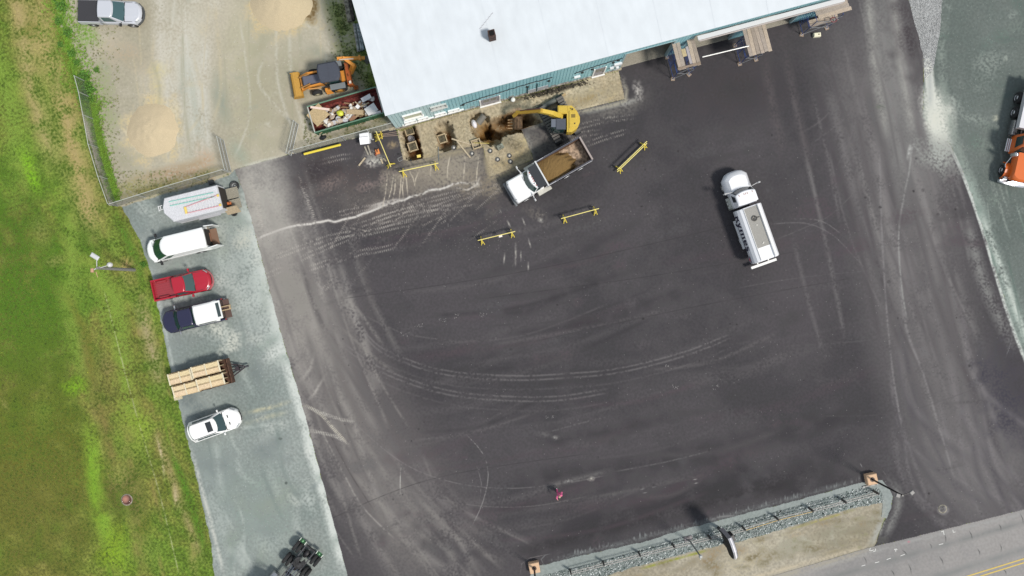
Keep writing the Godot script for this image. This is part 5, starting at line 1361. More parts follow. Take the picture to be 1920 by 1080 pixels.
func box_trailer():
	var c := textured("trailer_skin", 0.80, 0.81, 0.85, grain_tex, 0.5, 0.5); var hd = heading(104, -26)
	var t = thing("box_trailer", "white enclosed box trailer with a pointed nose, its rear ramp lowered", "trailer", P(371, 384.5, 1.2) * Vector3(1, 0, 1), hd)
	# local x: towards the ramp; the nose points to -x
	var out := [Vector2(2.4, -1.08), Vector2(2.4, 1.08), Vector2(-2.0, 1.08), Vector2(-2.62, 0.2), Vector2(-2.62, -0.3), Vector2(-2.3, -1.08)]
	var rings := []
	for k in [[0.55, 1.0], [2.25, 1.0], [2.36, 0.93]]:
		var r := PackedVector3Array()
		for p in out: r.append(Vector3(p.x * (1.0 - (1.0 - k[1]) * 0.4), k[0], p.y * k[1]))
		rings.append(r)
	var st := mb(); loft(st, rings, true, true, false); obj("body", st, c, t)
	for x in [-1.3, -0.4, 0.5, 1.4]:
		var rb := mb(); box(rb, Vector3(x, 2.372, 0), Vector3(0.05, 0.02, 1.9)); obj("roof_rib", rb, c, t)
	var tr := mb(); box(tr, Vector3(0.1, 0.6, 1.09), Vector3(4.2, 0.12, 0.03)); box(tr, Vector3(0.1, 2.2, 1.09), Vector3(4.2, 0.1, 0.03)); box(tr, Vector3(0.1, 0.6, -1.09), Vector3(4.2, 0.12, 0.03)); obj("edge_trim", tr, M(0.7, 0.7, 0.7, 0.3, 0.5), t)
	var dr := mb(); box(dr, Vector3(2.41, 1.35, 0), Vector3(0.02, 1.5, 1.9)); obj("doorway", dr, M(0.03, 0.025, 0.02, 0.9), t)
	var rp := mb(); box(rp, Vector3(2.95, 0.42, -0.45), Vector3(1.05, 0.06, 0.95)); box(rp, Vector3(2.95, 0.44, 0.55), Vector3(1.05, 0.06, 0.85)); obj("ramp", rp, wood(0.42, 0.39, 0.31), t)
	var sd := mb(); box(sd, Vector3(2.75, 1.0, 1.12), Vector3(1.2, 1.0, 0.05), Basis(Vector3(1, 0, 0), -0.5)); obj("side_flap", sd, wood(0.6, 0.48, 0.32), t)
	for k in [-1.0, 1.0]:
		for x in [0.2, 1.1]: wheel(t, x, k * 1.1, 0.36, 0.22, M(0.5, 0.5, 0.5, 0.4, 0.4))
		var fd := mb(); cbox(fd, Vector3(0.65, 0.82, k * 1.14), Vector3(2.0, 0.06, 0.24), 0.02); obj("fender", fd, M(0.5, 0.5, 0.52, 0.4, 0.5), t)
	var tg := mb()
	for z in [-0.5, 0.5]: bar(tg, Vector3(-2.4, 0.5, z), Vector3(-3.2, 0.5, 0.0), 0.08)
	bar(tg, Vector3(-3.0, 0.05, 0), Vector3(-3.0, 0.8, 0), 0.06); obj("tongue", tg, M(0.6, 0.6, 0.6, 0.5), t)
	var hl := mb()
	for z in [-0.55, -0.2]: bar(hl, Vector3(-2.7, 2.1, z), Vector3(-3.15, 1.9, z), 0.05)
	bar(hl, Vector3(-2.9, 2.0, -0.55), Vector3(-2.9, 2.0, -0.2), 0.05); bar(hl, Vector3(-3.1, 1.93, -0.6), Vector3(-3.1, 1.93, -0.15), 0.05); obj("nose_bracket", hl, M(0.7, 0.7, 0.7, 0.5), t)
	# ladders on the roof
	var base = P(371, 384.5, 1.2) * Vector3(1, 0, 1)
	for q in [["green ladder with white rungs lying along the trailer roof", -1.9, 2.0, -0.45, -0.30, 0.36, M(0.22, 0.56, 0.47, 0.6), 13], ["pinkish red stepladder with yellow feet lying on the trailer roof", -0.6, 2.3, 0.42, 0.28, 0.55, M(0.62, 0.30, 0.33, 0.6), 11]]:
		var ld = thing("ladder", q[0], "ladder", base + Vector3(0, 2.385, 0), hd)
		for s in [-1.0, 1.0]:
			var rl := mb(); bar(rl, Vector3(q[1], 0.04, q[3] + s * q[5] * 0.5), Vector3(q[2], 0.04, q[4] + s * (q[5] * 0.5 if q[7] == 13 else q[5] * 0.85)), 0.05, 0.08); obj("stile", rl, q[6], ld)
		for k in q[7]:
			var f = (k + 0.5) / q[7]
			var z = lerpf(q[3], q[4], f); var hw = q[5] * (0.5 if q[7] == 13 else lerpf(0.5, 0.85, f))
			var ru := mb(); bar(ru, Vector3(lerpf(q[1], q[2], f), 0.05, z - hw), Vector3(lerpf(q[1], q[2], f), 0.05, z + hw), 0.05, 0.03); obj("rung", ru, M(0.66, 0.66, 0.66, 0.5), ld)
		if q[7] == 11:
			var ft := mb(); cbox(ft, Vector3(q[1] - 0.08, 0.05, q[3]), Vector3(0.2, 0.08, 0.6), 0.02); cbox(ft, Vector3(q[2] + 0.02, 0.05, q[4] - 0.42), Vector3(0.2, 0.08, 0.2), 0.02); cbox(ft, Vector3(q[2] + 0.02, 0.05, q[4] + 0.42), Vector3(0.2, 0.08, 0.2), 0.02); obj("foot", ft, M(0.72, 0.55, 0.14, 0.6), ld)
	var gc = thing("gas_can", "orange can standing on the lowered ramp of the box trailer", "can", P(431, 382, 0.5), hd)
	var g1 := mb(); cbox(g1, Vector3(0, 0.2, 0), Vector3(0.34, 0.36, 0.26), 0.06); obj("body", g1, M(0.55, 0.16, 0.05, 0.5), gc)
	var g2 := mb(); cyl(g2, Vector3(0.1, 0.36, 0), Vector3(0.14, 0.46, 0), 0.04, -1, 8); obj("cap", g2, M(0.02, 0.02, 0.02, 0.6), gc)
	for q in [[441, 349, "large worn tyre lying flat at the edge of the asphalt near the gate", 0.43], [440, 399.5, "small black spare wheel lying beside the trailer ramp", 0.3]]:
		var w = thing("loose_tyre", q[2], "tyre", P(q[0], q[1]) + Vector3(0, 0.03, 0))
		var ty := mb(); lathe(ty, Vector3.ZERO, Vector3.UP, [[q[3] * 0.55, 0.02], [q[3] * 0.9, 0.0], [q[3], 0.08], [q[3], 0.2], [q[3] * 0.88, 0.27], [q[3] * 0.55, 0.25]], 20, false); obj("tread", ty, M(0.05, 0.053, 0.055, 0.9), w)
		var ri := mb(); lathe(ri, Vector3.ZERO, Vector3.UP, [[q[3] * 0.56, 0.03], [q[3] * 0.55, 0.2], [q[3] * 0.3, 0.16], [0.01, 0.18]], 16); obj("disc", ri, M(0.30, 0.31, 0.31, 0.7) if q[3] > 0.35 else M(0.06, 0.06, 0.06, 0.6), w)
	var gb = thing("gearbox_part", "dark machine part left by the fence above the box trailer", "machine part", P(398, 342), 0.3)
	var ga := mb(); box(ga, Vector3(0, 0.15, 0), Vector3(0.4, 0.3, 0.3)); bar(ga, Vector3(-0.3, 0.2, 0.2), Vector3(0.3, 0.2, 0.2), 0.06); bar(ga, Vector3(-0.2, 0.3, -0.25), Vector3(-0.2, 0.3, 0.25), 0.05); obj("body", ga, M(0.05, 0.055, 0.055, 0.6), gb)

func lumber_trailer():
	var hd = heading(112, -29)
	var org = P(380, 708, 0.5) * Vector3(1, 0, 1)
	var t = thing("flatbed_trailer", "low rusty flatbed trailer carrying pale wooden pallets", "trailer", org, hd)
	var rust := rough_mat(0.13, 0.065, 0.04)
	var fr := mb(); box(fr, Vector3(0, 0.55, 0), Vector3(5.3, 0.1, 2.1)); obj("deck", fr, rust, t)
	for z in [-1.07, 1.07]:
		var sr := mb(); bar(sr, Vector3(-2.65, 0.62, z), Vector3(2.65, 0.62, z), 0.08, 0.2); obj("side_rail", sr, rust, t)
	var hb := mb(); box(hb, Vector3(2.68, 0.85, 0), Vector3(0.1, 0.7, 2.2)); obj("headboard", hb, rust, t)
	for z in [-1.0, 1.0]:
		for x in [-0.55, 0.35]: wheel(t, x, z * 1.14, 0.33, 0.2, rust)
	var tg := mb()
	for z in [-0.55, 0.55]: bar(tg, Vector3(2.7, 0.5, z), Vector3(3.95, 0.5, 0.0), 0.1)
	bar(tg, Vector3(2.7, 0.5, 0), Vector3(3.6, 0.5, 0), 0.1); box(tg, Vector3(3.25, 0.62, 0), Vector3(0.3, 0.3, 0.4)); obj("tongue", tg, M(0.03, 0.02, 0.025, 0.6), t)
	var hc := mb(); cyl(hc, Vector3(3.9, 0.5, 0), Vector3(4.2, 0.5, 0), 0.09, -1, 8); cyl(hc, Vector3(3.6, 0.1, 0.12), Vector3(3.6, 1.0, 0.12), 0.05, -1, 8); obj("coupler", hc, M(0.05, 0.05, 0.06, 0.5), t)
	# pallets: each is three runners under deck boards with battens
	var names := ["the rear uphill side", "the front uphill side", "the front downhill side", "the rear downhill side, sitting lowest"]
	var spots := [[-1.55, -0.54, 0.85, 0.0, 2.05], [0.9, -0.64, 1.15, 0.0, 2.5], [1.0, 0.52, 1.05, 0.0, 2.45], [-1.4, 0.6, 0.65, 0.06, 2.3]]
	for i in 4:
		var q = spots[i]
		var b := Basis(Vector3.UP, hd)
		var p = thing("wooden_pallet", "pale new wooden pallet crate on the flatbed, " + names[i], "pallet", org + b * Vector3(q[0], 0.61, q[1]), hd, "pallets on the flatbed trailer")
		var wd := wood(1.0, 0.80, 0.50)
		var top: float = q[2]
		for z in [-0.43, 0.0, 0.43]:
			var ru := mb(); box(ru, Vector3(0, top * 0.42, z), Vector3(q[4], top * 0.8, 0.06), Basis(Vector3.RIGHT, q[3])); obj("runner", ru, wd, p)
		for k in 2:
			for e in 2:
				var bd := mb(); box(bd, Vector3((e - 0.5) * q[4] * 0.49, top * 0.84 + 0.02, -0.245 + k * 0.49), Vector3(q[4] * 0.46, 0.04, 0.385), Basis(Vector3.RIGHT, q[3])); obj("deck_board", bd, wood(1.0, 0.82 - 0.04 * k, 0.52 - 0.03 * e), p)
		for x in [-0.48, 0.0, 0.48]:
			var ba := mb(); box(ba, Vector3(x * q[4], top * 0.84 + 0.075, 0), Vector3(0.12, 0.06, 1.02), Basis(Vector3.RIGHT, q[3])); obj("batten", ba, wood(1.0, 0.90, 0.66), p)
		for z in [-0.5, 0.5]:
			var sb := mb(); box(sb, Vector3(0, top * 0.5, z), Vector3(q[4], top * 0.5, 0.03)); obj("side_board", sb, wood(0.95, 0.74, 0.46), p)
	var pk = thing("loose_board", "short pale board sticking out behind the lowest pallet over the grass edge", "board", P(334, 745.5, 0.9), hd)
	var pb := mb(); box(pb, Vector3(0, 0, 0), Vector3(0.75, 0.06, 0.38)); obj("plank", pb, wood(0.78, 0.70, 0.48), pk)

func white_wagon():
	var c := paint(0.84, 0.85, 0.84)
	var t = thing("station_wagon", "white station wagon with a dark sunroof and two hood vents", "car", P(401.5, 796.5, 0.8) * Vector3(1, 0, 1), heading(108, -39))
	var L := 4.95; var w := 0.95; var xf = L * 0.5; var h := 0.98
	var r0 = plan(xf - 0.12, -xf + 0.1, w - 0.06, 0.5, 0.35, 0.25); var r1 = plan(xf, -xf, w, 0.62, 0.4, 0.45); var r2 = plan(xf - 0.05, -xf + 0.02, w, 0.62, 0.4, 0.72); var r3 = plan(xf - 0.2, -xf + 0.06, w - 0.03, 0.58, 0.4, h - 0.04); var r4 = plan(xf - 0.4, -xf + 0.12, w - 0.1, 0.5, 0.36, h)
	var st := mb(); loft(st, [r0, r1, r2, r3, r4]); obj("body", st, c, t)
	lights_front(t, r2, r3, r1); lights_rear(t, r2, r3)
	hood(t, 1.05, xf - 0.3, w - 0.12, w - 0.26, h + 0.01, 0.06, 0.12, c)
	var g0 = plan(1.18, -xf + 0.2, w - 0.07, 0.28, 0.3, h - 0.01); var g1 = plan(0.42, -xf + 0.5, w - 0.26, 0.2, 0.25, 1.46)
	cabin(t, g0, g1, c, M(0.035, 0.065, 0.07, 0.06), [[0.9, 2.4], [2.5, 4.0], [4.1, 5.4]], c, 0.05)
	var sr := mb(); box(sr, Vector3(-0.18, 1.545, 0), Vector3(0.5, 0.02, 0.88)); obj("sunroof", sr, M(0.03, 0.035, 0.04, 0.1), t)
	for z in [-0.3, 0.34]:
		var v := mb(); box(v, Vector3(1.45, h + 0.075, z), Vector3(0.09, 0.02, 0.24)); obj("hood_vent", v, M(0.03, 0.03, 0.03, 0.6), t)
	for k in [-1.0, 1.0]:
		var rr := mb(); bar(rr, Vector3(0.25, 1.53, k * 0.66), Vector3(-1.75, 1.53, k * 0.66), 0.04); obj("roof_rail", rr, M(0.08, 0.08, 0.085, 0.4), t)
		var ar := mb()
		for x in [1.5, -1.45]: cyl(ar, Vector3(x, 0.35, k * (w - 0.1)), Vector3(x, 0.35, k * (w + 0.01)), 0.38, -1, 18)
		obj("wheel_arch", ar, blk_m(), t)
		for x in [1.5, -1.45]: wheel(t, x, k * (w + 0.012), 0.33, 0.22, M(0.5, 0.5, 0.5, 0.3, 0.6))
		for q in [[1.8, 3.0], [3.06, 4.3]]: strip("door", t, r1, r2, (6 + q[0]) if k > 0 else (24 - q[1]), (6 + q[1]) if k > 0 else (24 - q[0]), 0.0, 0.98, c, 0.008)
	mirrors(t, 0.75, h + 0.05, w, c, 0.04, 0.8)

func frame_rails(t: Node3D, x0: float, x1: float, y: float, m: Material):
	for z in [-0.43, 0.43]:
		var st := mb(); box(st, Vector3((x0 + x1) * 0.5, y, z), Vector3(absf(x1 - x0), 0.26, 0.09)); obj("frame_rail", st, m, t)
func tractor_unit():
	var dk := M(0.018, 0.018, 0.02, 0.55)
	var t = thing("road_tractor", "black bare-framed road tractor with green rear markers, half in the picture", "truck", P(547, 1073, 0.8) * Vector3(1, 0, 1), heading(-0.62, 0.78))
	t.scale = Vector3(1.08, 1.0, 1.08)
	frame_rails(t, -2.6, 3.2, 0.95, M(0.06, 0.06, 0.066, 0.6))
	var cm := mb()
	for x in [-2.55, -1.1, 0.2, 1.2]: box(cm, Vector3(x, 0.95, 0), Vector3(0.14, 0.2, 0.78))
	obj("crossmember", cm, dk, t)
	for z in [-1.0, 1.0]:
		for x in [-1.9, -0.55]: wheel(t, x, z * 1.22, 0.51, 0.28, M(0.4, 0.4, 0.42, 0.3, 0.6), true)
		var mf := mb(); box(mf, Vector3(-2.62, 0.9, z * 0.86), Vector3(0.28, 0.05, 0.56)); var mn = obj("marker_bracket", mf, M(0.02, 0.13, 0.04, 0.6), t)
		for e in [[0.5, 1.0], [-0.5, 1.0]]:
			var xx := mb(); box(xx, Vector3(-2.62, 0.93, z * 0.86), Vector3(0.5, 0.015, 0.06), Basis(Vector3.UP, e[0] * 2.2)); obj("cross_strap", xx, M(0.01, 0.02, 0.012, 0.7), mn)
		for e in [-0.27, 0.27]:
			var wl := mb(); box(wl, Vector3(-2.62, 0.935, z * 0.86 + e), Vector3(0.3, 0.03, 0.045)); obj("white_edge", wl, M(0.7, 0.72, 0.66, 0.5), mn)
		var d := mb(); box(d, Vector3(-2.62, 0.935, z * 0.86), Vector3(0.1, 0.03, 0.1)); obj("reflector", d, M(0.25, 0.5, 0.25, 0.5), mn)
		var ax := mb(); cyl(ax, Vector3(-1.9, 0.51, z * 0.3), Vector3(-1.9, 0.51, z * 0.7), 0.14, -1, 10); cyl(ax, Vector3(-0.55, 0.51, z * 0.3), Vector3(-0.55, 0.51, z * 0.7), 0.14, -1, 10); obj("axle", ax, dk, t)
	var dv := mb(); lathe(dv, Vector3(-1.9, 0.55, 0), Vector3(1, 0, 0), [[0.05, -0.3], [0.26, -0.15], [0.28, 0.1], [0.1, 0.4]], 12); lathe(dv, Vector3(-0.55, 0.55, 0), Vector3(1, 0, 0), [[0.05, -0.3], [0.26, -0.15], [0.28, 0.1], [0.1, 0.4]], 12); obj("differential", dv, dk, t)
	# fifth wheel plate: a disc with the throat cut out to the rear
	var fw := mb(); var ol := PackedVector2Array()
	for i in 21:
		var a = deg_to_rad(200.0 + 320.0 * i / 20.0); ol.append(Vector2(cos(a) * 0.5, sin(a) * 0.46))
	ol.append(Vector2(-0.02, 0.06)); ol.append(Vector2(-0.02, -0.06))
	var idx = Geometry2D.triangulate_polygon(ol)
	for i in range(0, idx.size(), 3): outtri(fw, Vector3(-1.15 + ol[idx[i]].x, 1.24, ol[idx[i]].y), Vector3(-1.15 + ol[idx[i + 1]].x, 1.24, ol[idx[i + 1]].y), Vector3(-1.15 + ol[idx[i + 2]].x, 1.24, ol[idx[i + 2]].y), Vector3(-1.15, 0, 0))
	for i in ol.size():
		var p = ol[i]; var q = ol[(i + 1) % ol.size()]
		outq(fw, Vector3(-1.15 + p.x, 1.24, p.y), Vector3(-1.15 + q.x, 1.24, q.y), Vector3(-1.15 + q.x, 1.1, q.y), Vector3(-1.15 + p.x, 1.1, p.y), Vector3(-1.15, 1.17, 0))
	obj("fifth_wheel", fw, rough_mat(0.055, 0.055, 0.058, 0.9), t)
	var ln := mb()
	for z in [-0.1, 0.05, 0.16]: cyl(ln, Vector3(1.2, 1.3, z), Vector3(-0.6, 1.12, z * 2), 0.025, -1, 6)
	obj("air_line", ln, M(0.08, 0.09, 0.14, 0.5), t)
	var tank := mb()
	for z in [-1.0, 1.0]: lathe(tank, Vector3(0.8, 0.75, z * 0.95), Vector3(1, 0, 0), [[0.02, 0.0], [0.3, 0.0], [0.3, 1.1], [0.02, 1.1]], 14)
	obj("fuel_tank", tank, M(0.4, 0.41, 0.43, 0.25, 0.8), t)
	# cab back, white with dark panels
	var cbn := mb(); loft(cbn, [plan(4.6, 1.35, 1.05, 0.3, 0.05, 0.8), plan(4.5, 1.35, 1.05, 0.3, 0.05, 2.2), plan(4.2, 1.45, 0.98, 0.3, 0.05, 2.85)]); obj("cab", cbn, paint(0.02, 0.025, 0.035), t)
	var wp := mb(); box(wp, Vector3(1.65, 2.5, 0.62), Vector3(0.5, 0.9, 0.7)); box(wp, Vector3(1.65, 2.5, -0.45), Vector3(0.5, 0.9, 0.6)); obj("cab_fairing", wp, paint(0.72, 0.75, 0.78), t)
	for z in [-1.0, 1.0]:
		wheel(t, 4.6, z * 1.15, 0.5, 0.3, M(0.4, 0.4, 0.42, 0.3, 0.6))
		var ex := mb(); cyl(ex, Vector3(1.15, 1.0, z * 0.95), Vector3(1.15, 3.3, z * 0.95), 0.09, -1, 10); obj("exhaust_stack", ex, M(0.5, 0.5, 0.52, 0.2, 0.8), t)

func orange_truck():
	var org := paint(0.62, 0.13, 0.015); var chrome := M(0.62, 0.62, 0.64, 0.15, 0.85)
	# nose towards the camera's lower edge; most of it lies beyond the picture
	var t = thing("orange_truck", "orange conventional truck with a chrome bumper at the right picture edge", "truck", P(1919, 270, 1.0) * Vector3(1, 0, 1), heading(-0.22, 0.975))
	frame_rails(t, -6.0, 3.4, 0.9, blk_m())
	var hd2 := mb(); loft(hd2, [plan(3.5, 1.0, 0.72, 0.25, 0.02, 1.0), plan(3.5, 1.0, 0.74, 0.25, 0.02, 1.55), plan(3.3, 1.0, 0.62, 0.3, 0.02, 1.75)]); obj("hood", hd2, org, t)
	for z in [-1.0, 1.0]:
		var fd := mb()
		var rs := []
		for k in 9:
			var a = PI * k / 8.0
			var r := PackedVector3Array()
			for q in [[0.62, 0.66], [0.62, 1.16], [0.55, 1.16], [0.55, 0.66]]: r.append(Vector3(2.55 - cos(a) * q[0] * 1.25, 0.55 + sin(a) * q[0] * 1.05, z * q[1]))
			rs.append(r)
		loft(fd, rs, true, true, false); obj("fender", fd, org, t)
		wheel(t, 2.5, z * 1.12, 0.5, 0.28, chrome)
		var hl := mb(); cbox(hl, Vector3(3.3, 1.05, z * 0.95), Vector3(0.25, 0.3, 0.3), 0.05); obj("headlight", hl, chrome, t)
		var ac := mb(); lathe(ac, Vector3(1.3, 1.75, z * 0.95), Vector3.UP, [[0.2, -0.4], [0.2, 0.2], [0.14, 0.3], [0.02, 0.32]], 14); obj("air_cleaner", ac, chrome, t)
		for q in [[0.9, 0.98], [0.9, 1.14], [0.9, 1.3]]:
			var st := mb(); cyl(st, Vector3(q[0], 0.75, z * q[1]), Vector3(q[0] - 1.15, 0.75, z * q[1]), 0.075, -1, 10); obj("side_step", st, chrome, t)
		var tk := mb(); lathe(tk, Vector3(-1.9, 0.72, z * 1.0), Vector3(1, 0, 0), [[0.02, 0.0], [0.33, 0.0], [0.33, 1.3], [0.02, 1.3]], 16); obj("fuel_tank", tk, chrome, t)
		var mr := mb(); bar(mr, Vector3(1.4, 1.4, z * 1.0), Vector3(2.2, 1.3, z * 1.35), 0.04); bar(mr, Vector3(2.2, 1.3, z * 1.35), Vector3(2.45, 1.3, z * 1.28), 0.05); obj("mirror", mr, chrome, t)
		for x in [-2.7, -4.05]: wheel(t, x, z * 1.2, 0.52, 0.28, chrome, true)
	var cabm := mb(); var g0 = plan(1.1, -0.6, 0.98, 0.15, 0.05, 1.2); var g1 = plan(0.75, -0.55, 0.86, 0.15, 0.05, 2.5)
	loft(cabm, [plan(1.1, -0.6, 0.98, 0.1, 0.05, 0.7), g0, g1, plan(0.5, -0.45, 0.6, 0.15, 0.05, 2.62)]); obj("cab", cabm, org, t)
	strip("windshield", t, g0, g1, 0.3, 5.7, 0.1, 0.9, glass_dark()); strip("side_window", t, g0, g1, 7, 11, 0.2, 0.9, glass_dark()); strip("side_window", t, g0, g1, 19, 23, 0.2, 0.9, glass_dark())
	var bp := mb(); loft(bp, [plan(3.72, 3.4, 1.22, 0.12, 0.0, 0.45), plan(3.78, 3.4, 1.24, 0.12, 0.0, 0.7), plan(3.74, 3.4, 1.22, 0.12, 0.0, 0.82)]); obj("bumper", bp, M(0.7, 0.72, 0.76, 0.2, 0.6), t)
	var gr := mb(); box(gr, Vector3(3.52, 1.2, 0), Vector3(0.05, 0.7, 1.1)); obj("grille", gr, chrome, t)
	var bx2 := mb(); box(bx2, Vector3(-1.35, 1.5, -0.7), Vector3(1.1, 0.9, 0.9)); box(bx2, Vector3(-2.7, 1.5, -0.75), Vector3(1.2, 0.8, 0.8)); box(bx2, Vector3(-3.4, 1.35, 0.2), Vector3(4.5, 0.5, 1.7)); obj("tool_body", bx2, M(0.66, 0.66, 0.69, 0.35, 0.3), t)

func dump_truck():
	var c := paint(0.80, 0.81, 0.82); var dk := M(0.025, 0.028, 0.036, 0.5)
	var hd = heading(-140, 81)
	var at = P(1027, 323, 1.2) * Vector3(1, 0, 1)
	var t = thing("dump_truck", "white-cabbed dump truck with a rusty open body half full of brown dirt", "dump truck", at, hd)
	var xf := 3.75
	frame_rails(t, -3.6, 3.3, 0.85, dk)
	# hood and fenders
	var a0 = plan(xf, 1.95, 1.08, 0.12, 0.02, 0.75, 6.0); var a1 = plan(xf, 1.95, 1.1, 0.14, 0.02, 1.3, 6.0); var a2 = plan(xf - 0.06, 1.95, 1.06, 0.14, 0.02, 1.62, 6.0); var a3 = plan(xf - 0.16, 1.95, 0.95, 0.14, 0.02, 1.7, 6.0)
	var hb := mb(); loft(hb, [a0, a1, a2, a3]); obj("hood", hb, c, t)
	strip("grille", t, a0, a1, 1.6, 4.4, 0.1, 0.9, dk); 
	for q in [[0.2, 1.2], [4.8, 5.8]]: strip("headlight", t, a0, a1, q[0], q[1], 0.3, 0.8, M(0.7, 0.74, 0.78, 0.1), 0.02)
	var bp := mb(); cbox(bp, Vector3(xf + 0.05, 0.6, 0), Vector3(0.2, 0.32, 2.3), 0.05); obj("bumper", bp, M(0.16, 0.17, 0.18, 0.4), t)
	for z in [-0.5, 0.5]:
		var ck := mb(); box(ck, Vector3(xf - 0.1, 1.72, z * 1.5), Vector3(0.1, 0.04, 0.05)); obj("hood_latch", ck, blk_m(), t)
	# cab
	var g0 = plan(2.28, 0.98, 1.02, 0.32, 0.03, 1.62, 2.0); var g1 = plan(1.85, 1.0, 0.88, 0.26, 0.03, 2.42, 2.0)
	var low := mb(); loft(low, [plan(2.25, 0.95, 1.04, 0.2, 0.03, 0.8), plan(2.25, 0.95, 1.05, 0.2, 0.03, 1.62)]); obj("cab_body", low, c, t)
	cabin(t, g0, g1, c, M(0.02, 0.055, 0.05, 0.08), [[0.6, 3.8]], c, 0.08, false, [0.1, 5.9])
	for z in [-0.62, -0.2, 0.0, 0.2, 0.62]:
		var mk := mb(); cbox(mk, Vector3(1.5, 2.53, z), Vector3(0.22, 0.06, 0.07), 0.02); obj("marker_light", mk, M(0.5, 0.07, 0.04, 0.4), t)
	for z in [-0.42, 0.42]:
		var hn := mb(); cyl(hn, Vector3(1.25, 2.54, z), Vector3(1.7, 2.54, z), 0.04, 0.06, 8); obj("air_horn", hn, M(0.6, 0.6, 0.6, 0.2, 0.8), t)
	for k in [-1.0, 1.0]:
		wheel(t, 2.75, k * 1.12, 0.52, 0.28, M(0.66, 0.67, 0.68, 0.4, 0.2))
		for x in [-1.35, -2.75]: wheel(t, x, k * 1.14, 0.52, 0.27, M(0.72, 0.73, 0.74, 0.4, 0.2), true)
		var mr := mb(); bar(mr, Vector3(2.1, 1.95, k * 1.0), Vector3(2.25, 2.0, k * 1.55), 0.05); bar(mr, Vector3(2.15, 1.7, k * 1.0), Vector3(2.25, 1.9, k * 1.55), 0.04); cbox(mr, Vector3(2.22, 1.95, k * 1.62), Vector3(0.12, 0.55, 0.2), 0.03); obj("mirror", mr, M(0.6, 0.6, 0.6, 0.4), t)
		var sp := mb(); cbox(sp, Vector3(1.0, 0.78, k * 1.2), Vector3(1.3, 0.5, 0.4), 0.04); obj("tank_step", sp, M(0.5, 0.49, 0.44, 0.5), t)
	# body: floor, sides, headboard with canopy, tailgate
	var rust := rough_mat(0.20, 0.10, 0.05); var steel := M(0.045, 0.045, 0.06, 0.5)
	var fl := mb(); box(fl, Vector3(-1.52, 1.3, 0), Vector3(4.35, 0.1, 2.1)); obj("body_floor", fl, rough_mat(0.56, 0.41, 0.29), t)
	for k in [-1.0, 1.0]:
		var sd := mb(); box(sd, Vector3(-1.5, 1.85, k * 1.1), Vector3(4.5, 1.15, 0.06)); obj("body_side", sd, steel, t)
		var si := mb(); box(si, Vector3(-1.5, 1.82, k * 1.062), Vector3(4.3, 1.0, 0.012)); obj("side_lining", si, rust, t)
		var tr := mb(); box(tr, Vector3(-1.5, 2.45, k * 1.11), Vector3(4.56, 0.08, 0.12)); obj("top_rail", tr, M(0.06, 0.06, 0.075, 0.4), t)
		var ar := mb(); bar(ar, Vector3(0.9, 2.5, k * 1.16), Vector3(-3.7, 2.35, k * 1.18), 0.045); obj("tarp_arm", ar, M(0.6, 0.6, 0.62, 0.4, 0.4), t)
		for i in 5:
			var rb := mb(); box(rb, Vector3(-3.4 + i * 0.95, 1.85, k * 1.15), Vector3(0.08, 1.1, 0.05)); obj("side_rib", rb, steel, t)
	var hbd := mb(); box(hbd, Vector3(0.72, 1.95, 0), Vector3(0.08, 1.35, 2.2)); obj("headboard", hbd, steel, t)
	var cn := mb(); cbox(cn, Vector3(1.1, 2.66, 0), Vector3(0.78, 0.06, 2.05), 0.02); obj("cab_guard", cn, textured("guard", 0.028, 0.033, 0.042, grain_tex, 1.0, 0.6), t)
	var rl := mb(); cyl(rl, Vector3(0.66, 2.72, -1.22), Vector3(0.66, 2.72, 1.22), 0.07, -1, 12); obj("tarp_roll", rl, M(0.66, 0.67, 0.67, 0.4), t)
	var tg := mb(); box(tg, Vector3(-3.74, 1.9, 0), Vector3(0.08, 1.2, 2.2)); obj("tailgate", tg, M(0.08, 0.06, 0.055, 0.6), t)
	var tp := mb(); box(tp, Vector3(-3.74, 2.54, 0), Vector3(0.14, 0.08, 2.25)); obj("tailgate_rail", tp, M(0.34, 0.29, 0.27, 0.6), t)
	# the load, heaped towards the cab
	var ld := thing("dirt_load", "heap of brown dirt filling the front of the dump truck body", "dirt", at, hd)
	var g := mb()
	patch(g, func(u, v):
		var x = lerpf(0.66, -3.66, u); var z = lerpf(-1.04, 1.04, v)
		var edge = -2.1 - 0.55 * (1.0 - pow((z + 0.1), 2.0)) + edge_noise.get_noise_2d(z * 40.0, 5.0) * 0.4
		var hh = clampf((x - edge) / 0.8, 0.0, 1.0)
		hh = hh * hh * (3 - 2 * hh)
		var dome = 0.72 + 0.22 * (1.0 - pow(z / 1.04, 2.0)) - 0.12 * absf(x + 0.4)
		return Vector3(x, 1.352 + hh * dome + edge_noise.get_noise_2d(x * 90.0, z * 90.0) * 0.07 * hh - 0.03 * (1.0 - hh), z), 46, 24)
	obj("heap", g, textured("heap", 0.25, 0.155, 0.055, grain_tex, 0.5, 1.0), ld)

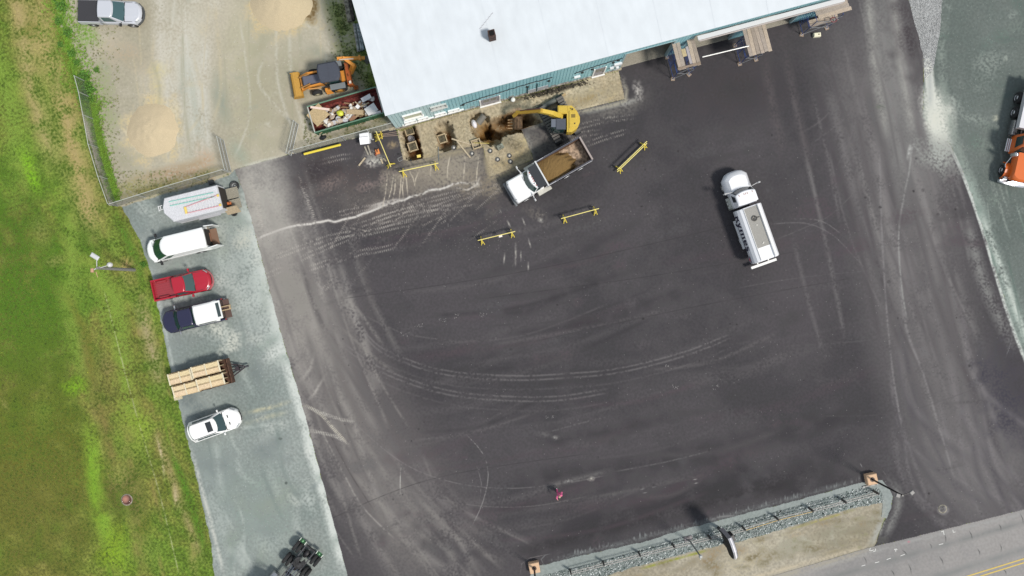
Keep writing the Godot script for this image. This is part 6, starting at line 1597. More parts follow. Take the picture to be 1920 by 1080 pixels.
func fuel_truck():
	var c := paint(0.78, 0.79, 0.82); var grey := textured("walk", 0.42, 0.41, 0.38, grain_tex, 1.0, 0.85)
	var hd = heading(-62, -175)
	var t = thing("tank_truck", "white fuel delivery tank truck with dark lettering on its side", "tank truck", P(1402, 405.5, 1.0) * Vector3(1, 0, 1), hd)
	var xf := 4.2
	frame_rails(t, -4.0, 3.6, 0.85, blk_m())
	# rounded sloping hood with fenders
	var a0 = plan(xf - 0.1, 2.35, 1.14, 0.5, 0.02, 0.6, 3.4); var a1 = plan(xf, 2.35, 1.16, 0.55, 0.02, 0.95, 3.4); var a2 = plan(xf - 0.06, 2.35, 1.1, 0.5, 0.02, 1.25, 3.4); var a3 = plan(xf - 0.18, 2.35, 0.92, 0.4, 0.02, 1.5, 3.4); var a4 = plan(xf - 0.5, 2.35, 0.78, 0.3, 0.02, 1.7, 3.0)
	var hb := mb(); loft(hb, [a0, a1, a2, a3, a4]); obj("hood", hb, c, t)
	strip("grille", t, a0, a1, 1.7, 4.3, 0.15, 0.9, M(0.08, 0.08, 0.085, 0.4), 0.015)
	for q in [[0.3, 1.2], [4.8, 5.7]]: strip("headlight", t, a1, a2, q[0], q[1], 0.1, 0.9, M(0.7, 0.74, 0.78, 0.1), 0.015)
	for z in [-0.74, 0.74]:
		var sm := mb(); bar(sm, Vector3(2.4, 1.62, z), Vector3(3.6, 1.42, z), 0.015); obj("hood_seam", sm, M(0.25, 0.26, 0.28, 0.5), t)
	var em := mb()
	for k in 6: box(em, Vector3(3.3, 1.69, -0.3 + k * 0.1), Vector3(0.09, 0.012, 0.065))
	obj("hood_badge", em, M(0.34, 0.34, 0.36, 0.5), t)
	var g0 = plan(2.62, 1.0, 1.0, 0.25, 0.03, 1.55, 2.2); var g1 = plan(2.2, 1.05, 0.9, 0.2, 0.05, 2.38, 2.4)
	var low := mb(); loft(low, [plan(2.5, 0.98, 1.0, 0.1, 0.03, 0.7), plan(2.5, 0.98, 1.02, 0.1, 0.03, 1.55)]); obj("cab_body", low, c, t)
	cabin(t, g0, g1, c, glass_dark(0.02, 0.03, 0.035), [[0.8, 3.6]], c, 0.14, false)
	for z in [-0.6, -0.15, 0.0, 0.15, 0.6]:
		var mk := mb(); cbox(mk, Vector3(1.92, 2.545, z), Vector3(0.16, 0.05, 0.06), 0.015); obj("marker_light", mk, M(0.45, 0.28, 0.22, 0.4), t)
	for k in [-1.0, 1.0]:
		wheel(t, 3.05, k * 1.14, 0.5, 0.28, M(0.55, 0.54, 0.52, 0.4, 0.3))
		wheel(t, -1.9, k * 1.2, 0.5, 0.27, M(0.76, 0.76, 0.77, 0.4, 0.2), true)
		var mr := mb(); bar(mr, Vector3(2.4, 1.8, k * 0.98), Vector3(2.5, 1.95, k * 1.5), 0.05); bar(mr, Vector3(2.4, 2.1, k * 0.92), Vector3(2.5, 2.05, k * 1.5), 0.04); cbox(mr, Vector3(2.48, 2.0, k * 1.55), Vector3(0.12, 0.5, 0.2), 0.03); obj("mirror", mr, M(0.5, 0.5, 0.5, 0.4), t)
		var tk := mb(); lathe(tk, Vector3(1.0, 0.72, k * 1.0), Vector3(1, 0, 0), [[0.02, 0.0], [0.3, 0.0], [0.3, 1.1], [0.02, 1.1]], 14); obj("fuel_tank", tk, M(0.36, 0.37, 0.33, 0.35, 0.5), t)
		var sp := mb()
		for q in [1.25, 1.6, 1.95]: box(sp, Vector3(q, 0.95, k * 1.2), Vector3(0.22, 0.05, 0.3))
		obj("cab_step", sp, M(0.4, 0.41, 0.38, 0.4, 0.4), t)
	# tank: rounded box section with a sunk walkway along the top
	var rings := []
	var prof := [[-0.9, 0.95], [-1.17, 1.2], [-1.2, 1.75], [-1.12, 2.1], [-0.92, 2.38], [-0.66, 2.5], [-0.62, 2.50], [-0.6, 2.38], [0.6, 2.38], [0.62, 2.50], [0.66, 2.5], [0.92, 2.38], [1.12, 2.1], [1.2, 1.75], [1.17, 1.2], [0.9, 0.95]]
	for x in [0.78, 0.74, -4.0, -4.06]:
		var r := PackedVector3Array()
		var k = 0.95 if x == 0.78 or x == -4.06 else 1.0
		for p in prof: r.append(Vector3(x, 1.7 + (p[1] - 1.7) * k, p[0] * k))
		rings.append(r)
	var tb := mb(); loft_flat(tb, rings); obj("tank", tb, c, t)
	var wk := mb(); box(wk, Vector3(-1.1, 2.392, 0.02), Vector3(3.6, 0.02, 1.12)); obj("walkway", wk, grey, t)
	for z in [-0.64, 0.64]:
		var rl := mb(); bar(rl, Vector3(0.72, 2.54, z), Vector3(-3.95, 2.54, z), 0.05); obj("walkway_rail", rl, M(0.55, 0.55, 0.53, 0.4), t)
	var mh := mb(); lathe(mh, Vector3(-0.35, 2.4, 0.03), Vector3.UP, [[0.26, 0.0], [0.26, 0.07], [0.2, 0.1], [0.02, 0.1]], 18); var mn = obj("hatch", mh, M(0.24, 0.23, 0.21, 0.5), t)
	var mc := mb(); cyl(mc, Vector3(-0.4, 2.49, 0.0), Vector3(-0.4, 2.56, 0.0), 0.09, -1, 10); cyl(mc, Vector3(-0.25, 2.49, 0.1), Vector3(-0.25, 2.55, 0.1), 0.07, -1, 10); bar(mc, Vector3(-0.35, 2.46, 0.3), Vector3(-0.35, 2.46, 0.5), 0.05); obj("vent", mc, M(0.05, 0.05, 0.05, 0.5), mn)
	var bt := mb()
	for q in [[-0.95, 0.05], [-2.55, 0.1], [-2.62, 0.02]]: cyl(bt, Vector3(q[0], 2.4, q[1]), Vector3(q[0], 2.45, q[1]), 0.05, -1, 8)
	obj("vent_plug", bt, M(0.65, 0.64, 0.6, 0.4), t)
	# hose cabinet along the near side, rear valve box, bumper
	var cbn := mb(); cbox(cbn, Vector3(-1.3, 1.05, -1.27), Vector3(2.6, 0.22, 0.2), 0.03); obj("hose_tray", cbn, M(0.56, 0.57, 0.58, 0.4), t)
	var rv := mb(); box(rv, Vector3(-3.65, 1.45, -1.21), Vector3(0.55, 0.6, 0.06)); obj("placard_holder", rv, M(0.22, 0.2, 0.24, 0.5), t)
	var rp := mb(); box(rp, Vector3(-3.65, 1.45, -1.245), Vector3(0.26, 0.26, 0.012), Basis(Vector3(0, 0, 1), PI / 4)); obj("placard", rp, M(0.5, 0.12, 0.14, 0.5), t)
	var bp := mb(); box(bp, Vector3(-4.42, 0.75, 0), Vector3(0.22, 0.2, 2.35)); box(bp, Vector3(-4.2, 0.75, -0.5), Vector3(0.4, 0.12, 0.12)); box(bp, Vector3(-4.2, 0.75, 0.5), Vector3(0.4, 0.12, 0.12)); obj("rear_bumper", bp, M(0.74, 0.74, 0.72, 0.4), t)
	# lettering on the driver's side
	var f := SystemFont.new(); f.font_names = PackedStringArray(["Droid Sans"]); f.font_weight = 700
	var tm := TextMesh.new(); tm.text = "Rymes"; tm.font = f; tm.font_size = 64; tm.pixel_size = 0.0128; tm.depth = 0.03
	var lt := mesh_node("lettering", tm, M(0.02, 0.018, 0.04, 0.5), t)
	# the side leans in towards the top: text x runs from nose to tail, its up follows the slope
	var up := Vector3(0, 0.80, 0.36).normalized(); var right := Vector3(-1, 0, 0)
	lt.transform = Transform3D(Basis(right * 1.28, up * 1.0, right.cross(up)), Vector3(-1.25, 1.88, -1.18))
func loft_flat(st: SurfaceTool, rings: Array):     # for outlines that are not convex: orient by the outline, not by the centre
	for i in rings.size() - 1:
		var n = rings[i].size()
		for k in n:
			var j = (k + 1) % n
			var a = rings[i][k]; var b = rings[i][j]; var c = rings[i + 1][j]; var d = rings[i + 1][k]
			tri(st, a, b, c); tri(st, a, c, d)
	for e in [0, rings.size() - 1]:
		var pl := PackedVector2Array()
		for v in rings[e]: pl.append(Vector2(v.z, v.y))
		var idx = Geometry2D.triangulate_polygon(pl)
		for i in range(0, idx.size(), 3):
			if e == 0: tri(st, rings[e][idx[i]], rings[e][idx[i + 1]], rings[e][idx[i + 2]])
			else: tri(st, rings[e][idx[i]], rings[e][idx[i + 2]], rings[e][idx[i + 1]])

# ---------------------------------------------------------------- machines
func build_machines():
	backhoe(); excavator(); dumpster()

func backhoe():
	var org := M(0.62, 0.25, 0.035, 0.5); var dk := M(0.03, 0.032, 0.035, 0.6); var slate := textured("slate", 0.075, 0.085, 0.115, grain_tex, 0.8, 0.7); var yel := textured("bucket", 0.66, 0.36, 0.06, grain_tex, 0.7, 0.6)
	var t = thing("backhoe_loader", "orange backhoe loader with a slate cab roof parked beside the dumpster", "backhoe", P(622, 152), heading(-0.982, 0.18))
	var ch := mb(); box(ch, Vector3(0.3, 0.75, 0), Vector3(4.0, 0.4, 0.9)); obj("chassis", ch, org, t)
	var hd := mb(); cbox(hd, Vector3(1.35, 1.25, 0), Vector3(1.7, 0.75, 0.78), 0.08); obj("hood", hd, M(0.10, 0.105, 0.14, 0.5), t)
	var gr := mb(); box(gr, Vector3(2.22, 1.15, 0), Vector3(0.05, 0.7, 0.7)); obj("grille", gr, dk, t)
	for k in [-1.0, 1.0]:
		var ar := mb(); bar(ar, Vector3(0.55, 1.65, k * 0.55), Vector3(1.7, 1.5, k * 0.58), 0.14, 0.22); bar(ar, Vector3(1.7, 1.5, k * 0.58), Vector3(2.75, 0.6, k * 0.6), 0.14, 0.22); obj("loader_arm", ar, org, t)
		var cy := mb(); cyl(cy, Vector3(0.8, 1.1, k * 0.72), Vector3(1.9, 1.3, k * 0.72), 0.07, -1, 8); cyl(cy, Vector3(1.6, 1.75, k * 0.42), Vector3(2.6, 1.1, k * 0.45), 0.06, -1, 8); obj("lift_ram", cy, M(0.5, 0.26, 0.08, 0.4, 0.2), t)
		wheel(t, 1.35, k * 1.1, 0.46, 0.32, M(0.42, 0.38, 0.26, 0.8)); wheel(t, -0.7, k * 1.18, 0.72, 0.5, M(0.60, 0.30, 0.06, 0.5))
		var fd := mb(); cbox(fd, Vector3(-0.7, 1.5, k * 0.98), Vector3(1.35, 0.08, 0.5), 0.03); obj("fender", fd, M(0.17, 0.19, 0.20, 0.6), t)
		var st := mb()
		for q in [0.35, 0.6, 0.85]: box(st, Vector3(0.25, q, k * (1.15 - q * 0.25)), Vector3(0.6, 0.05, 0.3))
		obj("step", st, org, t)
	var cr0 := mb(); bar(cr0, Vector3(2.45, 1.0, -0.62), Vector3(2.45, 1.0, 0.62), 0.14); obj("cross_tube", cr0, org, t)
	# loader bucket: a curved trough with end plates
	var bk := mb(); var rs := []
	for k in 8:
		var a = deg_to_rad(-70.0 + 200.0 * k / 7.0)
		var p = Vector3(2.98 - cos(a) * 0.42, 0.55 - sin(a) * 0.40 * -1.0, 0)
		rs.append(p)
	for k in 7: 
		for e in [0.0]:
			var a = rs[k]; var b = rs[k + 1]
			hexa(bk, [a + Vector3(0, 0, -1.08), b + Vector3(0, 0, -1.08), b + Vector3(0, 0, 1.08), a + Vector3(0, 0, 1.08), a + Vector3(0.05, 0.01, -1.08), b + Vector3(0.05, 0.01, -1.08), b + Vector3(0.05, 0.01, 1.08), a + Vector3(0.05, 0.01, 1.08)])
	for k in [-1.0, 1.0]: box(bk, Vector3(3.0, 0.55, k * 1.06), Vector3(0.75, 0.7, 0.05))
	box(bk, Vector3(3.28, 0.16, 0), Vector3(0.5, 0.06, 2.12)); box(bk, Vector3(2.8, 0.94, 0), Vector3(0.34, 0.05, 2.1))
	obj("loader_bucket", bk, yel, t)
	# cab
	var cbn := mb(); var g0 = plan(0.5, -1.1, 0.62, 0.1, 0.1, 1.05); var g1 = plan(0.42, -1.05, 0.66, 0.1, 0.12, 2.6)
	loft(cbn, [g0, g1]); obj("cab", cbn, M(0.02, 0.03, 0.032, 0.15), t)
	for q in [[0.2, 5.8], [6.4, 11.6], [12.3, 17.7], [18.4, 23.6]]: strip("cab_window", t, g0, g1, q[0], q[1], 0.15, 0.92, M(0.018, 0.05, 0.05, 0.06))
	var rf := mb(); loft(rf, [plan(0.62, -1.3, 0.82, 0.15, 0.22, 2.6), plan(0.64, -1.34, 0.84, 0.16, 0.24, 2.72), plan(0.5, -1.2, 0.72, 0.14, 0.2, 2.8)]); obj("cab_roof", rf, slate, t)
	var rr := mb(); box(rr, Vector3(-0.35, 2.802, 0), Vector3(0.05, 0.02, 1.4)); obj("roof_seam", rr, M(0.05, 0.055, 0.075, 0.7), t)
	# backhoe: swing post, boom folded across, dipper and bucket
	var sw := mb(); box(sw, Vector3(-1.75, 0.95, 0), Vector3(0.35, 0.8, 2.0)); obj("rear_frame", sw, M(0.42, 0.10, 0.02, 0.5), t)
	var bm := mb(); bar(bm, Vector3(-1.9, 0.9, 0.1), Vector3(-2.5, 2.1, 0.35), 0.3, 0.42); bar(bm, Vector3(-2.5, 2.1, 0.35), Vector3(-1.75, 2.95, 0.95), 0.26, 0.36); obj("boom", bm, org, t)
	var dp := mb(); bar(dp, Vector3(-1.3, 2.9, 0.92), Vector3(-3.6, 2.45, 0.70), 0.24, 0.3); box(dp, Vector3(-3.2, 2.6, 0.74), Vector3(0.16, 0.3, 0.42)); obj("dipper", dp, org, t)
	var rm := mb(); cyl(rm, Vector3(-1.5, 3.08, 0.75), Vector3(-2.7, 2.9, 0.68), 0.06, -1, 8); obj("dipper_ram", rm, M(0.6, 0.5, 0.4, 0.3, 0.4), t)
	var bb := mb(); hexa(bb, [Vector3(-3.5, 1.6, 0.45), Vector3(-4.1, 1.5, 0.45), Vector3(-4.1, 1.5, 0.95), Vector3(-3.5, 1.6, 0.95), Vector3(-3.5, 2.4, 0.5), Vector3(-3.95, 2.3, 0.5), Vector3(-3.95, 2.3, 0.9), Vector3(-3.5, 2.4, 0.9)]); obj("digging_bucket", bb, M(0.09, 0.09, 0.085, 0.7), t)
	for k in [-1.0, 1.0]:
		var sl := mb(); bar(sl, Vector3(-1.95, 1.3, k * 0.95), Vector3(-2.05, 0.25, k * 1.0), 0.14); box(sl, Vector3(-2.05, 0.1, k * 1.0), Vector3(0.4, 0.1, 0.35)); obj("stabiliser", sl, M(0.45, 0.13, 0.03, 0.5), t)
	var le := mb()
	for q in [[-1.6, 0.5], [-1.75, -0.3], [-2.0, -0.1], [-2.1, 0.25]]: cyl(le, Vector3(q[0], 1.4, q[1]), Vector3(q[0] - 0.15, 1.75, q[1] + 0.1), 0.035, -1, 6)
	obj("hose", le, M(0.45, 0.16, 0.06, 0.5), t)
	var lp := mb(); box(lp, Vector3(-1.85, 1.55, -0.85), Vector3(0.18, 0.16, 0.22)); obj("work_lamp", lp, M(0.7, 0.6, 0.5, 0.4), t)

func excavator():
	var yel := textured("exyellow", 0.80, 0.56, 0.075, grain_tex, 0.6, 0.45); var dk := M(0.025, 0.026, 0.028, 0.6); var arm := textured("exarm", 0.66, 0.40, 0.05, grain_tex, 0.8, 0.5)
	var org = P(1058, 232)
	var t = thing("excavator", "yellow tracked excavator digging the trench by the shop wall", "excavator", org, heading(-1.0, 0.0))
	# tracks turned under the house
	var B := Basis(Vector3.UP, heading(0.47, 0.88) - heading(-1, 0)); var c := Vector3((1058.0 - 1047.0) / S, 0, (232.0 - 227.0) / S)
	for k in [-1.0, 1.0]:
		var bd := mb(); box(bd, c + B * Vector3(0, 0.4, k * 0.95), Vector3(2.9, 0.5, 0.4), B); var tn = obj("track", bd, dk, t)
		for i in 26:
			var top = i < 13
			var x = -1.62 + (i % 13) * 0.27
			var sh := mb(); box(sh, c + B * Vector3(x, 0.72 if top else 0.06, k * 0.95), Vector3(0.19, 0.09, 0.62), B); obj("track_shoe", sh, M(0.13, 0.12, 0.11, 0.7), tn)
		var e := mb()
		for x in [-1.6, 1.6]: cyl(e, c + B * Vector3(x, 0.39, k * 0.95 - 0.28), c + B * Vector3(x, 0.39, k * 0.95 + 0.28), 0.36, -1, 16)
		obj("idler", e, dk, tn)
	var cf := mb(); box(cf, c + Vector3(0, 0.55, 0), Vector3(1.4, 0.35, 1.4), B); cyl(cf, Vector3(0, 0.7, 0), Vector3(0, 1.0, 0), 0.6, -1, 18); obj("undercarriage", cf, dk, t)
	# house
	var ol := [Vector2(0.71, 1.1), Vector2(-0.5, 1.1), Vector2(-0.95, 0.62), Vector2(-1.2, 0.1), Vector2(-1.2, -0.35), Vector2(-0.98, -0.85), Vector2(-0.5, -1.2), Vector2(-0.08, -1.2)]
	var poly := PackedVector2Array(ol + [Vector2(-0.08, 0.4), Vector2(0.71, 0.4)])
	var pr := mb(); prism(pr, poly, -2.26, -1.0)
	var house := obj("house", pr, yel, t); house.basis = Basis(Vector3(1, 0, 0), Vector3(0, 0, 1), Vector3(0, -1, 0))
	var hc := mb(); cbox(hc, Vector3(-0.58, 2.27, -0.1), Vector3(0.62, 0.06, 1.5), 0.02); cbox(hc, Vector3(0.28, 2.27, 0.76), Vector3(0.78, 0.06, 0.56), 0.02); obj("engine_cover", hc, yel, t)
	var gv := mb(); box(gv, Vector3(-0.62, 2.305, 0.2), Vector3(0.36, 0.012, 0.3)); obj("grille", gv, M(0.2, 0.14, 0.03, 0.8), t)
	var tb := mb(); box(tb, Vector3(0.74, 1.75, 0.76), Vector3(0.08, 0.3, 0.5)); box(tb, Vector3(0.9, 1.3, 0.72), Vector3(0.34, 0.5, 0.6)); obj("tool_box", tb, dk, t)
	var sm := mb(); box(sm, Vector3(-0.24, 2.266, -0.4), Vector3(0.025, 0.012, 2.0)); box(sm, Vector3(-0.15, 2.266, 0.76), Vector3(0.02, 0.012, 0.6)); obj("panel_seam", sm, M(0.25, 0.17, 0.03, 0.6), t)
	var fc := mb(); cyl(fc, Vector3(-0.75, 2.3, -0.45), Vector3(-0.75, 2.34, -0.45), 0.06, -1, 10); obj("filler_cap", fc, dk, t)
	var ex := mb(); cyl(ex, Vector3(-0.55, 2.3, 0.75), Vector3(-0.55, 2.55, 0.75), 0.06, -1, 8); obj("exhaust", ex, dk, t)
	for q in [[-0.75, 0.95], [-0.2, -1.22]]:
		var mr := mb(); bar(mr, Vector3(q[0], 2.1, q[1]), Vector3(q[0] - 0.1, 2.15, q[1] * 1.12), 0.06); obj("hand_rail", mr, M(0.3, 0.2, 0.05, 0.5), t)
	var pf := mb(); box(pf, Vector3(0.3, 1.0, 0), Vector3(1.6, 0.2, 2.2)); obj("deck", pf, dk, t)
	var gl := mb(); var g0 = plan(1.2, 0.0, 0.44, 0.05, 0.03, 1.1); var g1 = plan(1.1, 0.02, 0.43, 0.06, 0.03, 2.8)
	var cn := mb(); loft(cn, [g0, g1]); 
	var cabn = obj("cab", cn, M(0.02, 0.035, 0.035, 0.12), t); cabn.position = Vector3(0.06, 0, -0.62)
	for q in [[0.2, 5.8], [6.5, 11.5], [18.5, 23.5]]: strip("cab_window", cabn, g0, g1, q[0], q[1], 0.15, 0.92, M(0.02, 0.06, 0.06, 0.06))
	var rf := mb(); cbox(rf, Vector3(0.42, 2.86, 0), Vector3(0.86, 0.1, 0.94), 0.04); obj("cab_roof", rf, textured("exroof", 0.085, 0.095, 0.125, grain_tex, 0.8, 0.6), cabn)
	var sk := mb(); cbox(sk, Vector3(1.06, 2.86, 0.08), Vector3(0.4, 0.08, 0.7), 0.03); obj("skylight", sk, M(0.13, 0.145, 0.18, 0.3), cabn)
	# boom, stick, bucket
	var b0 := Vector3(0.45, 1.9, 0.18); var b1 := Vector3(1.3, 3.0, 0.26); var b2 := Vector3(2.4, 3.6, 0.36); var s1 := Vector3(4.25, 1.9, 0.58)
	var bo := mb(); bar(bo, b0, b1, 0.4, 0.5); bar(bo, b1 + Vector3(-0.1, -0.06, 0), b2, 0.33, 0.46); obj("boom", bo, yel, t)
	var sk2 := mb(); bar(sk2, b2 + Vector3(-0.3, 0.12, -0.03), s1, 0.25, 0.34); obj("stick", sk2, arm, t)
	var rm := mb(); cyl(rm, b2 + Vector3(-0.1, 0.42, 0.08), b2.lerp(s1, 0.55) + Vector3(0, 0.34, 0.08), 0.07, -1, 8); cyl(rm, b2.lerp(s1, 0.5) + Vector3(0, 0.34, 0.08), b2.lerp(s1, 0.85) + Vector3(0, 0.25, 0.08), 0.045, -1, 8); obj("stick_ram", rm, M(0.10, 0.04, 0.03, 0.5), t)
	for k in [-0.27, 0.27]:
		var r2 := mb(); cyl(r2, Vector3(0.75, 1.5, 0.2 + k), b1 + Vector3(0.2, -0.1, k), 0.07, -1, 8); obj("boom_ram", r2, dk, t)
	var lk := mb(); bar(lk, s1 + Vector3(-0.1, 0.1, 0.02), s1 + Vector3(0.25, -0.5, -0.2), 0.25, 0.3); obj("linkage", lk, arm, t)
	var bk := mb()
	for k in 8:
		var a = deg_to_rad(-40.0 + 190.0 * k / 7.0); var b = deg_to_rad(-40.0 + 190.0 * (k + 1) / 7.0)
		var pa = Vector3(4.15 + cos(a) * -0.42, 0.5 + sin(a) * 0.42, 0); var pb = Vector3(4.15 + cos(b) * -0.42, 0.5 + sin(b) * 0.42, 0)
		hexa(bk, [pa + Vector3(0, 0, -0.55), pb + Vector3(0, 0, -0.55), pb + Vector3(0, 0, 0.45), pa + Vector3(0, 0, 0.45), pa + Vector3(0.05, 0, -0.55), pb + Vector3(0.05, 0, -0.55), pb + Vector3(0.05, 0, 0.45), pa + Vector3(0.05, 0, 0.45)])
	for z in [-0.55, 0.45]: box(bk, Vector3(4.15, 0.5, z), Vector3(0.6, 0.6, 0.05))
	var bn = obj("digging_bucket", bk, rough_mat(0.17, 0.10, 0.05, 0.8), t)
	for z in [-0.45, -0.2, 0.05, 0.3]:
		var th := mb(); hexa(th, [Vector3(4.55, 0.22, z - 0.06), Vector3(5.05, 0.12, z - 0.03), Vector3(5.05, 0.12, z + 0.03), Vector3(4.55, 0.22, z + 0.06), Vector3(4.55, 0.32, z - 0.06), Vector3(5.05, 0.15, z - 0.03), Vector3(5.05, 0.15, z + 0.03), Vector3(4.55, 0.32, z + 0.06)]); obj("tooth", th, M(0.42, 0.27, 0.14, 0.6), bn)
	var pp = thing("culvert_pipe", "dark ribbed pipe lying on the dug ground above the excavator", "pipe", P(1031, 195) + Vector3(0, 0.15, 0), heading(37, -21))
	var ps := mb(); var prof := []
	for k in 30: prof.append([0.26 if k % 2 == 0 else 0.22, -1.0 + k * 2.0 / 29.0])
	lathe(ps, Vector3(0, 0.26, 0), Vector3(1, 0, 0), prof, 14); obj("ribs", ps, M(0.11, 0.12, 0.11, 0.7), pp)
	var wd = thing("timber_post", "pale timber post end sticking out of the dark pipe", "timber", P(1055, 181) + Vector3(0, 0.2, 0), heading(37, -24))
	var ws := mb(); box(ws, Vector3(0, 0.1, 0), Vector3(0.55, 0.16, 0.2)); obj("wood", ws, wood(0.66, 0.48, 0.26), wd)

func dumpster():
	var hd = heading(128, -37)
	var ctr = P(648, 206, 1.3) * Vector3(1, 0, 1)
	var t = thing("dumpster", "long roll-off dumpster, green outside and rusty red inside, full of scrap", "dumpster", ctr, hd)
	var green := rough_mat(0.03, 0.16, 0.07, 0.6); var red := rough_mat(0.26, 0.045, 0.035, 0.7)
	var L := 6.25; var W := 2.36; var h := 1.35
	var fl := mb(); box(fl, Vector3(0, 0.25, 0), Vector3(L, 0.1, W)); obj("floor", fl, red, t)
	for k in [-1.0, 1.0]:
		var sd := mb(); box(sd, Vector3(0, 0.78, k * W * 0.5), Vector3(L, 1.1, 0.05)); obj("side_wall", sd, green, t)
		var si := mb(); box(si, Vector3(0, 0.78, k * (W * 0.5 - 0.033)), Vector3(L - 0.06, 1.08, 0.012)); obj("side_lining", si, red, t)
		var en := mb(); box(en, Vector3(k * L * 0.5, 0.78, 0), Vector3(0.05, 1.1, W)); obj("end_wall", en, green, t)
		var ei := mb(); box(ei, Vector3(k * (L * 0.5 - 0.033), 0.78, 0), Vector3(0.012, 1.08, W - 0.08)); obj("end_lining", ei, red, t)
		var rl := mb(); box(rl, Vector3(0, h + 0.01, k * W * 0.5), Vector3(L + 0.1, 0.07, 0.1)); obj("top_rail", rl, M(0.12, 0.22, 0.15, 0.6), t)
		var er := mb(); box(er, Vector3(k * L * 0.5, h + 0.012, 0), Vector3(0.1, 0.07, W - 0.1)); obj("end_rail", er, M(0.42, 0.42, 0.38, 0.6), t)
		for i in 8:
			var rb := mb(); box(rb, Vector3(-2.8 + i * 0.8, 0.75, k * (W * 0.5 + 0.06)), Vector3(0.08, 1.05, 0.07)); obj("rib", rb, green, t)
		var wl := mb()
		for x in [-2.7, 2.7]: cyl(wl, Vector3(x, 0.1, k * 0.8), Vector3(x, 0.1, k * 1.0), 0.1, -1, 10)
		obj("roller", wl, M(0.03, 0.03, 0.03, 0.7), t)
	var B := Basis(Vector3.UP, hd)
	# scrap: every board, sheet and bag lies there by itself
	var woods := [wood(0.62, 0.46, 0.28), wood(0.50, 0.34, 0.18), wood(0.70, 0.56, 0.38), wood(0.38, 0.22, 0.12)]
	for i in 46:
		var l = rng.randf_range(0.5, 2.2)
		var x = rng.randf_range(-2.5, 2.3); var z = rng.randf_range(-0.65, 0.95)
		var st := mb(); box(st, Vector3.ZERO, Vector3(l, 0.04, rng.randf_range(0.06, 0.16)))
		var o = obj("scrap_board", st, woods[i % 4]); tag(o, ["light tan", "mid brown", "pale yellowish", "dark brown"][i % 4] + " scrap board thrown among the rubbish in the red dumpster", "board", "scrap boards in the dumpster")
		o.position = ctr + B * Vector3(clampf(x, -3.0 + l * 0.5, 3.0 - l * 0.5), rng.randf_range(0.62, 0.98), clampf(z, -0.7, 0.95)); o.rotation = Vector3(rng.randf_range(-0.2, 0.2), hd + rng.randfn() * 0.5, rng.randf_range(-0.14, 0.14))
	for i in 44:
		var x = rng.randf_range(-2.1, 0.5) if i < 28 else rng.randf_range(-1.0, 2.6); var z = rng.randf_range(-0.6, 0.9)
		var st := mb()
		var s = rng.randf_range(0.14, 0.36)
		var r0 := PackedVector3Array(); var r1 := PackedVector3Array()
		for k in 7:
			var a = TAU * k / 7.0; var q = rng.randf_range(0.6, 1.1)
			r0.append(Vector3(cos(a) * s * q, -0.06, sin(a) * s * q)); r1.append(Vector3(cos(a) * s * q * 0.7, rng.randf_range(0.02, 0.1), sin(a) * s * q * 0.7))
		loft(st, [r0, r1], true, true, false)
		var m = [M(0.66, 0.65, 0.62, 0.8), M(0.5, 0.5, 0.52, 0.7), M(0.72, 0.70, 0.66, 0.8), M(0.44, 0.36, 0.28, 0.8)][i % 4]
		var o = obj("plaster_chunk", st, m); tag(o, ["off-white", "grey", "bright white", "brownish"][i % 4] + " crumpled lump of plaster or sheet in the dumpster rubbish", "rubble", "plaster lumps in the dumpster")
		o.position = ctr + B * Vector3(x, rng.randf_range(0.75, 1.05), z); o.rotation = Vector3(rng.randf_range(-0.4, 0.4), rng.randf() * TAU, rng.randf_range(-0.4, 0.4))
	for q in [["plywood_sheet", "large tan plywood sheet slanting over the west end of the dumpster", "plywood", -2.45, 1.30, -0.25, 1.5, 1.35, 0.5, 0.10, wood(0.66, 0.50, 0.28)], ["pink_board", "long pinkish foam board lying along the north lip of the dumpster", "board", -2.1, 1.42, -0.72, 1.7, 0.2, -0.42, 0.05, M(0.72, 0.56, 0.48, 0.8)], ["plywood_sheet", "tan plywood piece leaning in the middle of the dumpster load", "plywood", 0.7, 1.1, 0.35, 1.5, 0.42, -0.35, 0.05, wood(0.66, 0.50, 0.30)], ["plywood_sheet", "reddish board end near the south side of the dumpster", "plywood", 0.35, 1.1, 0.85, 0.6, 0.35, 0.5, -0.1, wood(0.45, 0.24, 0.14)],
		["white_sheet", "white sheet on the east end of the dumpster load nearest the shop", "sheet", 2.15, 1.15, 0.55, 1.0, 0.75, 0.3, 0.06, M(0.66, 0.66, 0.66, 0.7)], ["white_sheet", "white sheet folded at the north-east corner of the dumpster load", "sheet", 2.0, 1.1, -0.55, 0.9, 0.4, 0.2, 0.06, M(0.7, 0.7, 0.71, 0.7)], ["white_sheet", "narrow white sheet along the south-east side of the dumpster load", "sheet", 2.5, 1.12, 0.95, 0.8, 0.25, -0.1, 0.02, M(0.68, 0.68, 0.69, 0.7)], ["white_block", "small white block standing out of the dumpster rubbish", "block", 1.1, 1.2, 0.0, 0.32, 0.3, 0.6, 0.1, M(0.76, 0.75, 0.75, 0.7)]]:
		var st := mb(); box(st, Vector3.ZERO, Vector3(q[6], 0.04 if q[0] != "white_block" else 0.26, q[7]))
		var o = obj(q[0], st, q[10]); tag(o, q[1], q[2]); o.position = ctr + B * Vector3(q[3], q[4], q[5]); o.rotation = Vector3(q[9], hd + q[8], q[9])
	var yb := mb(); var rs := []
	for k in 4:
		var r := PackedVector3Array()
		for j in 9: r.append(Vector3(cos(TAU * j / 9.0) * [0.28, 0.32, 0.22, 0.05][k] * rng.randf_range(0.8, 1.2), k * 0.08, sin(TAU * j / 9.0) * [0.24, 0.27, 0.2, 0.05][k] * rng.randf_range(0.8, 1.2)))
		rs.append(r)
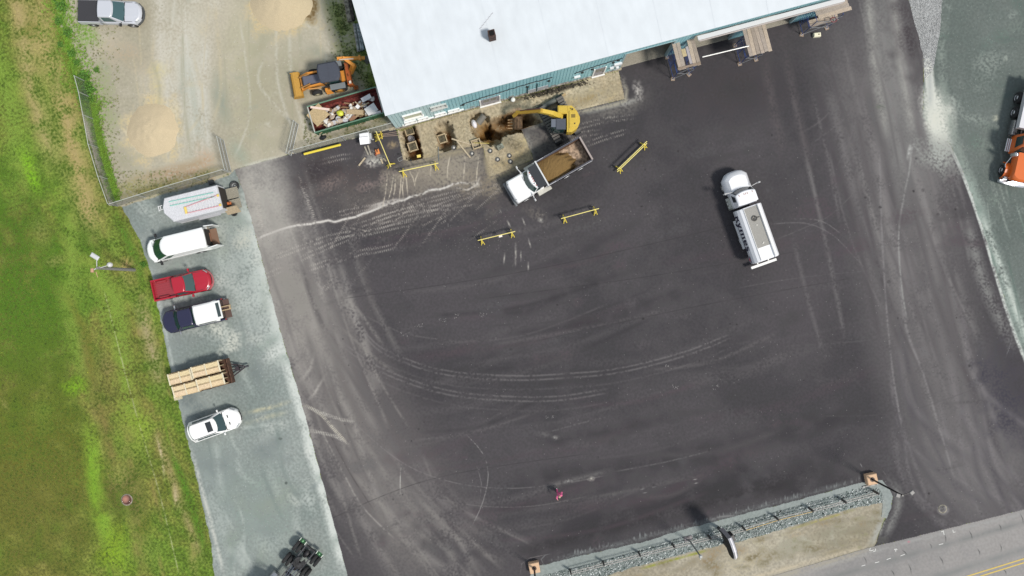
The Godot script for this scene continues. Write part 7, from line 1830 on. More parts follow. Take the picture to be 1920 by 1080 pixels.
	loft(yb, rs); var yo = obj("yellow_bag", yb, M(0.60, 0.62, 0.06, 0.5)); tag(yo, "bright lime yellow bag in the middle of the dumpster rubbish", "bag"); yo.position = ctr + B * Vector3(-0.55, 1.12, 0.1)
	var tb = thing("tarp_bundle", "small crumpled black bundle on the ground at the dumpster's south-west corner", "bundle", P(606, 258), 0.3)
	var bs := mb(); var rb2 := []
	for k in 4:
		var r := PackedVector3Array()
		for j in 10: r.append(Vector3(cos(TAU * j / 10.0) * [0.36, 0.34, 0.22, 0.06][k] * rng.randf_range(0.7, 1.2), k * 0.09, sin(TAU * j / 10.0) * [0.2, 0.2, 0.14, 0.05][k] * rng.randf_range(0.7, 1.2)))
		rb2.append(r)
	loft(bs, rb2); obj("cloth", bs, M(0.02, 0.022, 0.026, 0.6), tb)

# ---------------------------------------------------------------- small things about the site
func barricade(label: String, p0: Array, p1: Array, double := false):
	var a = P(p0[0], p0[1], 1.0); var b = P(p1[0], p1[1], 1.0)
	var c = (a + b) * 0.5; c.y = 0
	var l = a.distance_to(b) * 0.5
	var t = thing("barricade", label, "barricade", c, heading(p1[0] - p0[0], p1[1] - p0[1]), "yellow barricades")
	var m := M(0.74, 0.60, 0.09, 0.5)
	var rl := mb(); bar(rl, Vector3(-l, 1.0, 0), Vector3(l, 1.0, 0), 0.06, 0.12); obj("rail", rl, M(0.78, 0.68, 0.22, 0.5), t)
	if double:
		var r2 := mb(); bar(r2, Vector3(-l, 0.5, 0.12), Vector3(l, 0.5, 0.12), 0.07, 0.13); obj("rail", r2, M(0.78, 0.68, 0.22, 0.5), t)
	for s in [-1.0, 1.0]:
		var x = s * (l - 0.32)
		var lg := mb(); bar(lg, Vector3(x, 0.95, 0), Vector3(x - 0.12, 0.02, 0.40), 0.06, 0.07); bar(lg, Vector3(x, 0.95, 0), Vector3(x + 0.16, 0.02, 0.40), 0.06, 0.07)
		bar(lg, Vector3(x, 0.95, 0), Vector3(x, 0.02, -0.36), 0.06, 0.07); bar(lg, Vector3(x, 0.35, 0.33), Vector3(x, 0.35, -0.33), 0.05)
		obj("leg_frame", lg, m, t)
func form(label: String, px: float, py: float, y: float, s: float, turn: float, filled: bool):
	var t = thing("footing_form", label, "wooden form", P(px, py, y), turn)
	var wd := wood(0.68, 0.54, 0.34)
	for k in 4:
		var b := Basis(Vector3.UP, k * PI / 2)
		var bd := mb(); box(bd, b * Vector3(0.03, 0.14, s * 0.5), Vector3(s + 0.06, 0.28, 0.09), b); obj("form_board", bd, wd, t)
	if filled:
		var f := mb(); box(f, Vector3(0, 0.08, 0), Vector3(s - 0.09, 0.12, s - 0.09)); obj("concrete", f, rough_mat(0.16, 0.14, 0.09), t)
func build_site():
	barricade("yellow barricade with two rails standing by itself right of the dump truck", [1157, 319], [1213, 265], true)
	barricade("yellow barricade nearest the dump truck cab's front, upper of the two in a row", [1052, 410], [1123, 391])
	barricade("yellow barricade with a white tag, lowest and leftmost of the open lot", [896, 451], [966, 434])
	barricade("yellow barricade along the lower edge of the dusty asphalt by the pits", [748, 322], [822, 306])
	barricade("yellow barricade with a long thin rail beside the white generator", [705, 246], [733, 313])
	var tgo = thing("paper_tag", "white paper tag tied to the lowest yellow barricade", "tag", P(938, 440.5, 1.0), heading(70, -17))
	var tg := mb(); box(tg, Vector3(0, -0.02, 0.1), Vector3(0.3, 0.02, 0.2)); obj("paper", tg, M(0.75, 0.68, 0.64, 0.8), tgo)
	# square timber forms
	var w := heading(0.966, -0.258) + 0.05
	form("timber footing form at the wall end of the long pit", 768, 246, -1.0, 0.72, w, true)
	form("square timber footing form in the middle of the long pit", 774.5, 275.5, -0.75, 0.74, w, true)
	form("square timber footing form in the second pit from the corner", 829.5, 261, -0.85, 0.72, w, true)
	form("square timber footing form sitting on the surface beside the trench", 893.5, 270.5, 0.02, 0.74, w, false)
	var cp = thing("concrete_pier", "round grey concrete pier between the two forms of the long pit", "pier", P(771, 260.5, -0.9))
	var cs := mb(); lathe(cs, Vector3(0, -0.2, 0), Vector3.UP, [[0.34, 0.0], [0.31, 0.45], [0.26, 0.5], [0.1, 0.5], [0.08, 0.42]], 16); obj("pier", cs, rough_mat(0.38, 0.36, 0.38), cp)
	for q in [["long pale timber reaching from the second pit to the surface form", 847, 260.5, 884, 271.5], ["pale timber running down from the second pit towards the runnel", 857, 265, 882, 296], ["pale board on the asphalt left of the plaster dust", 673, 311, 685, 296], ["short pale board right of the plaster dust", 714, 298, 718, 307], ["second short pale board right of the plaster dust, by the barricade foot", 719, 297, 724, 303], ["grey timber leaning below the white generator, left one", 684, 275, 691, 291], ["grey timber leaning below the white generator, right one", 690, 273, 696, 291]]:
		var a = P(q[1], q[2]); var b = P(q[3], q[4])
		var t = thing("timber", q[0], "timber", (a + b) * 0.5 + Vector3(0, 0.03, 0), heading(q[3] - q[1], q[4] - q[2]))
		var st := mb(); cbox(st, Vector3(0, 0.06, 0), Vector3(a.distance_to(b), 0.1, 0.13), 0.01); obj("wood", st, wood(0.72, 0.60, 0.42) if not "grey" in q[0] else wood(0.5, 0.46, 0.38), t)
	var lv = thing("string_line", "thin yellow rod lying across the surface form", "rod", P(905, 269.5) + Vector3(0, 0.32, 0), heading(1, 0.02))
	var ls := mb(); cyl(ls, Vector3(-0.8, 0, 0), Vector3(0.6, 0, 0), 0.025, -1, 6); obj("rod", ls, M(0.62, 0.5, 0.12, 0.6), lv)
	# generator, saw, machine frame
	var g = thing("generator", "white boxy generator with an open lid in front of the chain-link fence", "generator", P(686, 261), heading(0.97, -0.12))
	var gs := mb(); cbox(gs, Vector3(0, 0.45, 0), Vector3(0.85, 0.8, 0.85), 0.05); obj("housing", gs, M(0.8, 0.81, 0.83, 0.5), g)
	var g2 := mb(); box(g2, Vector3(0, 0.93, 0.3), Vector3(0.82, 0.05, 0.62), Basis(Vector3.RIGHT, 0.2)); obj("lid", g2, M(0.84, 0.84, 0.86, 0.5), g)
	var g3 := mb(); box(g3, Vector3(0.52, 0.4, -0.1), Vector3(0.2, 0.5, 0.5)); bar(g3, Vector3(0.6, 0.5, 0.2), Vector3(0.75, 0.4, 0.2), 0.07); obj("engine", g3, M(0.42, 0.44, 0.46, 0.5), g)
	for z in [-0.3, 0.3]:
		var wl := mb(); cyl(wl, Vector3(-0.5, 0.16, z), Vector3(-0.42, 0.16, z), 0.16, -1, 12); obj("wheel", wl, blk_m(), g)
	var os = thing("orange_saw", "small orange power saw on the asphalt right of the plaster dust", "saw", P(708.5, 285), heading(0.3, 1))
	var o1 := mb(); cbox(o1, Vector3(0, 0.18, 0), Vector3(0.42, 0.3, 0.34), 0.06); obj("housing", o1, M(0.72, 0.26, 0.08, 0.5), os)
	var o2 := mb(); cyl(o2, Vector3(0.2, 0.2, 0.2), Vector3(0.2, 0.2, 0.25), 0.18, -1, 14); obj("blade", o2, M(0.3, 0.08, 0.05, 0.4, 0.3), os)
	var o3 := mb(); bar(o3, Vector3(-0.25, 0.35, 0), Vector3(0.1, 0.4, 0), 0.05); cyl(o3, Vector3(-0.06, 0.33, 0.0), Vector3(-0.06, 0.36, 0.0), 0.06, -1, 8); obj("handle", o3, blk_m(), os)
	var yf = thing("yellow_machine", "small yellow machine frame by the fence at the shop corner", "machine", P(712, 258), heading(1, -0.2))
	var y1 := mb(); bar(y1, Vector3(-0.4, 0.2, -0.3), Vector3(0.4, 0.9, -0.1), 0.08); bar(y1, Vector3(-0.4, 0.2, 0.3), Vector3(0.4, 0.9, 0.15), 0.08); bar(y1, Vector3(-0.1, 0.5, -0.35), Vector3(-0.1, 0.5, 0.35), 0.08); bar(y1, Vector3(0.3, 0.8, -0.35), Vector3(0.3, 0.8, 0.35), 0.08); obj("frame", y1, M(0.62, 0.48, 0.07, 0.6), yf)
	var y2 := mb(); cbox(y2, Vector3(0.1, 0.4, 0), Vector3(0.4, 0.3, 0.3), 0.05); obj("motor", y2, M(0.16, 0.13, 0.05, 0.6), yf)
	var wr := mb()
	for k in 3: bar(wr, Vector3(0.4, 0.7, 0.1 * k - 0.1), Vector3(1.7 + 0.2 * k, 0.05, -0.2 + 0.2 * k), 0.03)
	obj("cable", wr, M(0.36, 0.26, 0.2, 0.7), yf)
	# valve boxes and stubs in the ground, bucket, wrapped bundle
	var vi := 0
	for q in [[851, 277], [885, 288], [919, 283], [933, 299], [957, 303], [955, 292]]:
		var where = ["just below the second pit", "between the long timbers' lower ends", "right of the surface form", "on the lower dirt strip, leftmost", "near the dump truck mirror", "above the dump truck cab"][vi]; vi += 1
		var v = thing("pipe_stub", "small grey capped pipe stub in the ground " + where, "pipe stub", P(q[0], q[1]) + Vector3(0, 0.02, 0))
		var vs := mb(); lathe(vs, Vector3.ZERO, Vector3.UP, [[0.22, 0.0], [0.22, 0.05], [0.15, 0.05], [0.14, 0.02]], 16); obj("collar", vs, M(0.10, 0.10, 0.10, 0.8), v)
		var vc := mb(); lathe(vc, Vector3.ZERO, Vector3.UP, [[0.10, 0.0], [0.10, 0.12], [0.02, 0.14]], 12); obj("cap", vc, M(0.52, 0.50, 0.46, 0.7), v)
	var bu = thing("bucket", "white plastic bucket standing against the wall foot near the digging arm", "bucket", P(962, 189))
	var b1 := mb(); lathe(b1, Vector3.ZERO, Vector3.UP, [[0.14, 0.0], [0.18, 0.38], [0.195, 0.38], [0.195, 0.42], [0.02, 0.43]], 16); obj("pail", b1, M(0.82, 0.82, 0.78, 0.5), bu)
	var b2 := mb(); bar(b2, Vector3(-0.2, 0.36, 0), Vector3(-0.26, 0.25, 0.1), 0.02); obj("handle", b2, M(0.3, 0.3, 0.3, 0.5), bu)
	var bg = thing("white_sack", "white sack half down the round end of the trench", "sack", P(889, 233, -0.5), 0.4)
	var s1 := mb(); var rs := []
	for k in 4:
		var r := PackedVector3Array()
		for j in 10: r.append(Vector3(cos(TAU * j / 10.0) * [0.2, 0.24, 0.2, 0.06][k], k * 0.16, sin(TAU * j / 10.0) * [0.34, 0.42, 0.3, 0.1][k]))
		rs.append(r)
	loft(s1, rs); obj("sack", s1, M(0.74, 0.72, 0.76, 0.7), bg)
	var pc = thing("pipe_end", "dark open pipe end poking into the round end of the trench", "pipe", P(904, 221, -0.3), 0.9)
	var p1 := mb(); lathe(p1, Vector3.ZERO, Vector3(1, 0.2, 0), [[0.3, -0.6], [0.3, 0.3], [0.24, 0.3], [0.24, -0.5]], 16, false); obj("pipe", p1, M(0.16, 0.15, 0.13, 0.8), pc)
	var blk = thing("concrete_block", "greenish grey concrete block among the weeds above the dump truck", "block", P(938, 276), 0.5)
	var cb2 := mb(); cbox(cb2, Vector3(0, 0.22, 0), Vector3(0.6, 0.42, 0.42), 0.04); obj("block", cb2, rough_mat(0.30, 0.32, 0.26), blk)
	var yk = thing("yellow_block", "pale yellow foam block at the lower end of the long pit", "block", P(785.5, 293), 0.2)
	var yk1 := mb(); cbox(yk1, Vector3(0, 0.08, 0), Vector3(0.34, 0.16, 0.24), 0.03); obj("foam", yk1, M(0.78, 0.62, 0.16, 0.7), yk)
	for q in [["small black drain cap on the dusty asphalt left of the long pit", 747.5, 289], ["small black drain cap on the dusty asphalt below the long pit", 770.5, 301]]:
		var d = thing("drain_cap", q[0], "cap", P(q[1], q[2]) + Vector3(0, 0.02, 0)); var ds := mb(); cbox(ds, Vector3(0, 0.03, 0), Vector3(0.15, 0.06, 0.13), 0.01); obj("cap", ds, M(0.02, 0.02, 0.02, 0.7), d)
	var gm = thing("metal_bracket", "thin grey metal bracket lying left of the long pit", "bracket", P(751, 298.5) + Vector3(0, 0.03, 0), 0.5)
	var gs2 := mb(); bar(gs2, Vector3(-0.2, 0.03, -0.15), Vector3(0.2, 0.03, -0.15), 0.04); bar(gs2, Vector3(-0.2, 0.03, 0.15), Vector3(0.2, 0.03, 0.15), 0.04); bar(gs2, Vector3(-0.2, 0.03, -0.15), Vector3(-0.2, 0.03, 0.15), 0.04); obj("frame", gs2, M(0.3, 0.3, 0.3, 0.5, 0.4), gm)
	var hs = thing("hose", "thin blue grey hose looped at the lower edge of the second pit", "hose", P(825, 290) + Vector3(0, 0.03, 0))
	var h1 := mb(); var last := Vector3.ZERO
	for k in 14:
		var a = PI * k / 13.0; var p = Vector3(-cos(a) * 0.12 - k * 0.02, 0.03, -0.7 + sin(a * 0.5) * 1.3)
		if k > 0: cyl(h1, last, p, 0.03, -1, 6)
		last = p
	obj("tube", h1, M(0.13, 0.16, 0.18, 0.7), hs)
	# sand heaps in the yard
	for q in [["sand_heap", "round tan sand heap in the lower part of the dirt yard", 287, 244, 2.35, 2.5, 0.65], ["sand_heap", "larger tan sand heap cut off by the picture's upper edge", 528, 4, 2.8, 2.6, 0.95]]:
		var t = thing(q[0], q[1], "sand heap", P(q[2], q[3]))
		var st := mb()
		patch(st, func(u, v):
			var a = v * TAU; var f = 1.0 - u
			var n = 1.0 + 0.10 * edge_noise.get_noise_2d(cos(a) * 30.0 + q[2], sin(a) * 30.0) + 0.05 * edge_noise.get_noise_2d(cos(a) * 90.0 + q[2], sin(a) * 90.0)
			var p := Vector3(cos(a) * q[4] * f * n, 0, sin(a) * q[5] * f * n)
			p.y = q[6] * (1.0 - pow(f, 1.6)) + edge_noise.get_noise_2d(p.x * 22.0 + q[2], p.z * 22.0) * 0.10 * (1.0 - f * 0.8) - 0.03 * f
			return p, 16, 44)
		obj("sand", st, textured("sand", 0.70, 0.58, 0.385, grain_tex, 0.8, 1.0), t)
	# timbers and pipes stacked at the end wall
	var pi := 0
	for q in [[647, -12, 656, 40, 0.26, 0.34, 0.30, 0.24, "thick pale timber beam lying by the end wall, nearest the top edge"], [654, -12, 661, 38, 0.24, 0.07, 0.06, 0.05, "dark timber beam lying between the pale beam and the end wall"], [663.5, 44, 672, 96, 0.2, 0.46, 0.46, 0.44, "pale grey pipe lying on the grass by the end wall"], [669.5, 44, 678, 94, 0.2, 0.42, 0.46, 0.47, "bluish grey pipe lying closest to the end wall"], [674, 48, 681, 93, 0.16, 0.40, 0.44, 0.46, "short bluish grey pipe half under the roof edge"]]:
		var a = P(q[0], q[1], 0.3); var b = P(q[2], q[3], 0.3)
		var t = thing("stacked_beam" if pi < 2 else "steel_pipe", q[8], "beam" if pi < 2 else "pipe", Vector3((a.x + b.x) * 0.5, 0, (a.z + b.z) * 0.5), heading(q[2] - q[0], q[3] - q[1]))
		var st := mb(); var l = a.distance_to(b)
		if pi < 2: cbox(st, Vector3(0, 0.22, 0), Vector3(l, 0.4, q[4] * 1.6), 0.03)
		else: cyl(st, Vector3(-l * 0.5, 0.16, 0), Vector3(l * 0.5, 0.16, 0), q[4] * 0.7, -1, 12)
		obj("beam" if pi < 2 else "pipe", st, rough_mat(q[5], q[6], q[7]), t); pi += 1
	# covers let into the ground
	for q in [["round rusty red manhole cover in the grass field", 238, 937, 0.43, M(0.36, 0.17, 0.13, 0.8), 0.03], ["round grey manhole cover in the asphalt near the road", 1767, 954, 0.30, rough_mat(0.20, 0.19, 0.19), 0.036]]:
		var t = thing("manhole_cover", q[0], "manhole cover", P(q[1], q[2]))
		var st := mb(); lathe(st, Vector3(0, q[5] - 0.02, 0), Vector3.UP, [[q[3], 0.0], [q[3], 0.035], [q[3] * 0.94, 0.04], [0.01, 0.04]], 24); obj("lid", st, q[4], t)
		var rg := mb(); lathe(rg, Vector3(0, q[5] - 0.02, 0), Vector3.UP, [[q[3] + 0.1, 0.0], [q[3] + 0.1, 0.022], [q[3] + 0.005, 0.026]], 24, false); obj("ring", rg, rough_mat(0.40, 0.37, 0.30), t)
	var wp = thing("wall_board", "white cooler box left on the asphalt below the east scaffold", "box", P(1530, 67), heading(1, -0.1))
	var ws := mb(); cbox(ws, Vector3(0, 0.2, 0), Vector3(0.62, 0.36, 0.36), 0.05); obj("case", ws, M(0.80, 0.77, 0.58, 0.5), wp)
	var wl2 := mb(); box(wl2, Vector3(0.12, 0.385, 0), Vector3(0.12, 0.02, 0.1)); obj("latch", wl2, M(0.16, 0.13, 0.08, 0.6), wp)

# ---------------------------------------------------------------- scaffolds at the door bays
func scaffold(label: String, c: Vector3, wx: float, dz: float, ht: float) -> Node3D:
	var hd = heading(EU.x, EU.y)
	var t = thing("scaffold_tower", label, "scaffold", c, hd, "scaffold towers at the door bays")
	var blue := M(0.025, 0.06, 0.22, 0.5); var steel := M(0.42, 0.43, 0.45, 0.4, 0.5)
	for s in [-1.0, 1.0]:
		for lev in 2:
			var y0 = 0.15 + lev * (ht - 0.1) * 0.5; var y1 = y0 + (ht - 0.1) * 0.5 - 0.02
			var fr := mb()
			for z in [-dz * 0.5, dz * 0.5]: cyl(fr, Vector3(s * wx * 0.5, y0, z), Vector3(s * wx * 0.5, y1, z), 0.03, -1, 8)
			for k in 5: cyl(fr, Vector3(s * wx * 0.5, y0 + 0.15 + k * (y1 - y0 - 0.2) / 4.0, -dz * 0.5), Vector3(s * wx * 0.5, y0 + 0.15 + k * (y1 - y0 - 0.2) / 4.0, dz * 0.5 if k % 4 == 0 else 0.0), 0.024, -1, 6)
			cyl(fr, Vector3(s * wx * 0.5, y0, 0), Vector3(s * wx * 0.5, y1, 0), 0.024, -1, 6)
			obj("end_frame", fr, blue, t)
	for z in [-dz * 0.5 - 0.05, dz * 0.5 + 0.05]:
		for d in [-1.0, 1.0]:
			var br := mb(); cyl(br, Vector3(-d * wx * 0.5, 0.5, z + 0.03 * d), Vector3(d * wx * 0.5, ht * 0.52, z + 0.03 * d), 0.02, -1, 6); obj("cross_brace", br, steel, t)
			var b2 := mb(); cyl(b2, Vector3(-d * wx * 0.5, ht * 0.55, z + 0.03 * d), Vector3(d * wx * 0.5, ht - 0.2, z + 0.03 * d), 0.02, -1, 6); obj("cross_brace", b2, steel, t)
	for s in [-1.0, 1.0]:
		for z in [-dz * 0.5, dz * 0.5]:
			var j := mb(); cyl(j, Vector3(s * wx * 0.5, 0.1, z), Vector3(s * wx * 0.5, 0.3, z), 0.022, -1, 6); box(j, Vector3(s * wx * 0.5, 0.1, z), Vector3(0.14, 0.02, 0.14)); obj("base_jack", j, steel, t)
	return t
func build_scaffolds():
	var hd = heading(EU.x, EU.y); var B := Basis(Vector3.UP, hd)
	var ht := 3.6
	var spec := [["blue scaffold tower at the first door pier, nearest the digging", [1271, 124], 1.5, 2.0, "west"], ["blue scaffold tower at the middle door pier", [1397, 99], 1.5, 1.7, "middle"], ["blue scaffold tower at the shop's east end, half out of the picture", [1522, 44], 2.3, 1.5, "east"]]
	var greys := [wood(0.60, 0.50, 0.41), wood(0.54, 0.46, 0.39), wood(0.68, 0.56, 0.44), wood(0.48, 0.40, 0.33)]
	for i in 3:
		var q = spec[i]
		var c = P(q[1][0], q[1][1]); 
		scaffold(q[0], c, q[2], q[3], ht)
		var n := 0
		for s in [-1.0, 1.0]:
			for z in [-1.0, 1.0]:
				var p = c + B * Vector3(s * q[2] * 0.5, 0.03, z * q[3] * 0.5)
				var pad = thing("sole_board", "square wooden pad under the " + ["west wall-side", "west outer", "east wall-side", "east outer"][n] + " leg of the " + q[4] + " scaffold", "wooden pad", p, hd + rng.randf_range(-0.5, 0.5)); n += 1
				var st := mb(); cbox(st, Vector3(0, 0.035, 0), Vector3(0.36, 0.06, 0.34), 0.01); obj("board", st, wood(0.45, 0.34, 0.26), pad)
		var along = i == 2
		for k in (5 if along else (4 if i == 0 else 6)):
			var st := mb(); var l = 2.9 if along else 2.35
			var wd = 0.31
			if along: box(st, Vector3.ZERO, Vector3(l, 0.045, wd))
			else: box(st, Vector3.ZERO, Vector3(wd, 0.045, l))
			var pl = thing("scaffold_plank", ["first", "second", "third", "fourth", "fifth", "sixth"][k] + (" weathered plank out from the wall" if along else " weathered plank from the west") + " on top of the " + q[4] + " scaffold", "plank", c + B * (Vector3(0.35 + 0.1 * sin(k * 2.0), ht + 0.06 + 0.004 * k, -0.78 + k * 0.31) if along else Vector3([-0.86, -0.53, 0.42, 0.75][k] if i == 0 else -0.9 + k * 0.335, ht + 0.06, 0.06 * sin(k * 3.0))), hd + 0.02 * sin(k * 5.0))
			obj("board", st, greys[(k + i) % 4], pl)
		if along:
			for k in 2:
				var pl = thing("scaffold_plank", ["inner", "outer"][k] + " weathered plank on the lower lift of the east scaffold", "plank", c + B * Vector3(0.2, 1.85, 0.25 + k * 0.32), hd)
				var st := mb(); box(st, Vector3.ZERO, Vector3(2.6, 0.045, 0.28)); obj("board", st, greys[(k + 2) % 4], pl)
		if i == 0:
			for q2 in [["scrap of yellow plywood lying on the west scaffold's platform", Vector3(-0.22, ht + 0.1, -0.15), Vector3(0.36, 0.03, 0.66), wood(0.72, 0.58, 0.34), "plywood"], ["bundle of thin grey strips on the west scaffold's platform", Vector3(0.12, ht + 0.09, 0.15), Vector3(0.22, 0.05, 1.5), M(0.36, 0.33, 0.34, 0.6), "metal strip"], ["board lying crosswise on the outer end of the west scaffold's planks", Vector3(-0.1, ht + 0.11, 1.05), Vector3(2.0, 0.05, 0.18), wood(0.42, 0.32, 0.24), "board"]]:
				var b = thing("loose_piece", q2[0], q2[4], c + B * q2[1], hd); var st := mb(); box(st, Vector3.ZERO, q2[2]); obj("piece", st, q2[3], b)
			var wb = thing("white_box", "white plastic box standing at the wall beside the west scaffold", "box", P(1267, 96) + Vector3(0, 0.3, 0), hd)
			var s2 := mb(); cbox(s2, Vector3(0, 0.6, 0), Vector3(0.4, 0.75, 0.34), 0.04); obj("case", s2, M(0.72, 0.76, 0.8, 0.5), wb)
			for y in [-0.28]:
				var s3 := mb(); box(s3, Vector3(0, y + 0.3, 0), Vector3(0.3, 0.5, 0.3)); obj("stand", s3, M(0.3, 0.35, 0.4, 0.5), wb)
	# the pole strung between the west and the middle tower
	var a = P(1317, 107, ht + 0.1); var b = P(1404, 86, ht + 0.1)
	var t = thing("guard_pole", "long pale metal pole spanning from the west to the middle scaffold", "pole", a)
	var ps := mb(); cyl(ps, Vector3.ZERO, b - a, 0.06, -1, 10); obj("tube", ps, M(0.62, 0.62, 0.60, 0.35, 0.4), t)
	var rn = thing("rope_coil", "dark red rope coil hanging at the corner of the east scaffold", "rope", P(1563, 37, 2.4))
	var rc := mb()
	for k in 14: cyl(rc, Vector3(cos(TAU * k / 14.0) * 0.26, 0, sin(TAU * k / 14.0) * 0.2), Vector3(cos(TAU * (k + 1) / 14.0) * 0.26, 0, sin(TAU * (k + 1) / 14.0) * 0.2), 0.04, -1, 6)
	obj("coil", rc, M(0.22, 0.06, 0.06, 0.8), rn)

# ---------------------------------------------------------------- plants
func ground_tone(px: float, py: float) -> Color:
	var k = clampi(int((py - OY) * F), 0, CH - 1) * CW + clampi(int((px - OX) * F), 0, CW - 1)
	var c = Color(clampf(cr[k] / 255.0, 0, 1), clampf(cg[k] / 255.0, 0, 1), clampf(cb[k] / 255.0, 0, 1)).srgb_to_linear()
	return Color(c.r / E, c.g / E, c.b / E)
func build_plants():
	# short grass: tufts of five blades
	var tf := mb()
	for k in 5:
		var a = TAU * k / 5.0; var d := Vector3(cos(a), 0, sin(a)); var s := Vector3(-sin(a), 0, cos(a))
		var tip = d * 0.8 + Vector3(0, 0.75 + 0.2 * sin(k * 3.0), 0)
		tri(tf, d * 0.08 - s * 0.12, d * 0.08 + s * 0.12, tip)
	tf.generate_normals(); var tmesh = tf.commit()
	var vm := StandardMaterial3D.new(); vm.vertex_color_use_as_albedo = true; vm.roughness = 0.9; vm.cull_mode = BaseMaterial3D.CULL_DISABLED
	vm.backlight_enabled = true; vm.backlight = Color(0.15, 0.18, 0.06)
	var xf := []; var cols := []
	for i in 95000:
		var m := Vector2(rng.randf_range(-60, 412), rng.randf_range(-50, 1130))
		var k = clampi(int((m.y - OY) * F), 0, CH - 1) * CW + clampi(int((m.x - OX) * F), 0, CW - 1)
		if mask[k] != 0: continue
		var tone = ground_tone(m.x, m.y)
		if tone.r > tone.g * 1.08 and rng.randf() < 0.6: continue
		var s = rng.randf_range(0.05, 0.14)
		xf.append(Transform3D(Basis(Vector3.UP, rng.randf() * TAU).scaled(Vector3(s, s * rng.randf_range(0.5, 0.9), s)), P(m.x, m.y) + Vector3(0, 0.006, 0)))
		var w = rng.randf_range(0.8, 1.45)
		cols.append(Color(tone.r * w * 1.05, tone.g * w * 1.1, tone.b * w))
	tag(multi("grass", tmesh, xf, vm, cols), "short patchy green and straw coloured grass covering the field", "grass")
	var xw := []; var cw2 := []
	for spec in [[612, -40, 700, 232, 4200, 1.0], [170, 40, 225, 370, 800, 0.8], [570, 215, 735, 285, 900, 0.6], [205, 320, 440, 385, 900, 0.7], [330, 900, 410, 1100, 500, 0.7]]:
		for i in spec[4]:
			var m := Vector2(rng.randf_range(spec[0], spec[2]), rng.randf_range(spec[1], spec[3]))
			var k = clampi(int((m.y - OY) * F), 0, CH - 1) * CW + clampi(int((m.x - OX) * F), 0, CW - 1)
			if mask[k] != 1: continue
			if nb[k] < 120 and rng.randf() < 0.8: continue
			if spec[0] == 612 and m.x > 742 - (240 - m.y) * 0.267 - 3: continue
			if spec[0] == 612 and m.x < 615 + (m.y + 40) * 0.2 and rng.randf() < 0.75: continue
			var s = rng.randf_range(0.05, 0.18)
			xw.append(Transform3D(Basis(Vector3.UP, rng.randf() * TAU).scaled(Vector3(s, s * rng.randf_range(0.5, 1.1), s)), P(m.x, m.y) + Vector3(0, 0.01, 0)))
			var w = rng.randf_range(0.5, 1.25)
			cw2.append(Color(0.17 * w + rng.randf() * 0.05, 0.22 * w, 0.08 * w) if spec[0] != 612 else Color(0.085 * w + rng.randf() * 0.03, 0.14 * w, 0.035 * w))
	var strip_line := [Vector2(104,-20), Vector2(124,40), Vector2(140,110), Vector2(160,170), Vector2(178,205), Vector2(188,265), Vector2(204,320), Vector2(218,374)]
	for i in 4200:
		var k = rng.randi_range(0, 6); var wide = 15.0 if k < 3 else (12.0 if k == 3 else 5.0)
		var m: Vector2 = strip_line[k].lerp(strip_line[k + 1], rng.randf()) + Vector2(rng.randfn() * wide, rng.randfn() * 4.0)
		var s = rng.randf_range(0.08, 0.24)
		xw.append(Transform3D(Basis(Vector3.UP, rng.randf() * TAU).scaled(Vector3(s, s * rng.randf_range(0.6, 1.3), s)), P(m.x, m.y) + Vector3(0, 0.01, 0)))
		var w = rng.randf_range(0.55, 1.3)
		cw2.append(Color(0.15 * w + rng.randf() * 0.05, 0.32 * w, 0.035 * w))
	tag(multi("weeds", tmesh, xw, vm, cw2), "scattered rough weeds growing in the dirt yard", "weeds")
	# low leafy shrubs along the old fence
	var lm := StandardMaterial3D.new(); lm.vertex_color_use_as_albedo = true; lm.roughness = 0.7; lm.cull_mode = BaseMaterial3D.CULL_DISABLED
	lm.backlight_enabled = true; lm.backlight = Color(0.1, 0.16, 0.04)
	var proto: Array = []
	for v in 3:
		var st := mb()
		for i in 260:
			var d := Vector3(rng.randfn(), absf(rng.randfn()) * 0.8, rng.randfn()).normalized()
			var p = d * rng.randf_range(0.35, 1.0) * Vector3(1, 0.9, 1) * (0.8 + 0.3 * sin(d.x * 5.0 + v) * cos(d.z * 4.0))
			var s = rng.randf_range(0.08, 0.17)
			var b := Basis.from_euler(Vector3(rng.randf_range(-0.9, 0.9), rng.randf() * TAU, rng.randf_range(-0.9, 0.9)))
			var w = rng.randf_range(0.55, 1.4)
			st.set_color(Color(0.075 * w, 0.19 * w, 0.02 * w))
			tri(st, p + b * Vector3(-s, 0, 0), p + b * Vector3(0, 0.02, -s * 0.6), p + b * Vector3(s, 0, 0)); tri(st, p + b * Vector3(-s, 0, 0), p + b * Vector3(s, 0, 0), p + b * Vector3(0, 0.02, s * 0.6))
		st.generate_normals(); proto.append(st.commit())
	var stem := mb()
	for k in 5: cyl(stem, Vector3(0, -0.05, 0), Vector3(cos(k * 1.3) * 0.4, 0.5, sin(k * 1.3) * 0.4), 0.03, 0.012, 5)
	stem.generate_normals(); var stem_mesh = stem.commit()
	var sp := [[118, 12, 0.7], [112, 40, 0.55], [128, 62, 0.6], [137, 100, 0.5], [146, 118, 0.45], [160, 145, 0.75], [168, 168, 0.8], [158, 182, 0.6], [172, 186, 0.5], [182, 132, 0.35], [270, 495, 0.4], [114, 84, 0.4], [100, -8, 0.7]]
	for i in sp.size():
		var t = thing("shrub", ["second", "fourth", "fifth", "seventh", "eighth", "tenth", "eleventh", "twelfth", "lowest", "ninth", "", "sixth", "topmost"][i] + " leafy green shrub from the top of the weedy strip along the west fence", "shrub", P(sp[i][0], sp[i][1]), rng.randf() * TAU, "shrubs along the west fence")
		t.scale = Vector3.ONE * sp[i][2]
		mesh_node("foliage", proto[i % 3], lm, t); mesh_node("stem", stem_mesh, wood(0.2, 0.15, 0.1), t)
		if i == 10: t.set_meta("label", "small leafy shrub at the foot of the white van's front corner"); t.remove_meta("group")

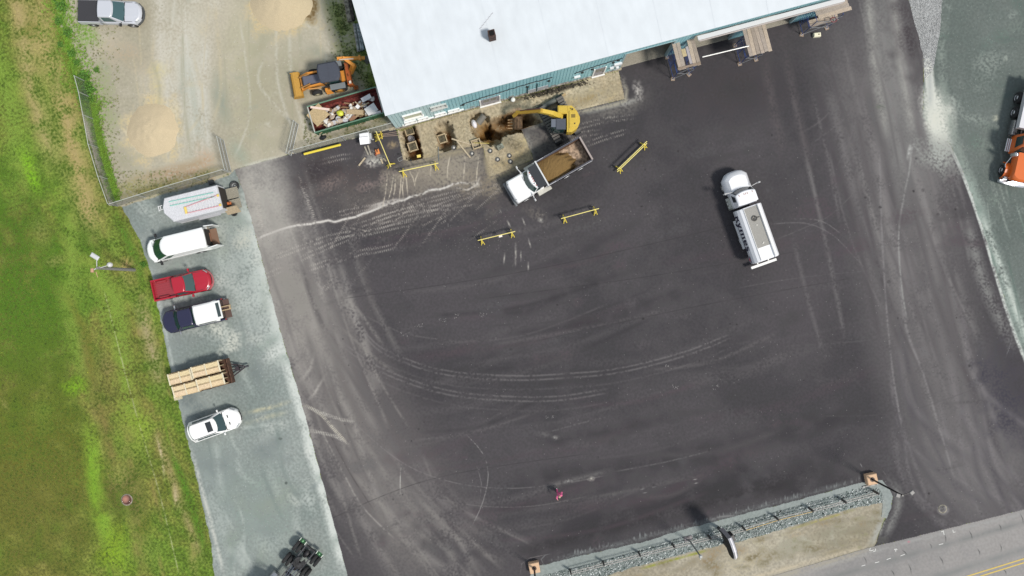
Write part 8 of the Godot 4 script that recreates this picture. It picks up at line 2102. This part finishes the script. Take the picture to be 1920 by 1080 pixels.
# ---------------------------------------------------------------- the walker
func nets(bones: Array, cell: float, kk: float) -> ArrayMesh:      # bones: [a, b, ra, rb]; smooth union of tapered capsules, surface nets
	var lo := Vector3(1e9, 1e9, 1e9); var hi := -lo
	for b in bones:
		for q in [[b[0], b[2]], [b[1], b[3]]]:
			lo = lo.min(q[0] - Vector3.ONE * (q[1] + cell * 2)); hi = hi.max(q[0] + Vector3.ONE * (q[1] + cell * 2))
	var n := Vector3i((hi - lo) / cell) + Vector3i.ONE * 2
	var val := PackedFloat32Array(); val.resize(n.x * n.y * n.z); val.fill(1.0)
	for b in bones:
		var a: Vector3 = b[0]; var e: Vector3 = b[1]; var ra: float = b[2]; var rb: float = b[3]
		var m = maxf(ra, rb) + kk * 1.5 + cell * 2
		var l3 = ((a.min(e) - Vector3.ONE * m - lo) / cell).floor(); var h3 = ((a.max(e) + Vector3.ONE * m - lo) / cell).ceil()
		var d = e - a; var dd = maxf(d.length_squared(), 1e-9)
		for z in range(maxi(0, int(l3.z)), mini(n.z, int(h3.z) + 1)):
			for y in range(maxi(0, int(l3.y)), mini(n.y, int(h3.y) + 1)):
				for x in range(maxi(0, int(l3.x)), mini(n.x, int(h3.x) + 1)):
					var p = lo + Vector3(x, y, z) * cell
					var t = clampf((p - a).dot(d) / dd, 0, 1)
					var s = (p - a - d * t).length() - lerpf(ra, rb, t)
					var i = (z * n.y + y) * n.x + x
					var v = val[i]
					var h = maxf(kk - absf(v - s), 0.0) / kk
					val[i] = minf(v, s) - h * h * kk * 0.25
	var vid := {}
	var vs := PackedVector3Array()
	var st := SurfaceTool.new(); st.begin(Mesh.PRIMITIVE_TRIANGLES)
	var corner := [Vector3i(0,0,0), Vector3i(1,0,0), Vector3i(0,1,0), Vector3i(1,1,0), Vector3i(0,0,1), Vector3i(1,0,1), Vector3i(0,1,1), Vector3i(1,1,1)]
	var edges := [[0,1],[2,3],[4,5],[6,7],[0,2],[1,3],[4,6],[5,7],[0,4],[1,5],[2,6],[3,7]]
	for z in n.z - 1:
		for y in n.y - 1:
			for x in n.x - 1:
				var c := []; var neg := 0
				for o in corner:
					var v = val[((z + o.z) * n.y + y + o.y) * n.x + x + o.x]; c.append(v)
					if v < 0: neg += 1
				if neg == 0 or neg == 8: continue
				var sum := Vector3.ZERO; var cnt := 0
				for ed in edges:
					var va = c[ed[0]]; var vb = c[ed[1]]
					if (va < 0) == (vb < 0): continue
					sum += Vector3(corner[ed[0]]).lerp(Vector3(corner[ed[1]]), va / (va - vb)); cnt += 1
				vid[Vector3i(x, y, z)] = vs.size(); vs.append(lo + (Vector3(x, y, z) + sum / cnt) * cell)
	for key in vid:
		var p: Vector3i = key
		var v0 = val[(p.z * n.y + p.y) * n.x + p.x]
		for ax in 3:
			var e := Vector3i.ZERO; e[ax] = 1
			var q = p + e
			if q.x >= n.x or q.y >= n.y or q.z >= n.z: continue
			var v1 = val[(q.z * n.y + q.y) * n.x + q.x]
			if (v0 < 0) == (v1 < 0): continue
			var u := Vector3i.ZERO; u[(ax + 1) % 3] = 1
			var w := Vector3i.ZERO; w[(ax + 2) % 3] = 1
			if not (vid.has(p - u) and vid.has(p - w) and vid.has(p - u - w)): continue
			var quad := [p, p - u, p - u - w, p - w]
			if v0 < 0: quad = [p, p - w, p - u - w, p - u]
			for t in [0, 1, 2, 0, 2, 3]: st.add_vertex(vs[vid[quad[t]]])
	st.index(); st.generate_normals()
	return st.commit()
func build_person():
	var t = thing("person", "person in a pink jacket and pink trousers walking across the asphalt", "person", P(1047, 922), heading(0.25, 1.0))
	# x forward, y up, z to the right; mid-stride
	var hipL := Vector3(0, 0.86, -0.09); var hipR := Vector3(0, 0.86, 0.09)
	var kneeL := Vector3(0.18, 0.47, -0.09); var kneeR := Vector3(-0.05, 0.45, 0.09)
	var ankL := Vector3(0.24, 0.09, -0.09); var ankR := Vector3(-0.30, 0.13, 0.09)
	var chest := Vector3(0.03, 1.28, 0); var neck := Vector3(0.04, 1.42, 0)
	var shL := Vector3(0.02, 1.34, -0.18); var shR := Vector3(0.02, 1.34, 0.18)
	var elL := Vector3(-0.16, 1.12, -0.27); var elR := Vector3(0.16, 1.12, 0.27)
	var haL := Vector3(-0.14, 0.90, -0.30); var haR := Vector3(0.36, 1.02, 0.24)
	var body := [[Vector3(0, 0.9, 0), chest, 0.12, 0.14], [chest, neck, 0.10, 0.055], [shL, shR, 0.065, 0.065], [neck, Vector3(0.05, 1.50, 0), 0.05, 0.05], [Vector3(0.05, 1.53, 0), Vector3(0.06, 1.58, 0), 0.085, 0.095], [Vector3(0.10, 1.50, 0), Vector3(0.11, 1.52, 0), 0.05, 0.05], [Vector3(0.155, 1.545, 0), Vector3(0.165, 1.53, 0), 0.012, 0.014]]
	for s in [[hipL, kneeL, ankL], [hipR, kneeR, ankR]]: body += [[s[0], s[1], 0.085, 0.058], [s[1], s[2], 0.056, 0.036], [s[2], s[2] + Vector3(0.15, -0.05, 0), 0.04, 0.035]]
	for s in [[shL, elL, haL], [shR, elR, haR]]: body += [[s[0], s[1], 0.05, 0.04], [s[1], s[2], 0.038, 0.027]]
	for z in [-0.092, 0.092]: body.append([Vector3(0.05, 1.55, z), Vector3(0.045, 1.575, z), 0.016, 0.018])
	var skin := M(0.52, 0.32, 0.24, 0.6)
	var bm = nets(body, 0.018, 0.05); var hands := SurfaceTool.new(); hands.begin(Mesh.PRIMITIVE_TRIANGLES)
	hands.append_from(bm, 0, Transform3D())
	for q in [[haL, (haL - elL).normalized(), -1.0], [haR, (haR - elR).normalized(), 1.0]]:
		var d: Vector3 = q[1]; var side = d.cross(Vector3(0, 0, q[2])).normalized(); var nrm = d.cross(side)
		var hb := [[q[0], q[0] + d * 0.08, 0.026, 0.03]]
		for k in 4:
			var r0 = q[0] + d * 0.085 + side * (k - 1.5) * 0.021; var l = [0.055, 0.07, 0.065, 0.05][k]
			hb += [[r0, r0 + d * l * 0.6 + nrm * 0.01, 0.009, 0.0085], [r0 + d * l * 0.6 + nrm * 0.01, r0 + d * l + nrm * 0.03, 0.0085, 0.007]]
		var th = q[0] + d * 0.03 + side * 0.03
		hb += [[th, th + d * 0.03 + side * 0.025, 0.011, 0.0095], [th + d * 0.03 + side * 0.025, th + d * 0.06 + side * 0.03, 0.0095, 0.008]]
		hands.append_from(nets(hb, 0.006, 0.008), 0, Transform3D())
	mesh_node("body", hands.commit(), skin, t)
	var jacket := [[Vector3(0, 0.86, 0), chest, 0.155, 0.165], [chest, Vector3(0.03, 1.38, 0), 0.13, 0.09], [shL, shR, 0.085, 0.085], [Vector3(0, 0.82, -0.05), Vector3(0, 0.82, 0.05), 0.14, 0.14]]
	for s in [[shL, elL, haL], [shR, elR, haR]]: jacket += [[s[0], s[1], 0.075, 0.062], [s[1], s[1].lerp(s[2], 0.85), 0.06, 0.05]]
	mesh_node("jacket", nets(jacket, 0.02, 0.05), M(0.72, 0.14, 0.30, 0.8), t)
	var tr := []
	for s in [[hipL, kneeL, ankL], [hipR, kneeR, ankR]]: tr += [[s[0], s[1], 0.105, 0.078], [s[1], s[1].lerp(s[2], 0.92), 0.076, 0.062]]
	mesh_node("trousers", nets(tr, 0.02, 0.04), M(0.62, 0.10, 0.24, 0.8), t)
	mesh_node("hair", nets([[Vector3(0.03, 1.60, 0), Vector3(0.0, 1.56, 0), 0.098, 0.09], [Vector3(-0.03, 1.52, 0), Vector3(-0.05, 1.44, 0), 0.06, 0.035]], 0.014, 0.03), M(0.46, 0.36, 0.22, 0.7), t)
	for s in [ankL, ankR]: mesh_node("shoe", nets([[s + Vector3(-0.03, -0.04, 0), s + Vector3(0.17, -0.06, 0), 0.05, 0.042]], 0.012, 0.02), M(0.75, 0.72, 0.74, 0.6), t)
	for z in [-0.033, 0.033]:
		var ey := mb(); lathe(ey, Vector3(0.138, 1.555, z), Vector3(1, 0, 0), [[0.011, 0.0], [0.009, 0.008], [0.001, 0.011]], 10); obj("eye", ey, M(0.03, 0.025, 0.02, 0.2), t)
	var mo := mb(); box(mo, Vector3(0.158, 1.49, 0), Vector3(0.01, 0.008, 0.045)); obj("mouth", mo, M(0.4, 0.12, 0.12, 0.6), t)
